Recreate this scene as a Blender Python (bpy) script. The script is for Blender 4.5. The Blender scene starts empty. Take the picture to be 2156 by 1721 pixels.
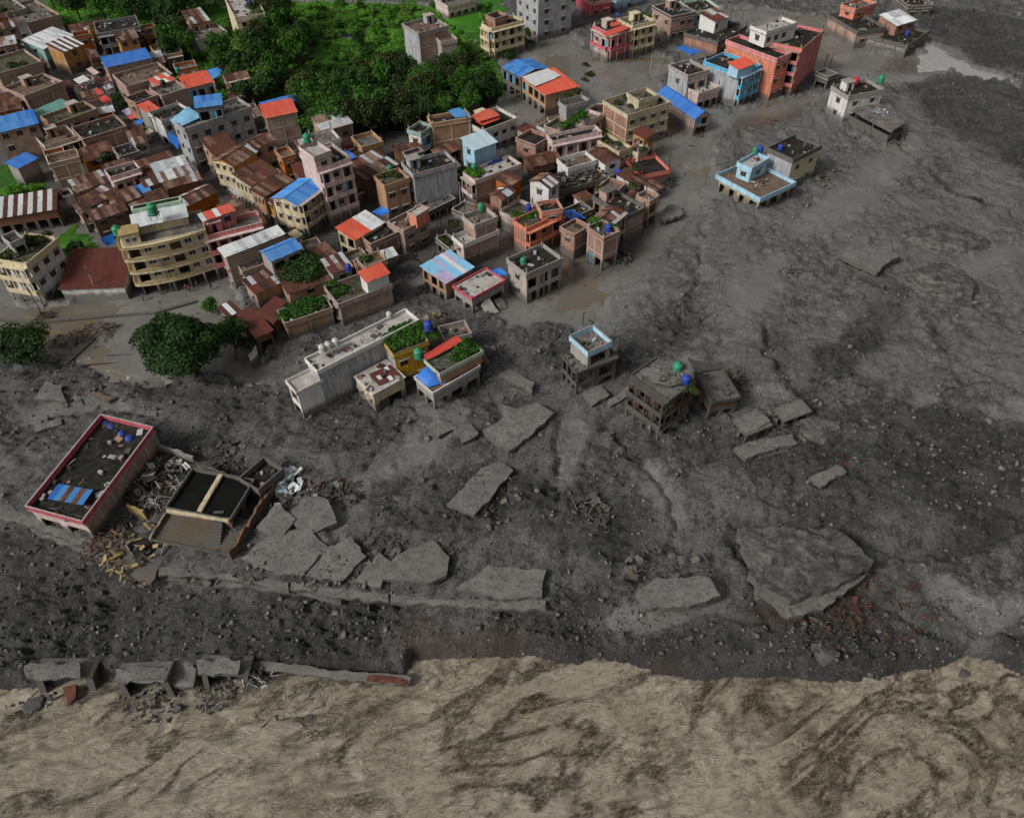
import bpy, math, random
import numpy as np
from mathutils import Vector, Matrix

SC = bpy.context.scene
COL = SC.collection
rnd = random.Random(7)

# ------------------------------------------------------------------ camera
CAM_H, PITCH, ROLL, FOC = 90.0, 45.0, -1.6, 2600.0
cam = bpy.data.cameras.new('camera')
cam.sensor_fit = 'HORIZONTAL'; cam.sensor_width = 36.0
cam.lens = FOC / 3413.0 * 36.0
cam.clip_start = 1.0; cam.clip_end = 9000.0
camo = bpy.data.objects.new('camera', cam); COL.objects.link(camo)
CM = Matrix.Rotation(math.radians(90 - PITCH), 3, 'X') @ Matrix.Rotation(math.radians(ROLL), 3, 'Z')
camo.matrix_world = Matrix.Translation((0, 0, CAM_H)) @ CM.to_4x4()
SC.camera = camo

# ------------------------------------------------------------------ sky, sun, exposure (overcast monsoon day)
SUN_EL, SUN_AZ = 40.0, 238.0        # azimuth clockwise from +Y: soft light from behind the viewer's left shoulder
w = bpy.data.worlds.new('World'); SC.world = w; w.use_nodes = True
nt = w.node_tree; nt.nodes.clear()
sky = nt.nodes.new('ShaderNodeTexSky'); sky.sky_type = 'NISHITA'; sky.sun_disc = False
sky.sun_elevation = math.radians(SUN_EL); sky.sun_rotation = math.radians(SUN_AZ)
sky.air_density = 1.0; sky.dust_density = 6.0; sky.ozone_density = 1.0
hs = nt.nodes.new('ShaderNodeHueSaturation'); hs.inputs['Saturation'].default_value = 0.22
bg = nt.nodes.new('ShaderNodeBackground'); bg.inputs['Strength'].default_value = 0.05
wo = nt.nodes.new('ShaderNodeOutputWorld')
nt.links.new(sky.outputs[0], hs.inputs['Color']); nt.links.new(hs.outputs[0], bg.inputs[0]); nt.links.new(bg.outputs[0], wo.inputs[0])
sl = bpy.data.lights.new('sun', 'SUN'); sl.energy = 1.5; sl.angle = math.radians(15); sl.color = (1.0, 0.985, 0.955)
so = bpy.data.objects.new('sun', sl); COL.objects.link(so)
az, el = math.radians(SUN_AZ), math.radians(SUN_EL)
sdir = Vector((math.sin(az) * math.cos(el), math.cos(az) * math.cos(el), math.sin(el)))
so.rotation_euler = sdir.to_track_quat('Z', 'Y').to_euler()
SC.view_settings.view_transform = 'Standard'; SC.view_settings.look = 'None'
SC.view_settings.exposure = 0.66; SC.view_settings.gamma = 1.0

# ------------------------------------------------------------------ survey: a sighting in the picture -> a point of the place at height z
FU = FOC * 2156 / 3413.0
def at(px, py, z=0.0):
    d = CM @ Vector(((px - 1078) / FU, -(py - 860.5) / FU, -1.0))
    t = (z - CAM_H) / d.z
    return Vector((d.x * t, d.y * t, z))
CR = {0: (0, 0, 1.0), 1: (0, 0, .2637), 2: (505.4, 0, .2637), 3: (1010.7, 0, .2637), 4: (1516, 0, .2968), 5: (0, 315.9, .2637),
      6: (442.2, 252.7, .2637), 7: (884.4, 221.1, .2637), 8: (442.2, 473.8, .293), 'A': (0, 600.1, .293), 'B': (31.6, 852.8, .3223),
      'C': (568.5, 600.1, .293), 'D': (1073.9, 631.7, .3516), 'E': (1579.3, 379, .2675), 'F': (1452.9, 1010.7, .3261),
      'G': (694.9, 947.6, .3809), 'H': (0, 1200.2, .4102)}
def P(c, x, y, z=0.0):
    a, b, s = CR[c]
    return at(a + x * s, b + y * s, z)

# ------------------------------------------------------------------ materials
M = {}
class NT:
    def __init__(s, name):
        s.m = bpy.data.materials.new(name); s.m.use_nodes = True; s.t = s.m.node_tree; s.t.nodes.clear()
        s.o = s.n('OutputMaterial'); s.b = s.n('BsdfPrincipled'); s.l(s.b.outputs[0], s.o.inputs[0]); M[name] = s.m
    def n(s, ty, **kw):
        nd = s.t.nodes.new('ShaderNode' + ty)
        for k, v in kw.items(): setattr(nd, k, v)
        return nd
    def l(s, a, b): s.t.links.new(a, b)
    def val(s, inp, v):
        if hasattr(v, 'is_linked') or hasattr(v, 'links'): s.l(v, inp)
        else: inp.default_value = v
    def noise(s, vec, scale, det=4, rough=.6, dist=0):
        nd = s.n('TexNoise'); nd.inputs['Scale'].default_value = scale; nd.inputs['Detail'].default_value = det
        nd.inputs['Roughness'].default_value = rough; nd.inputs['Distortion'].default_value = dist
        if vec is not None: s.l(vec, nd.inputs['Vector'])
        return nd.outputs[0]
    def ramp(s, fac, pts):
        nd = s.n('ValToRGB'); e = nd.color_ramp.elements
        while len(e) < len(pts): e.new(.5)
        for i, (p, c) in enumerate(pts):
            e[i].position = p; e[i].color = (c, c, c, 1) if not hasattr(c, '__len__') else (*c, 1)
        s.l(fac, nd.inputs[0]); return nd.outputs[0]
    def mix(s, f, a, b, ty='MIX'):
        nd = s.n('MixRGB', blend_type=ty); s.val(nd.inputs[0], f)
        for i, v in ((1, a), (2, b)):
            if isinstance(v, tuple): nd.inputs[i].default_value = (*v, 1)
            else: s.val(nd.inputs[i], v)
        return nd.outputs[0]
    def math(s, op, a, b=0.0, clamp=False):
        nd = s.n('Math', operation=op, use_clamp=clamp); s.val(nd.inputs[0], a); s.val(nd.inputs[1], b); return nd.outputs[0]
    def mapv(s, vec, scale=(1, 1, 1), rot=(0, 0, 0)):
        if any(rot):
            n0 = s.n('Mapping'); n0.inputs['Rotation'].default_value = rot; s.l(vec, n0.inputs[0]); vec = n0.outputs[0]
        nd = s.n('Mapping'); nd.inputs['Scale'].default_value = scale; s.l(vec, nd.inputs[0]); return nd.outputs[0]
    def fan(s, vec, o, kr, ka):
        nd = s.n('VectorMath', operation='SUBTRACT'); s.l(vec, nd.inputs[0]); nd.inputs[1].default_value = (o[0], o[1], 0); q = s.n('SeparateXYZ'); s.l(nd.outputs[0], q.inputs[0])
        r_ = s.math('POWER', s.math('ADD', s.math('MULTIPLY', q.outputs[0], q.outputs[0]), s.math('MULTIPLY', q.outputs[1], q.outputs[1])), .5)
        c = s.n('CombineXYZ'); s.l(s.math('MULTIPLY', r_, kr), c.inputs[0]); s.l(s.math('MULTIPLY', s.math('ARCTAN2', q.outputs[0], s.math('MULTIPLY', q.outputs[1], -1.0)), ka), c.inputs[1]); return c.outputs[0]
    def pos(s): return s.n('NewGeometry').outputs['Position']
    def obj(s): return s.n('TexCoord').outputs['Object']
    def bump(s, h, st=.5, dist=.1):
        nd = s.n('Bump'); nd.inputs['Strength'].default_value = st; nd.inputs['Distance'].default_value = dist
        s.l(h, nd.inputs['Height']); s.l(nd.outputs[0], s.b.inputs['Normal'])
    def fin(s, col, rough=.85, spec=.3):
        s.val(s.b.inputs['Base Color'], col if not isinstance(col, tuple) else (*col, 1)); s.val(s.b.inputs['Roughness'], rough)
        s.b.inputs['Specular IOR Level'].default_value = spec
        return s.m

MUD = (.105, .099, .088)
def mudline(k, col, top=2.0, soft=1.1):
    """flood mud stuck to the foot of walls: a real coat, ragged along the high-water line"""
    p = k.pos(); z = k.n('SeparateXYZ'); k.l(p, z.inputs[0])
    n = k.noise(p, .55, 4, .65)
    a = k.math('ADD', z.outputs[2], k.math('MULTIPLY', n, 2.6))
    f = k.math('SUBTRACT', 1.0, k.math('DIVIDE', k.math('SUBTRACT', a, top + .55), soft), clamp=True)
    return k.mix(k.math('MULTIPLY', f, .88), col, MUD)
def plaster(name, c, stain=.55, top=2.2, rough=.85):
    k = NT(name); p = k.pos()
    st = k.noise(k.mapv(p, (1.2, 1.2, .16)), 1.3, 5, .7)          # rain streaks
    bl = k.noise(p, .5, 5, .7)
    rv = k.n('ObjectInfo').outputs['Random']
    d = tuple(v * .34 + .008 for v in c)
    col = k.mix(k.math('MULTIPLY', k.ramp(st, [(.42, 0), (.7, 1)]), stain), c, d)
    col = k.mix(k.math('MULTIPLY', k.ramp(bl, [(.45, 0), (.72, 1)]), stain * .75), col, tuple(v * .5 for v in c))
    col = k.mix(k.math('MULTIPLY', rv, .2), col, tuple(v * .62 for v in c))
    col = mudline(k, col, top)
    k.bump(k.noise(p, 9, 3), .25, .03)
    return k.fin(col, rough, .1)
def brick(name, c1, c2, mortar, top=2.2):
    k = NT(name); o = k.obj(); s = k.n('SeparateXYZ'); k.l(o, s.inputs[0])
    cb = k.n('CombineXYZ'); k.l(k.math('ADD', s.outputs[0], s.outputs[1]), cb.inputs[0]); k.l(s.outputs[2], cb.inputs[1])
    t = k.n('TexBrick'); k.l(cb.outputs[0], t.inputs['Vector'])
    t.inputs['Color1'].default_value = (*c1, 1); t.inputs['Color2'].default_value = (*c2, 1); t.inputs['Mortar'].default_value = (*mortar, 1)
    t.inputs['Scale'].default_value = 1.0; t.inputs['Brick Width'].default_value = .24; t.inputs['Row Height'].default_value = .085; t.inputs['Mortar Size'].default_value = .008
    p = k.pos(); n = k.noise(p, .35, 5, .7); n2 = k.noise(k.mapv(p, (1, 1, .2)), 1.6, 5, .7)
    rv = k.n('ObjectInfo').outputs['Random']
    col = k.mix(k.ramp(n, [(.4, 0), (.7, .75)]), t.outputs[0], tuple(v * .42 for v in c1))
    col = k.mix(k.ramp(n2, [(.5, 0), (.75, .65)]), col, mortar)
    col = k.mix(k.math('MULTIPLY', rv, .35), col, (.24, .185, .155))
    col = mudline(k, col, top)
    k.bump(t.outputs[1], .35, -.02)
    return k.fin(col, .9, .08)
def metal(name, c, rust=.3, rough=.5, rc=(.11, .043, .025), worn=None):
    k = NT(name); p = k.pos(); rv = k.n('ObjectInfo').outputs['Random']
    sh = k.n('VectorMath', operation='ADD'); k.l(p, sh.inputs[0]); k.l(rv, sh.inputs[1])
    n = k.noise(sh.outputs[0], .9, 6, .72); n2 = k.noise(p, .22, 3)
    col = k.mix(k.math('MULTIPLY', rv, .5), c, worn or tuple(v * .6 for v in c))
    f = k.math('ADD', n, k.math('MULTIPLY', n2, .4))
    col = k.mix(k.ramp(f, [(.78 - rust * .42, 0), (.98 - rust * .3, 1)]), col, rc)
    k.l(k.math('ADD', rough, k.math('MULTIPLY', n, .2)), k.b.inputs['Roughness'])
    k.bump(n, .15, .02)
    k.val(k.b.inputs['Base Color'], col); k.b.inputs['Specular IOR Level'].default_value = .22
    return k.m
def deck(name, c, c2, c3, rough=.7, sc=.5):
    k = NT(name); p = k.pos(); n = k.noise(p, sc, 6, .7, .4); n2 = k.noise(p, sc * 3.1, 5, .7)
    col = k.mix(k.ramp(n, [(.4, 0), (.6, 1)]), c, c2); col = k.mix(k.ramp(n2, [(.56, 0), (.68, 1)]), col, c3)
    k.bump(n2, .6, .08); k.l(k.ramp(n, [(.35, rough - .12), (.6, rough)]), k.b.inputs['Roughness'])
    k.b.inputs['Specular IOR Level'].default_value = .12
    k.val(k.b.inputs['Base Color'], col); return k.m
def plain(name, c, rough=.6, var=.35, sc=1.2, spec=.4):
    k = NT(name); p = k.pos(); n = k.noise(p, sc, 5, .7)
    col = k.mix(k.ramp(n, [(.35, 0), (.75, var)]), c, tuple(v * .4 for v in c)); k.bump(n, .2, .03)
    return k.fin(col, rough, spec)

for nm, c in dict(white=(.50, .49, .47), grey=(.27, .275, .28), dgrey=(.13, .135, .14), cream=(.48, .42, .30), cream2=(.40, .35, .25), pinkw=(.47, .38, .36),
                  pink=(.50, .19, .19), rose=(.40, .105, .13), salmon=(.48, .20, .14), ochre=(.36, .20, .085), orange=(.33, .115, .04), tan=(.31, .205, .14),
                  lblue=(.32, .46, .55), sblue=(.10, .30, .44), teal=(.22, .33, .31), yellow=(.50, .30, .07), green=(.36, .46, .36), umber=(.13, .075, .05)).items():
    plaster(nm, tuple(min(.8, max(.01, (sum(c) / 3 + (v - sum(c) / 3) * 1.18) * 1.36)) for v in c), .75)
plaster('stained', (.42, .425, .44), 1.0)
plaster('limewash', (.70, .69, .65), .4)
brick('brick', (.31, .125, .08), (.39, .175, .115), (.38, .31, .25))
brick('brickp', (.36, .215, .16), (.43, .265, .20), (.45, .39, .33))
brick('bricko', (.38, .165, .075), (.45, .22, .11), (.42, .32, .22))
plaster('conc', (.33, .305, .275), .5)
plaster('concp', (.43, .37, .33), .45)
plaster('concd', (.145, .135, .12), .7)
plaster('mudconc', (.10, .095, .085), .7, 3.2); plaster('wreck', (.10, .066, .048), .8, 3.0)
metal('blue', (.03, .13, .46), .10, .5, (.10, .16, .28), (.06, .24, .56))
metal('blue2', (.055, .20, .50), .12, .5, (.16, .24, .33), (.11, .33, .62))
metal('red', (.55, .075, .04), .10, .55, (.28, .09, .06), (.60, .15, .10))
metal('maroon', (.125, .033, .026), .25, .6, (.07, .03, .02))
metal('rusta', (.15, .055, .034), .6, .75, (.06, .028, .02)); metal('rustb', (.21, .115, .08), .5, .75, (.08, .035, .024)); metal('rustc', (.085, .042, .03), .5, .8, (.035, .02, .015)); metal('rustd', (.28, .20, .155), .5, .75, (.12, .06, .04))
metal('tin', (.43, .46, .48), .22, .5, (.2, .12, .08)); metal('tinw', (.60, .63, .63), .1, .5, (.33, .25, .2))
metal('pale', (.42, .54, .60), .06, .5, (.45, .42, .4)); metal('tealm', (.13, .29, .26), .15, .55)
deck('dk_dark', (.012, .0115, .010), (.030, .029, .024), (.07, .064, .052), .9)
deck('dk_conc', (.17, .155, .135), (.075, .07, .06), (.25, .235, .21), .9)
deck('dk_moss', (.045, .048, .028), (.10, .095, .07), (.05, .075, .022), .85, .8)
deck('dk_pale', (.42, .40, .37), (.30, .28, .25), (.5, .48, .45), .8)
deck('dk_brown', (.17, .115, .085), (.10, .07, .055), (.22, .16, .12), .85)
deck('dk_mud', (.155, .149, .135), (.105, .101, .092), (.065, .062, .056), .85, .6)
deck('dk_water', (.005, .0055, .005), (.007, .007, .006), (.010, .009, .008), .7, .1)
deck('dk_puddle', (.10, .094, .08), (.11, .085, .05), (.06, .057, .05), .5, .25)
k = NT('glass'); rv = k.n('ObjectInfo').outputs['Random']
k.fin(k.mix(rv, (.012, .014, .018), (.05, .055, .07)), .15, .5)
plain('dark', (.012, .011, .01), .9); plain('frame', (.22, .15, .10), .7); plain('framew', (.55, .55, .55), .6)
plain('tank_green', (.035, .25, .13), .5, .55, 1.5); plain('tank_blue', (.025, .055, .33), .5, .55, 1.5); plain('tank_red', (.42, .03, .03), .4, .3); plain('tank_black', (.02, .02, .02), .45); plain('steel', (.5, .49, .46), .35)
plain('tarp_blue', (.03, .17, .60), .55, .45, .8); plain('tarp_red', (.58, .07, .05), .55, .4); plain('tarp_sky', (.22, .48, .68), .55, .5, .7); plain('tarp_white', (.6, .6, .6), .6, .4); plain('tarp_purple', (.42, .36, .52), .6, .6, .6)
plain('wood', (.082, .068, .055), .9, .6, 2); plain('woodp', (.20, .165, .13), .9, .6, 2); plain('woodd', (.035, .03, .026), .85); plain('rustbar', (.075, .038, .026), .9, .6, 2)
plain('yelloww', (.40, .29, .12), .9, .9, 1.4); plain('skin', (.28, .15, .1), .6, .1); plain('hair', (.01, .009, .008), .6, .1)
for nm, c in dict(cl_red=(.42, .04, .05), cl_blue=(.05, .07, .25), cl_dark=(.03, .03, .035), cl_white=(.5, .5, .5)).items(): plain(nm, c, .85, .3, 6)
plain('bark', (.06, .045, .033), .9, .5, 3)
def leafmat(name, c, c2, tl=.25):
    k = NT(name); g = k.n('NewGeometry'); rv = g.outputs['Random Per Island']; p = g.outputs['Position']
    ob = k.n('ObjectInfo').outputs['Random']
    n = k.noise(p, .28, 3, .6)
    f = k.math('ADD', k.math('MULTIPLY', rv, .55), k.math('MULTIPLY', k.ramp(n, [(.35, 0), (.65, 1)]), .45))
    col = k.mix(f, c, c2); col = k.mix(k.math('MULTIPLY', ob, .5), col, tuple(v * .5 for v in c))
    k.fin(col, .6, .25)
    t = k.n('BsdfTranslucent'); k.l(col, t.inputs[0]); mx = k.n('MixShader'); mx.inputs[0].default_value = tl
    k.l(k.b.outputs[0], mx.inputs[1]); k.l(t.outputs[0], mx.inputs[2]); k.l(mx.outputs[0], k.o.inputs[0])
    return k.m
leafmat('leaf_dark', (.008, .028, .005), (.052, .125, .017)); leafmat('leaf_mid', (.016, .062, .005), (.075, .20, .018)); leafmat('leaf_bright', (.045, .16, .009), (.14, .34, .025))
leafmat('leaf_olive', (.018, .032, .006), (.075, .10, .018)); leafmat('leaf_lime', (.06, .13, .01), (.15, .23, .03))

# ------------------------------------------------------------------ mesh helpers
def link(o, parent=None):
    COL.objects.link(o)
    if parent is not None: o.parent = parent
    return o
def tag(o, label=None, cat=None, group=None, kind=None):
    if label: o['label'] = label
    if cat: o['category'] = cat
    if group: o['group'] = group
    if kind: o['kind'] = kind
    return o
def empty(name, loc=(0, 0, 0), rz=0.0):
    o = bpy.data.objects.new(name, None); o.empty_display_size = .2; o.location = loc; o.rotation_euler = (0, 0, rz); return link(o)
_cache = {}
def mesh(name, v, f, mats, smooth=False, mi=None):
    me = bpy.data.meshes.new(name); me.from_pydata([tuple(a) for a in v], [], f)
    for m in ([mats] if isinstance(mats, str) else mats): me.materials.append(M[m])
    if smooth: me.polygons.foreach_set('use_smooth', [True] * len(me.polygons))
    if mi is not None: me.polygons.foreach_set('material_index', mi)
    me.update(); return me
def obj(name, me, parent=None, loc=(0, 0, 0), rot=(0, 0, 0), sc=(1, 1, 1)):
    o = bpy.data.objects.new(name, me); o.location = loc; o.rotation_euler = rot; o.scale = sc; return link(o, parent)
CV = [(0, 0, 0), (1, 0, 0), (1, 1, 0), (0, 1, 0), (0, 0, 1), (1, 0, 1), (1, 1, 1), (0, 1, 1)]
CF = [(0, 3, 2, 1), (4, 5, 6, 7), (0, 1, 5, 4), (1, 2, 6, 5), (2, 3, 7, 6), (3, 0, 4, 7)]
def unit(kind, m):
    k_ = (kind, m)
    if k_ not in _cache:
        if kind == 'cube': _cache[k_] = mesh('block', CV, CF, m)
        elif kind == 'sheet':                                    # corrugated sheet, unit size
            n = 12; v = []; f = []
            for i in range(n + 1):
                z = .035 if i % 2 else 0.0
                v += [(i / n, 0, z), (i / n, 1, z)]
            for i in range(n): f.append((2 * i, 2 * i + 2, 2 * i + 3, 2 * i + 1))
            _cache[k_] = mesh('sheet', v, f, m)
        elif kind == 'win':                                      # frame ring with a mullion, recessed
            v = []; f = []
            def bx(x0, x1, z0, z1, y0=.05, y1=.13):
                b = len(v); v.extend([(x, y, z) for x, y, z in ((x0, y0, z0), (x1, y0, z0), (x1, y1, z0), (x0, y1, z0), (x0, y0, z1), (x1, y0, z1), (x1, y1, z1), (x0, y1, z1))])
                f.extend([tuple(i + b for i in q) for q in CF])
            bx(0, 1, 0, .08); bx(0, 1, .92, 1); bx(0, .08, .08, .92); bx(.92, 1, .08, .92); bx(.47, .53, .08, .92)
            _cache[k_] = mesh('window_frame', v, f, m)
        elif kind == 'pane': _cache[k_] = mesh('pane', [(.08, .1, .08), (.92, .1, .08), (.92, .1, .92), (.08, .1, .92)], [(0, 1, 2, 3)], m)
    return _cache[k_]
def cube(name, m, parent, a, b, rot=(0, 0, 0)):
    """box between two opposite corners"""
    return obj(name, unit('cube', m), parent, a, rot, (b[0] - a[0], b[1] - a[1], b[2] - a[2]))
class MB:
    def __init__(s): s.v = []; s.f = []; s.mi = []
    def quad(s, *p, m=0):
        b = len(s.v); s.v += [tuple(q) for q in p]; s.f.append(tuple(range(b, b + len(p)))); s.mi.append(m)
    def box(s, a, b, m=0, M4=None):
        k0 = len(s.v)
        for c in CV:
            q = Vector((a[0] + (b[0] - a[0]) * c[0], a[1] + (b[1] - a[1]) * c[1], a[2] + (b[2] - a[2]) * c[2]))
            s.v.append(tuple(M4 @ q if M4 else q))
        for q in CF: s.f.append(tuple(i + k0 for i in q)); s.mi.append(m)
    def bar(s, p, q, r, m=0, n=5, r2=None):
        p, q = Vector(p), Vector(q); d = (q - p); L = d.length
        if L < 1e-5: return
        d /= L; u = d.orthogonal().normalized(); w_ = d.cross(u); r2 = r if r2 is None else r2; b = len(s.v)
        for (c, rr) in ((p, r), (q, r2)):
            for i in range(n):
                a = 2 * math.pi * i / n; s.v.append(tuple(c + (u * math.cos(a) + w_ * math.sin(a)) * rr))
        for i in range(n): j = (i + 1) % n; s.f.append((b + i, b + j, b + n + j, b + n + i)); s.mi.append(m)
        s.f.append(tuple(b + i for i in range(n - 1, -1, -1))); s.f.append(tuple(b + n + i for i in range(n))); s.mi += [m, m]
    def build(s, name, mats, parent=None, smooth=False, **kw):
        return obj(name, mesh(name, s.v, s.f, mats, smooth, s.mi), parent, **kw)
def nmesh(name, v, q, mats, smooth=False):
    me = bpy.data.meshes.new(name); n, kq = q.shape
    me.vertices.add(len(v)); me.vertices.foreach_set('co', np.asarray(v, np.float32).ravel())
    me.loops.add(n * kq); me.loops.foreach_set('vertex_index', np.asarray(q, np.int32).ravel())
    me.polygons.add(n); me.polygons.foreach_set('loop_start', np.arange(0, n * kq, kq, dtype=np.int32))
    try: me.polygons.foreach_set('loop_total', np.full(n, kq, dtype=np.int32))
    except Exception: pass
    if smooth: me.polygons.foreach_set('use_smooth', np.ones(n, bool))
    for m in ([mats] if isinstance(mats, str) else mats): me.materials.append(M[m])
    me.update(calc_edges=True); return me

# numpy gradient noise
_pr = np.random.RandomState(3); _perm = np.tile(_pr.permutation(512), 2); _ga = _pr.rand(512) * 2 * np.pi; _g = np.stack([np.cos(_ga), np.sin(_ga)], 1)
def pn(x, y):
    xi = np.floor(x).astype(int); yi = np.floor(y).astype(int); xf = x - xi; yf = y - yi; xi &= 511; yi &= 511
    u = xf ** 3 * (xf * (xf * 6 - 15) + 10); v = yf ** 3 * (yf * (yf * 6 - 15) + 10)
    def g(a, b, fx, fy):
        h = _perm[_perm[a & 511] + (b & 511)]; return _g[h, 0] * fx + _g[h, 1] * fy
    a = g(xi, yi, xf, yf); b = g(xi + 1, yi, xf - 1, yf); c = g(xi, yi + 1, xf, yf - 1); d = g(xi + 1, yi + 1, xf - 1, yf - 1)
    return (a * (1 - u) + b * u) * (1 - v) + (c * (1 - u) + d * u) * v
def fbm(x, y, sc, oc=4, g=.55, off=0.0):
    r = 0; a = 1.0; x = x / sc + off; y = y / sc + off * 1.7
    for _ in range(oc): r = r + a * pn(x, y); x = x * 2.03 + 11.3; y = y * 2.03 + 5.7; a *= g
    return r
def ridge(x, y, sc, oc=4, g=.55, off=0.0):
    r = 0; a = 1.0; x = x / sc + off; y = y / sc + off * 1.3
    for _ in range(oc): r = r + a * (1 - 2.2 * np.abs(pn(x, y))); x = x * 2.1 + 3.3; y = y * 2.1 + 8.7; a *= g
    return r
def inpoly(x, y, poly):
    c = np.zeros(x.shape, bool); n = len(poly)
    for i in range(n):
        x0, y0 = poly[i]; x1, y1 = poly[(i + 1) % n]
        if y0 == y1: continue
        c ^= ((y0 > y) != (y1 > y)) & (x < (x1 - x0) * (y - y0) / (y1 - y0) + x0)
    return c
def upoly(pts, z=0.0): return [tuple(at(px, py, z)[:2]) for px, py in pts]
def ss(a, b, x): t = np.clip((x - a) / (b - a), 0, 1); return t * t * (3 - 2 * t)
# ================================================================== THE SETTING
def axis(lo, hi, a, b, step, far, n=14, mids=()):
    core = [a]
    while core[-1] < b:
        x = core[-1]; s = step
        for (m0, s2) in mids:
            if x >= m0: s = s2
        core.append(x + s)
    up = core[-1] + (far - core[-1]) * (np.linspace(0, 1, n)[1:] ** 3); dn = a - (far + a if a < 0 else far) * (np.linspace(0, 1, n)[1:] ** 3)
    return np.concatenate([dn[::-1], core, up])
EDGE = [(-300, 1440), (-60, 1455), (0, 1462), (120, 1462), (178, 1430), (235, 1444), (370, 1446), (520, 1442), (548, 1428), (640, 1426), (850, 1434), (868, 1400), (960, 1392), (1110, 1390), (1200, 1404), (1270, 1394),
        (1340, 1412), (1420, 1436), (1480, 1446), (1560, 1436), (1690, 1434), (1760, 1442), (1850, 1438), (1960, 1424), (2040, 1388), (2100, 1398), (2156, 1428), (2400, 1450)]
RIV_Z = -5.0
FAN = tuple(at(1430, -60, 0)[:2])
EW = np.array([at(px, py, RIV_Z)[:2] for px, py in EDGE])
LED = [(-300, 985), (-60, 1060), (60, 1085), (190, 1140), (330, 1196), (500, 1214), (720, 1243), (930, 1266), (1155, 1268)]
LW = np.array([at(px, py, 0)[:2] for px, py in LED])
def yedge(x): return np.interp(x, EW[:, 0], EW[:, 1])
def yled(x): return np.interp(x, LW[:, 0], LW[:, 1])
XE = LW[-1, 0]
SMOOTH = [upoly(p) for p in (
    [(1060, 100), (1190, 60), (1260, 120), (1400, 120), (1420, 230), (1530, 240), (1700, 200), (1760, 210), (1620, 260), (1500, 310), (1520, 400), (1450, 480), (1370, 560), (1290, 620), (1235, 680), (1300, 740), (1280, 700), (1180, 690), (1060, 700), (960, 640), (860, 600), (900, 480), (1000, 420), (1120, 420), (1180, 330), (1060, 260)],
    [(1500, 20), (1740, 30), (1830, 110), (1950, 120), (1900, 60), (2156, 190), (2200, 240), (1960, 170), (1800, 190), (1700, 150)],
    [(-40, 630), (120, 640), (340, 610), (480, 590), (560, 760), (560, 800), (330, 820), (180, 770), (110, 780), (0, 700)],
    [(1170, 960), (1210, 900), (1190, 880), (1230, 1000), (1190, 1080)], [(1340, 960), (1400, 1040), (1420, 1130), (1380, 1140), (1390, 1040)],
    [(880, 800), (950, 830), (900, 960), (760, 1010), (860, 900)], [(560, 780), (640, 760), (620, 830), (540, 850)],
    [(1540, 820), (1700, 760), (1690, 830), (1560, 880)], [(1560, 560), (1650, 520), (1600, 640), (1480, 660)],
    [(690, 1090), (740, 1040), (760, 1090), (700, 1170)],
    [(1230, 560), (1500, 320), (1700, 230), (1960, 200), (2260, 300), (2260, 860), (1980, 800), (1760, 800), (1600, 780), (1400, 750), (1290, 730)])]
GRAVEL = [upoly(p) for p in ([(1900, 30), (2000, 20), (2200, 60), (2200, 170), (2020, 120)], [(1910, 180), (1990, 150), (2200, 200), (2200, 420), (2080, 330), (1960, 260)],
    [(-60, 1120), (80, 1110), (330, 1210), (720, 1260), (860, 1290), (840, 1420), (540, 1400), (-60, 1400)], [(1100, 1300), (1500, 1290), (1700, 1330), (1900, 1340), (2200, 1300), (2200, 1450), (1600, 1450), (1400, 1420)],
    [(1800, 880), (2000, 860), (2200, 900), (2200, 1100), (1900, 1080)], [(1700, 760), (1850, 640), (1870, 690), (1790, 780)])]
BROWN = [upoly(p) for p in ([(840, 1300), (930, 1290), (1150, 1340), (1280, 1370), (1270, 1400), (860, 1400)], [(1560, 1290), (1640, 1260), (1830, 1240), (1900, 1290), (1800, 1310), (1720, 1360)], [(1290, 1340), (1420, 1330), (1430, 1400), (1330, 1400)],
    [(1560, 250), (1700, 215), (1640, 270), (1500, 310)], [(1900, 110), (1960, 140), (1830, 170)])]
CHAN = [([(1615, 690), (1622, 748), (1650, 786), (1679, 818), (1712, 862)], .9, .75), ([(1285, 900), (1327, 948), (1366, 990), (1408, 1036), (1420, 1075), (1422, 1140)], .5, .5), ([(870, 860), (861, 887), (847, 911), (791, 946), (759, 990)], .35, .5), ([(1480, 470), (1475, 560), (1452, 640), (1432, 690)], .4, .4),
        ([(1975, 690), (1995, 730), (2034, 767), (2090, 790), (2160, 830)], .9, .6), ([(2060, 652), (2110, 660), (2170, 655)], .5, .5), ([(1884, 297), (1943, 341), (2006, 404), (2060, 420), (2120, 440), (2180, 480)], .7, .55), ([(1960, 100), (2080, 139), (2190, 185)], .6, .4),
        ([(1180, 880), (1172, 960), (1168, 1020), (1180, 1080)], .4, .45), ([(1560, 1090), (1555, 1130), (1585, 1190), (1610, 1230)], .8, .6), ([(690, 870), (800, 830), (860, 800)], .4, .3), ([(60, 790), (160, 760), (250, 800), (330, 812), (430, 800), (560, 815)], .8, .4), ([(1850, 500), (1830, 530), (1780, 560), (1740, 590)], .6, .4),
        ([(1750, 1090), (1820, 1130), (1900, 1160), (2000, 1150), (2160, 1100)], 1.0, .5), ([(1450, 690), (1390, 660), (1370, 620)], .4, .35), ([(1600, 870), (1700, 900), (1800, 880), (1900, 900), (2010, 960)], .8, .45), ([(560, 880), (640, 920), (700, 940), (770, 930)], .5, .35)]
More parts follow.
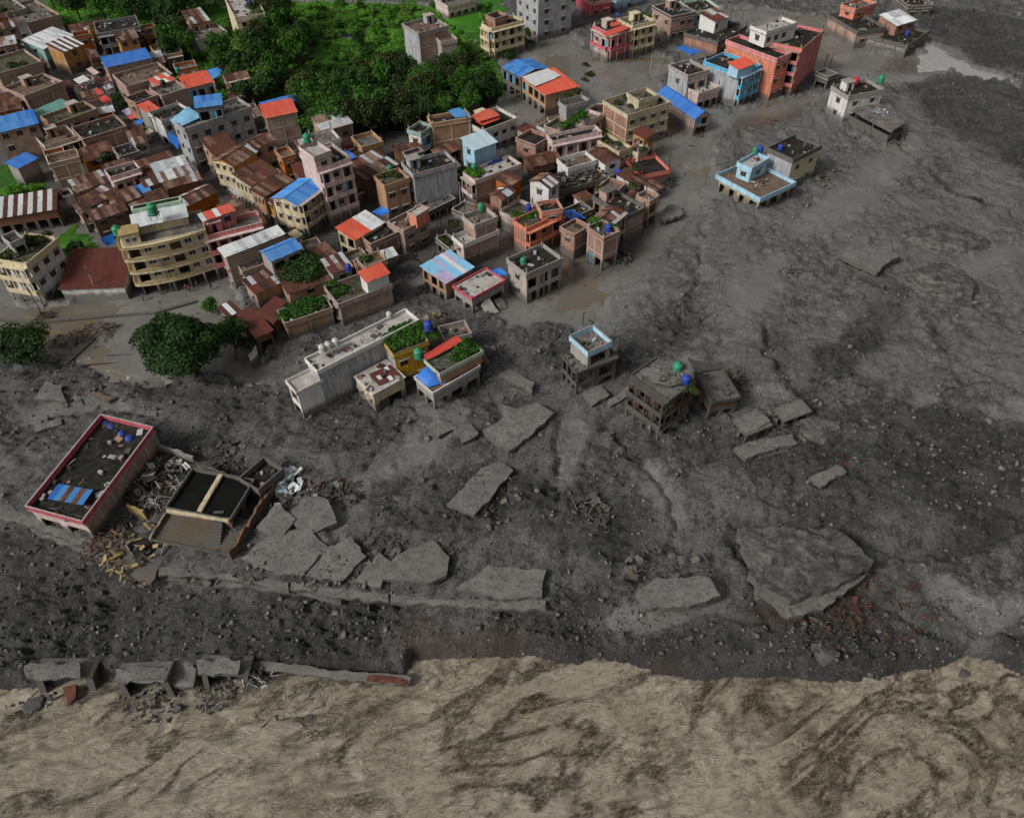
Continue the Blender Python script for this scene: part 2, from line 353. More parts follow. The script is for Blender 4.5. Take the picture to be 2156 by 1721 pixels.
TONG = [([(1205, 900), (1196, 960), (1190, 1010), (1180, 1060)], 1.5), ([(1360, 985), (1392, 1040), (1408, 1090), (1405, 1140)], 1.7), ([(735, 1020), (722, 1070), (712, 1120)], 1.5), ([(1330, 540), (1280, 640), (1250, 690)], 5.0), ([(1640, 560), (1580, 620), (1520, 680)], 4.0), ([(1560, 840), (1640, 830), (1690, 800)], 2.0), ([(1960, 860), (2050, 890), (2160, 880)], 3.0), ([(960, 860), (920, 930), (850, 980)], 2.2),
        ([(1900, 300), (1820, 400), (1700, 480)], 5.0), ([(2156, 520), (2060, 560), (1990, 600)], 3.0), ([(1430, 760), (1480, 800), (1490, 860)], 2.0), ([(1500, 1230), (1400, 1290), (1300, 1290)], 2.0), ([(60, 880), (200, 850), (330, 860)], 2.4), ([(2000, 1230), (2080, 1290), (2160, 1290)], 3.0)]
DARKB = [([(1872, 610), (1862, 680), (1800, 740), (1735, 785)], 3.2), ([(1625, 700), (1640, 780), (1700, 850)], 2.4), ([(1400, 800), (1440, 860), (1500, 930)], 3.0), ([(980, 1060), (1100, 1050), (1220, 1100), (1330, 1120)], 6.0), ([(1160, 760), (1300, 740), (1380, 720), (1450, 690)], 4.0), ([(300, 840), (450, 850), (600, 840)], 3.2), ([(1760, 960), (1900, 1000), (2100, 1000)], 8.0)]
def pdist(x, y, polyU):
    pw = upoly(polyU); d = np.full(x.shape, 1e9); xs = [q[0] for q in pw]; ys = [q[1] for q in pw]; m = (x > min(xs) - 14) & (x < max(xs) + 14) & (y > min(ys) - 14) & (y < max(ys) + 14)
    if not m.any(): return d
    xm, ym = x[m], y[m]; dm = np.full(xm.shape, 1e9)
    for i in range(len(pw) - 1):
        ax, ay = pw[i]; bx, by = pw[i + 1]; dx, dy = bx - ax, by - ay; t = np.clip(((xm - ax) * dx + (ym - ay) * dy) / (dx * dx + dy * dy), 0, 1); dm = np.minimum(dm, np.hypot(xm - ax - t * dx, ym - ay - t * dy))
    d[m] = dm; return d
def zbase(x, y):
    e = y - yedge(x); d = yled(x) - y                     # d>0: river side of the embankment
    left = np.where(d > 0, -2.3 - .9 * ss(0, 14, d), 0.0)
    left = np.where((d <= 0) & (d > -.5), -.02, left)
    right = -3.0 * (1 - ss(0, 34, e))
    b = left + (right - left) * ss(XE - 5, XE + 16, x)
    bank = ss(0.0, 1.9, e)
    return np.where(e < 1.9, -6.0 + (b + 6.0) * bank, b)
def zmud(x, y, full=False):
    wx = x + 5 * fbm(x, y, 14, 3, .55, 3.1); wy = y + 5 * fbm(x, y, 14, 3, .55, 9.4)
    sm = np.zeros(x.shape); gr = np.zeros(x.shape); br = np.zeros(x.shape)
    for i_, p in enumerate(SMOOTH): sm = np.maximum(sm, inpoly(wx, wy, p) * (1.0 if i_ < 3 else .5 if i_ < len(SMOOTH) - 1 else .3))
    for p in GRAVEL: gr = np.maximum(gr, inpoly(wx, wy, p))
    for p in BROWN: br = np.maximum(br, inpoly(wx, wy, p))
    town = inpoly(x, y, TOWN) * 1.0
    qx = x + 1.6 * fbm(x, y, 4, 3, .6, 31.0); qy = y + 1.6 * fbm(x, y, 4, 3, .6, 37.0); cut = np.zeros(x.shape)
    for pl, w_ in TONG: sm = np.maximum(sm, .8 * (1 - ss(.55 * w_, 1.25 * w_, pdist(qx, qy, pl))))
    for pl, w_ in DARKB: gr = np.maximum(gr, .75 * (1 - ss(.5 * w_, 1.2 * w_, pdist(qx, qy, pl))))
    for pl, w_, dp in CHAN: cut = np.maximum(cut, dp * np.exp(-(pdist(qx, qy, pl) / w_) ** 2))
    sm = np.maximum(sm * (1 - gr), town * .8)
    inland = y - yled(x)
    rgh = (1 - .93 * sm)
    big = fbm(x, y, 24, 3, .5, 1.0) * .7 + fbm(x, y, 7, 2, .5, 4.0) * .2
    # flow streaks in the mud sheet, running toward the river with eddies
    a = math.radians(62); u = wx * math.cos(a) + wy * math.sin(a); v = -wx * math.sin(a) + wy * math.cos(a)
    fr = np.hypot(wx - FAN[0], wy - FAN[1]); fa = np.arctan2(wx - FAN[0], FAN[1] - wy) * 95.0
    st = ridge(fr * .14, fa, 3.4, 4, .62, 2.0)
    patch = ss(-.10, .16, fbm(x, y, 17, 4, .6, 7.0))
    fine = fbm(x, y, 2.0, 4, .7, 8.0); lump = np.abs(fbm(wx, wy, 2.6, 3, .6, 14.0)); gritz = fbm(x, y, .8, 2, .7, 21.0)
    rid = ridge(wx, wy, 9.0, 3, .55, 5.0); fold = ridge(fr * .35, fa, 6.5, 3, .6, 12.0)
    z = big * (.25 + .75 * rgh) + rgh * (.42 * st * (1 - patch * .6) + fine * (.14 + .55 * patch + .40 * gr) + .22 * (lump - .2) * patch + gritz * (.05 + .34 * patch + .3 * gr) + .20 * np.maximum(rid - .7, 0) * 1.6 + .34 * np.maximum(fold - .45, 0))
    a2 = math.radians(48); u2 = wx * math.cos(a2) + wy * math.sin(a2); v2 = -wx * math.sin(a2) + wy * math.cos(a2)
    z = z - .5 * rgh * np.exp(-((np.abs(pn(fr / 60 + 4, fa / 14 + 2)) / .05) ** 2))
    ch = np.exp(-((np.abs(pn(wx / 26 + 9, wy / 26)) / .022) ** 2)) * rgh              # small runnels
    z = z - .42 * ch - cut * 2.0
    gr = np.maximum(gr, np.clip(cut * 1.6, 0, .9))
    z = zbase(x, y) + z * np.where((y - yedge(x)) < 0, .4, 1)
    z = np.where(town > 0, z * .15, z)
    if full: return z, sm, np.clip(gr + .3 * patch * (1 - sm) * (y < 175), 0, 1), br, rgh, patch
    return z
TOWN = upoly([(-400, -60), (80, -20), (1040, 20), (1070, 260), (1000, 420), (830, 560), (760, 600), (620, 560), (430, 620), (-400, 650)])
gx = axis(0, 0, -195.0, 195.0, .5, 4000.0, 14)
gy = axis(0, 0, 24.0, 300.0, .32, 6000.0, 14, ((115, .42), (170, .6)))
gy = gy[gy > -400]
X, Y = np.meshgrid(gx, gy)
Z, A_sm, A_gr, A_br, A_rg, A_pt = zmud(X.ravel(), Y.ravel(), True)
far = (np.abs(X.ravel()) > 240) | (Y.ravel() > 330) | (Y.ravel() < 10)
Z = np.where(far, np.where(Y.ravel() > 60, 0.0, -7.0), Z)
nx, ny = len(gx), len(gy)
ii = np.arange(nx * ny).reshape(ny, nx)
Q = np.stack([ii[:-1, :-1].ravel(), ii[:-1, 1:].ravel(), ii[1:, 1:].ravel(), ii[1:, :-1].ravel()], 1)

k = NT('mud'); p = k.pos()
def attr(k, nm): nd = k.n('Attribute'); nd.attribute_name = nm; return nd.outputs['Fac']
sm, gr, br, rg = (attr(k, a) for a in ('smooth', 'gravel', 'brown', 'patchy'))
n1 = k.noise(p, .12, 5, .6, .5); n2 = k.noise(p, .9, 6, .72); n3 = k.noise(p, 4.5, 5, .75)
st = k.noise(k.fan(p, FAN, .10, 95.0), .8, 7, .72, 1.6)
fl = k.noise(p, 1.5, 9, .82, .2); fk = k.noise(p, 3.6, 7, .8, .1); md = k.noise(p, .33, 10, .74, .5)
st2 = k.noise(k.fan(p, FAN, .22, 130.0), 1.1, 8, .78, 2.2)
wet_sheen = k.math('MULTIPLY', k.ramp(st, [(.47, 0), (.60, 1)]), k.math('SUBTRACT', 1.0, k.math('MULTIPLY', gr, .8)))
g0 = k.math('ADD', k.math('MULTIPLY', fl, .5), k.math('MULTIPLY', fk, .5))
lightc = k.ramp(g0, [(.40, (.20, .198, .186)), (.49, (.118, .1165, .109)), (.55, (.062, .061, .057)), (.61, (.014, .0138, .013))])
darkc = k.ramp(g0, [(.38, (.165, .163, .153)), (.45, (.080, .079, .074)), (.51, (.038, .0375, .035)), (.58, (.010, .0098, .009))])
cov = k.math('ADD', k.math('ADD', k.math('MULTIPLY', md, .62), k.math('MULTIPLY', st2, .38)), k.math('SUBTRACT', k.math('MULTIPLY', rg, .075), k.math('ADD', k.math('MULTIPLY', sm, .10), .035)))
col = k.mix(k.ramp(cov, [(.475, 0), (.535, 1)]), lightc, darkc)
col = k.mix(k.math('MULTIPLY', wet_sheen, .35), col, (.19, .187, .174))  # wet streaks also paled in colour, painting the sky sheen on them
painted_sheen = k.ramp(st, [(.42, .55), (.6, 1)])  # pale silt colour laid on in streaks, painting a sheen
col = k.mix(k.math('MULTIPLY', k.math('MULTIPLY', sm, sm), painted_sheen), col, k.mix(k.ramp(n1, [(.35, 0), (.7, 1)]), (.135, .126, .109), (.205, .197, .181)))
col = k.mix(k.math('MULTIPLY', gr, .42), col, k.mix(k.ramp(n3, [(.42, 0), (.62, 1)]), (.014, .014, .014), (.075, .074, .071)))
col = k.mix(k.math('MULTIPLY', k.math('MULTIPLY', br, .85), k.ramp(n2, [(.3, .3), (.6, 1)])), col, (.062, .040, .026))
bh = k.math('ADD', k.math('ADD', k.math('MULTIPLY', n2, .7), k.math('MULTIPLY', fl, .6)), k.math('MULTIPLY', n3, k.math('ADD', .35, k.math('MULTIPLY', gr, .6))))
bm = k.n('Bump'); bm.inputs['Distance'].default_value = .6; k.l(bh, bm.inputs['Height']); k.l(bm.outputs[0], k.b.inputs['Normal'])
k.l(k.math('SUBTRACT', 1.0, k.math('MULTIPLY', sm, .9), True), bm.inputs['Strength'])
town_shade = attr(k, 'town'); col = k.mix(k.math('MULTIPLY', town_shade, k.ramp(n2, [(.3, .45), (.6, .8)])), col, (.045, .043, .039))  # street mud, darkened in colour for the shade between the houses
k.fin(col, k.math('SUBTRACT', k.math('SUBTRACT', .72, k.math('MULTIPLY', wet_sheen, .28)), k.math('MULTIPLY', sm, k.math('MULTIPLY', n1, .75)), True), .45)
k = NT('crust'); p = k.pos(); a1 = k.noise(p, .5, 5, .65, .4); a2 = k.noise(p, 2.0, 7, .8, .3)           # mud crust on fallen slabs
col = k.mix(k.ramp(a1, [(.38, 0), (.62, 1)]), (.185, .178, .163), (.125, .121, .111)); col = k.mix(k.ramp(a2, [(.53, 0), (.60, .8)]), col, (.04, .039, .036)); k.bump(a2, .8, .3); k.fin(col, .8, .25)

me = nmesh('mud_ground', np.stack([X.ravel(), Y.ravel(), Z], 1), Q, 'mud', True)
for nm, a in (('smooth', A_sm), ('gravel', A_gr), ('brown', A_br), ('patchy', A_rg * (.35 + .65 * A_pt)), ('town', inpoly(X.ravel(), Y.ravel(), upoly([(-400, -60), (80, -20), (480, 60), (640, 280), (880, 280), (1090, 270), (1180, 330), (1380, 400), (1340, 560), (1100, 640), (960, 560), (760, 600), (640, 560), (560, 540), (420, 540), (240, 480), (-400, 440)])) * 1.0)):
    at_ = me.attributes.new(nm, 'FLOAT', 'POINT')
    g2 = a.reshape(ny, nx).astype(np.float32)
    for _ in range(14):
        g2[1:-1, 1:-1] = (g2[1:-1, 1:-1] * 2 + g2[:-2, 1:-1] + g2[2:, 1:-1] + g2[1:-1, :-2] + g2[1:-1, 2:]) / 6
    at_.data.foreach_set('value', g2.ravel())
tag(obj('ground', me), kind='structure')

# ---- river in flood
rx = axis(0, 0, -100.0, 110.0, .42, 3000.0, 10); ry = np.concatenate([np.linspace(-500, 14, 12), np.arange(14.4, 74, .34)])
RX, RY = np.meshgrid(rx, ry); x, y = RX.ravel(), RY.ravel()
a = math.radians(31); wx = x + 4 * fbm(x, y, 11, 3, .55, 2.2); wy = y + 4 * fbm(x, y, 11, 3, .55, 6.2)
u = wx * math.cos(a) + wy * math.sin(a); v = -wx * math.sin(a) + wy * math.cos(a)
rz = .40 * ridge(u * .45, v, 6.5, 5, .7, 1.5) + .66 * fbm(u * .6, v, 2.4, 4, .7, 3.0) + .45 * fbm(x, y, 17, 2, .5, 8.0) + .26 * fbm(x, y, 1.0, 2, .7, 5.0)
calm = ss(.05, .4, fbm(x, y, 20, 2, .5, 12.0))
rz = .42 * rz * (1 - .72 * calm); rz = np.where((np.abs(x) > 120) | (y < 12), 0, rz)
nx2, ny2 = len(rx), len(ry); i2 = np.arange(nx2 * ny2).reshape(ny2, nx2)
Q2 = np.stack([i2[:-1, :-1].ravel(), i2[:-1, 1:].ravel(), i2[1:, 1:].ravel(), i2[1:, :-1].ravel()], 1)
k = NT('river'); p = k.pos()
m = k.mapv(p, (.50, 1.0, 1), (0, 0, -a)); hi = attr(k, 'crest')
w1 = k.noise(p, .07, 4, .6, .8); w2 = k.noise(m, 1.3, 9, .85, .3); w3 = k.noise(m, .20, 9, .8, .6); foam = k.noise(m, 3.0, 8, .9, .2)
col = k.mix(k.ramp(w1, [(.38, 0), (.62, 1)]), (.225, .192, .136), (.31, .272, .204))
mask = k.ramp(k.noise(p, .045, 3, .6), [(.36, 0), (.48, 1)])
band = k.ramp(k.noise(m, .085, 4, .6, 1.0), [(.445, 0), (.485, 1), (.508, 1), (.55, 0)])
brk = k.ramp(w2, [(.38, .1), (.50, 1)])
col = k.mix(k.math('MULTIPLY', k.math('MULTIPLY', k.math('MULTIPLY', band, mask), brk), 1.0), col, (.036, .023, .010))
band2 = k.ramp(k.noise(m, .30, 5, .65, .9), [(.46, 0), (.492, 1), (.503, 1), (.535, 0)]); mask2 = k.ramp(k.noise(p, .09, 3, .6), [(.46, 0), (.56, 1)])
col = k.mix(k.math('MULTIPLY', k.math('MULTIPLY', band2, mask2), k.math('MULTIPLY', brk, .7)), col, (.055, .037, .018))
col = k.mix(k.math('MULTIPLY', k.ramp(k.math('ADD', k.math('MULTIPLY', w3, .6), k.math('MULTIPLY', w2, .4)), [(.53, 0), (.575, 1)]), .8), col, (.065, .044, .021))
col = k.mix(k.math('MULTIPLY', k.ramp(w2, [(.57, 0), (.62, 1)]), .6), col, (.075, .052, .027))
col = k.mix(k.math('MULTIPLY', k.ramp(foam, [(.54, 0), (.585, 1)]), k.math('MULTIPLY', k.ramp(k.noise(p, .07, 4, .65), [(.44, .2), (.6, 1)]), .8)), col, (.37, .335, .262))
rp = k.noise(k.mapv(p, (.75, 1.5, 1), (0, 0, -a + .3)), .62, 6, .68, 1.2)
col = k.mix(.6, col, k.ramp(rp, [(.38, .45), (.47, .82), (.53, 1.0), (.62, 1.0)]), 'MULTIPLY')
crl = k.ramp(k.noise(k.mapv(p, (.6, 1.0, 1), (0, 0, -a)), .55, 5, .7, 2.4), [(.47, 0), (.495, 1), (.51, 0)])
col = k.mix(k.math('MULTIPLY', crl, k.ramp(w2, [(.45, .05), (.56, .5)])), col, (.40, .365, .295))
k.bump(k.math('ADD', k.math('MULTIPLY', rp, 1.0), k.math('MULTIPLY', foam, .25)), .8, .45)
k.fin(col, k.math('ADD', .12, k.math('MULTIPLY', foam, .25)), .4)
me = nmesh('river_water', np.stack([x, y, RIV_Z + rz], 1), Q2, 'river', True)
at_ = me.attributes.new('crest', 'FLOAT', 'POINT'); at_.data.foreach_set('value', np.clip(.40 + rz * .8, 0, 1).astype(np.float32))
tag(obj('river', me), kind='structure')

# ---- shallow flood water lying in the hollows of the mud
k = NT('floodwater'); p = k.pos(); n1 = k.noise(p, .06, 4, .6, .5); n2 = k.noise(p, 1.1, 4, .6)
k.bump(n2, .12, .05); k.fin(k.mix(k.ramp(n1, [(.4, 0), (.6, 1)]), (.125, .115, .098), (.135, .105, .07)), k.math('ADD', .06, k.math('MULTIPLY', n2, .12)), .5)
# ---- green fields behind the town
def sheet_poly(name, polyU, step, zf, m, z0=.25):
    pl = upoly(polyU, z0); xs = [q[0] for q in pl]; ys = [q[1] for q in pl]
    ax = np.arange(min(xs), max(xs) + step, step); ay = np.arange(min(ys), max(ys) + step, step); XX, YY = np.meshgrid(ax, ay); x, y = XX.ravel(), YY.ravel()
    z = z0 + zf(x, y); n1_, n2_ = len(ax), len(ay); i_ = np.arange(n1_ * n2_).reshape(n2_, n1_)
    q = np.stack([i_[:-1, :-1].ravel(), i_[:-1, 1:].ravel(), i_[1:, 1:].ravel(), i_[1:, :-1].ravel()], 1)
    inside = inpoly(x + fbm(x, y, 5, 2) * 2, y + fbm(x, y, 5, 2, .5, 4) * 2, pl); z = np.where(inside, z, -.6)
    keep = inside[q].any(1); q = q[keep]
    used = np.unique(q); mp = np.zeros(len(x), int); mp[used] = np.arange(len(used))
    me = nmesh(name, np.stack([x, y, z], 1)[used], mp[q], m, True); return tag(obj(name, me), kind='structure')
def pool(polyU, z0, m='floodwater'): return sheet_poly('flood_water', polyU, 1.0, lambda x, y: 0 * x, m, z0)
k = NT('water_skysheen'); p = k.pos(); n1 = k.noise(p, .5, 5, .7); k.bump(n1, .2, .05); k.fin(k.mix(n1, (.22, .215, .20), (.36, .355, .335)), .2, .5)  # silty water, made paler in colour to stand in for sky reflection
pool([(1955, 68), (1979, 98), (2006, 119), (2080, 139), (2175, 172), (2175, 196), (2118, 196), (2050, 172), (1979, 148), (1930, 154), (1935, 98)], .16, 'water_skysheen')
pool([(1930, -10), (1991, 6), (2080, 18), (2175, 48), (2175, 30), (2110, 14), (2050, -10)], .16, 'water_skysheen')
pool([(1440, 20), (1740, 20), (1790, 110), (1930, 110), (1900, 170), (1700, 205), (1560, 240), (1440, 130)], .06)
pool([(1060, 95), (1400, 100), (1440, 240), (1640, 250), (1500, 330), (1470, 460), (1380, 560), (1270, 640), (1060, 700), (980, 640), (1350, 400), (1190, 300), (1080, 240)], .03)
pool([(-30, 640), (330, 625), (540, 760), (330, 815), (180, 770), (0, 700)], .04)
k = NT('fieldgreen'); p = k.pos(); n1 = k.noise(p, .07, 5, .6, .6); n2 = k.noise(p, .7, 6, .75)
col = k.mix(k.ramp(n1, [(.4, 0), (.6, 1)]), (.035, .12, .010), (.085, .23, .016)); col = k.mix(k.ramp(n2, [(.45, 0), (.65, .85)]), col, (.012, .035, .006))
col = k.mix(k.ramp(k.noise(p, .11, 4, .6, 1), [(.62, 0), (.7, .7)]), col, (.07, .05, .025))
k.bump(n2, .8, .5); k.fin(col, .8, .2)
k = NT('paddy'); p = k.pos(); n1 = k.noise(p, .09, 4, .6); n2 = k.noise(p, 1.6, 5, .75)
col = k.mix(k.ramp(n1, [(.35, 0), (.65, 1)]), (.03, .125, .008), (.05, .18, .012)); col = k.mix(k.ramp(n2, [(.5, 0), (.7, .5)]), col, (.02, .07, .006))
k.bump(n2, .4, .2); k.fin(col, .7, .2)
FIELD = [(60, -60), (1060, -60), (1040, 20), (1040, 110), (1062, 190), (1020, 220), (900, 265), (640, 292), (600, 215), (540, 215), (450, 200), (370, 170), (330, 110), (260, 100), (120, 50)]
field = sheet_poly('field', FIELD, 1.6, lambda x, y: .8 * fbm(x, y, 12, 3) + .35 * fbm(x, y, 3.5, 2), 'fieldgreen', .35)
sheet_poly('paddy_field', [(935, 25), (1015, 2), (1060, -15), (1075, 20), (1030, 55), (960, 72)], 1.5, lambda x, y: .12 * fbm(x, y, 4, 2), 'paddy', 1.1)
sheet_poly('grass_plot', [(-40, 350), (60, 340), (105, 400), (90, 425), (-40, 440)], 1.2, lambda x, y: .5 * fbm(x, y, 4, 2), 'fieldgreen', .3)
sheet_poly('grass_plot', [(110, 500), (150, 470), (190, 490), (235, 555), (130, 560)], 1.2, lambda x, y: .4 * fbm(x, y, 4, 2), 'fieldgreen', .3)
# ================================================================== HOUSE BUILDER
def fbox(face, u0, u1, d0, d1, z0, z1, W):
    """box on a facade: u along the face, d outward"""
    if face == 'B': return (u0, -d1, z0), (u1, -d0, z1)
    if face == 'A': return (-d1, u0, z0), (-d0, u1, z1)
    return (W + d0, u0, z0), (W + d1, u1, z1)                    # 'C' = far right side
def win(root, face, u0, u1, z0, z1, W, fm='frame', gm='glass'):
    s = (u1 - u0, 1.0, z1 - z0)
    if face == 'B': loc, r = (u0, 0, z0), 0.0
    elif face == 'A': loc, r = (0, u1, z0), -math.pi / 2
    else: loc, r = (W, u0, z0), math.pi / 2
    o = obj('window', unit('win', fm), root, loc, (0, 0, r), s)
    obj('pane', unit('pane', gm), o)
    obj('sunshade', unit('cube', 'conc'), o, (-.12, -.42, 1.06), (0, 0, 0), (1.24, .41, .07))
    return o
def wallmesh(W, D, zb, zt, ops, wm, rec=.22):
    mb = MB()
    def face(name, L, op):
        us = sorted({0.0, L} | {v for o in op for v in o[:2]}); zs = sorted({zb, zt} | {v for o in op for v in o[2:4]})
        def pt(u, d, z):
            if name == 'B': return (u, d, z)
            if name == 'A': return (d, L - u, z)
            if name == 'C': return (W - d, u, z)
            return (L - u, D - d, z)
        for i in range(len(us) - 1):
            for j in range(len(zs) - 1):
                uc, zc = (us[i] + us[i + 1]) / 2, (zs[j] + zs[j + 1]) / 2
                if any(o[0] < uc < o[1] and o[2] < zc < o[3] for o in op): continue
                mb.quad(pt(us[i], 0, zs[j]), pt(us[i + 1], 0, zs[j]), pt(us[i + 1], 0, zs[j + 1]), pt(us[i], 0, zs[j + 1]), m=0 if name == 'B' else 1)
        for o in op:
            a, b, c, d = o[:4]
            mb.quad(pt(a, 0, c), pt(a, rec, c), pt(a, rec, d), pt(a, 0, d)); mb.quad(pt(b, rec, c), pt(b, 0, c), pt(b, 0, d), pt(b, rec, d))
            mb.quad(pt(a, 0, c), pt(b, 0, c), pt(b, rec, c), pt(a, rec, c)); mb.quad(pt(a, rec, d), pt(b, rec, d), pt(b, 0, d), pt(a, 0, d))
    face('B', W, ops['B']); face('A', D, [(D - o[1], D - o[0], o[2], o[3]) for o in ops['A']]); face('C', D, ops['C']); face('K', W, [])
    return mb
RUST = ['rusta', 'rustb', 'rustc', 'rusta', 'rustc', 'rustd', 'rustb', 'rustc', 'rustd', 'rusta', 'tin']
SHEETS = {'blue': ['blue'], 'blue2': ['blue2', 'blue2', 'blue2', 'blue'], 'red': ['red'], 'maroon': ['maroon'], 'rust': RUST, 'rustr': ['rusta', 'rusta', 'rustb', 'rusta', 'rustc'], 'tin': ['tin', 'tin', 'rustd', 'tinw'], 'white': ['tinw', 'tinw', 'tin'],
          'pale': ['pale'], 'teal': ['tealm'], 'stripe': ['rusta', 'tinw'], 'mixr': ['maroon', 'rustd', 'maroon', 'maroon', 'tin', 'rustc'], 'redw': ['red', 'red', 'tinw'], 'tarpmix': ['tarp_sky', 'tarp_purple', 'tarp_white', 'tarp_sky']}
def slope(root, p, e, s, L, run, rise, mats, r, ordered=False, half=None, sw=.95):
    """rows of corrugated sheets on one roof plane: p eave start, e along the eave, s horizontal up-slope"""
    e, s, p = Vector(e), Vector(s), Vector(p); sl = math.hypot(run, rise); n = max(1, round(L / sw)); wd = L / n
    up = (s * run + Vector((0, 0, rise))) / sl; nz = e.cross(up)
    rows = 2 if sl > 4.2 else 1
    for i in range(n):
        for j in range(rows):
            if half: m = half[0] if i < n * half[2] else half[1]
            else: m = mats[i % len(mats)] if ordered else r.choice(mats)
            o = bpy.data.objects.new('roof_sheet', unit('sheet', m)); link(o, root)
            l = sl / rows; jt = r.uniform(-.012, .012)
            pos = p + e * (i * wd - .015) + up * (j * l - r.uniform(0, .12)) + nz * (.02 + .015 * (i % 2) + .018 * j + r.uniform(0, .008))
            ex = (e + up * jt).normalized(); eu = nz.cross(ex)
            m3 = Matrix((ex * (wd + .03), eu * (l + .1), nz)).transposed()
            o.matrix_local = Matrix.Translation(pos) @ m3.to_4x4()
LABELS = set()
HOUSES = {}; FOOT = []
def H(label, c, L, F, R, h, wall='brick', A='', B='', roof='flat:dark', name='house', cat='house', zb=-1.2, pp=.75, trim='concp', rise=None, group=None, key=None, stub=.6, z0=0.0, win_m='frame', half=None, ov=None, lean=None, par=None, side=None, clutter=.8, seed=''):
    """label, picture crop, three corners of the roof line (left, front, right), height over the mud"""
    r = random.Random(label + str(seed)); LABELS.add(label)
    if c == 'W': l, f, q = Vector(L), Vector(F), Vector(R)
    else: l, f, q = P(c, *L, h + z0), P(c, *F, h + z0), P(c, *R, h + z0)
    e1, e2 = (q - f).to_2d(), (l - f).to_2d()
    if e1.length >= e2.length: ax = e1.normalized(); W = e1.length; D = e2.dot(Vector((-ax.y, ax.x)))
    else: ay = e2.normalized(); D = e2.length; ax = Vector((ay.y, -ay.x)); W = e1.dot(ax)
    W = max(W, 1.8); D = max(D, 1.8)
    if z0 == 0: FOOT.append((f.x, f.y, math.atan2(ax.y, ax.x), W, D))
    root = empty(name, (f.x, f.y, z0), math.atan2(ax.y, ax.x)); tag(root, label, cat, group)
    if lean: root.rotation_euler = (math.radians(lean[0]), math.radians(lean[1]), root.rotation_euler[2])
    kind, rm = (roof.split(':') + [''])[:2]
    flat = kind in ('flat', 'none'); zt = h - pp - .2 if flat else h
    st = max(1, round(zt / 3.05)); sh = zt / st
    ops = {'A': [], 'B': [], 'C': []}; todo = []
    specs = {'A': (A, D), 'B': (B, W)}
    for fc, (sp, LL) in specs.items():
        for tk in sp.split():
            t, n = tk[0], int(tk[1:] or 1)
            if t == 'w':
                cw = LL / n; ww = min(1.45, cw * .52); hh = min(1.4, sh * .46)
                if ww < .3: continue
                for kk in range(st):
                    for i in range(n):
                        if r.random() < .06: continue
                        uc = cw * (i + .5); zz = kk * sh + sh * .34
                        ops[fc].append((uc - ww / 2, uc + ww / 2, zz, zz + hh)); todo.append(('win', fc, uc - ww / 2, uc + ww / 2, zz, zz + hh))
            elif t in 'ob':
                cw = LL / n
                for kk in range(1 if t == 'b' and st > 1 else 0, st):
                    for i in range(n):
                        if t == 'b' and i % 2 and cw > 1.6:
                            ww = min(1.4, cw * .55); uc = cw * (i + .5); ops[fc].append((uc - ww / 2, uc + ww / 2, kk * sh + .95, kk * sh + 2.15)); todo.append(('win', fc) + ops[fc][-1])
                        else:
                            ww = cw * .36; uc = cw * (i + .5); ops[fc].append((uc - ww, uc + ww, kk * sh + .25, kk * sh + min(2.35, sh - .3))); todo.append(('open', fc) + ops[fc][-1])
            elif t == 'h': ops[fc].append((LL * .12, LL * .88, .9, sh - .45))
            elif t == 's':
                cw = LL / n
                for i in range(n):
                    ww = cw * .38; uc = cw * (i + .5); ops[fc].append((uc - ww, uc + ww, -.1, min(2.3, sh - .35))); todo.append(('shut', fc) + ops[fc][-1])
    # drop overlapping openings
    for fc in ops:
        keep = []
        for o in ops[fc]:
            if all(o[1] <= p_[0] + .01 or o[0] >= p_[1] - .01 or o[3] <= p_[2] or o[2] >= p_[3] for p_ in keep): keep.append(o)
        ops[fc] = keep
    mb = wallmesh(W, D, zb, zt, ops, wall); mb.build('wall', [wall, side or wall], root)
    done = {fc: set(ops[fc]) for fc in ops}
    for t in todo:
        if tuple(t[2:]) not in done[t[1]]: continue
        if t[0] == 'win': win(root, *t[1:], W, win_m, 'glass')
        elif t[0] == 'shut' and r.random() < .55:
            a, b = fbox(t[1], t[2], t[3], -.2, -.14, t[4], t[5], W); cube('shutter', r.choice(['tin', 'sblue', 'dgrey', 'green']), root, a, b)
        elif t[0] == 'open' and r.random() < .5 and wall not in ('wreck', 'mudconc', 'umber', 'conc'):
            w_ = (t[3] - t[2]) * .45; a, b = fbox(t[1], t[2], t[2] + w_, -.2, -.12, t[4], t[5], W); cube('door', r.choice(['wood', 'sblue', 'umber', 'frame']), root, a, b)
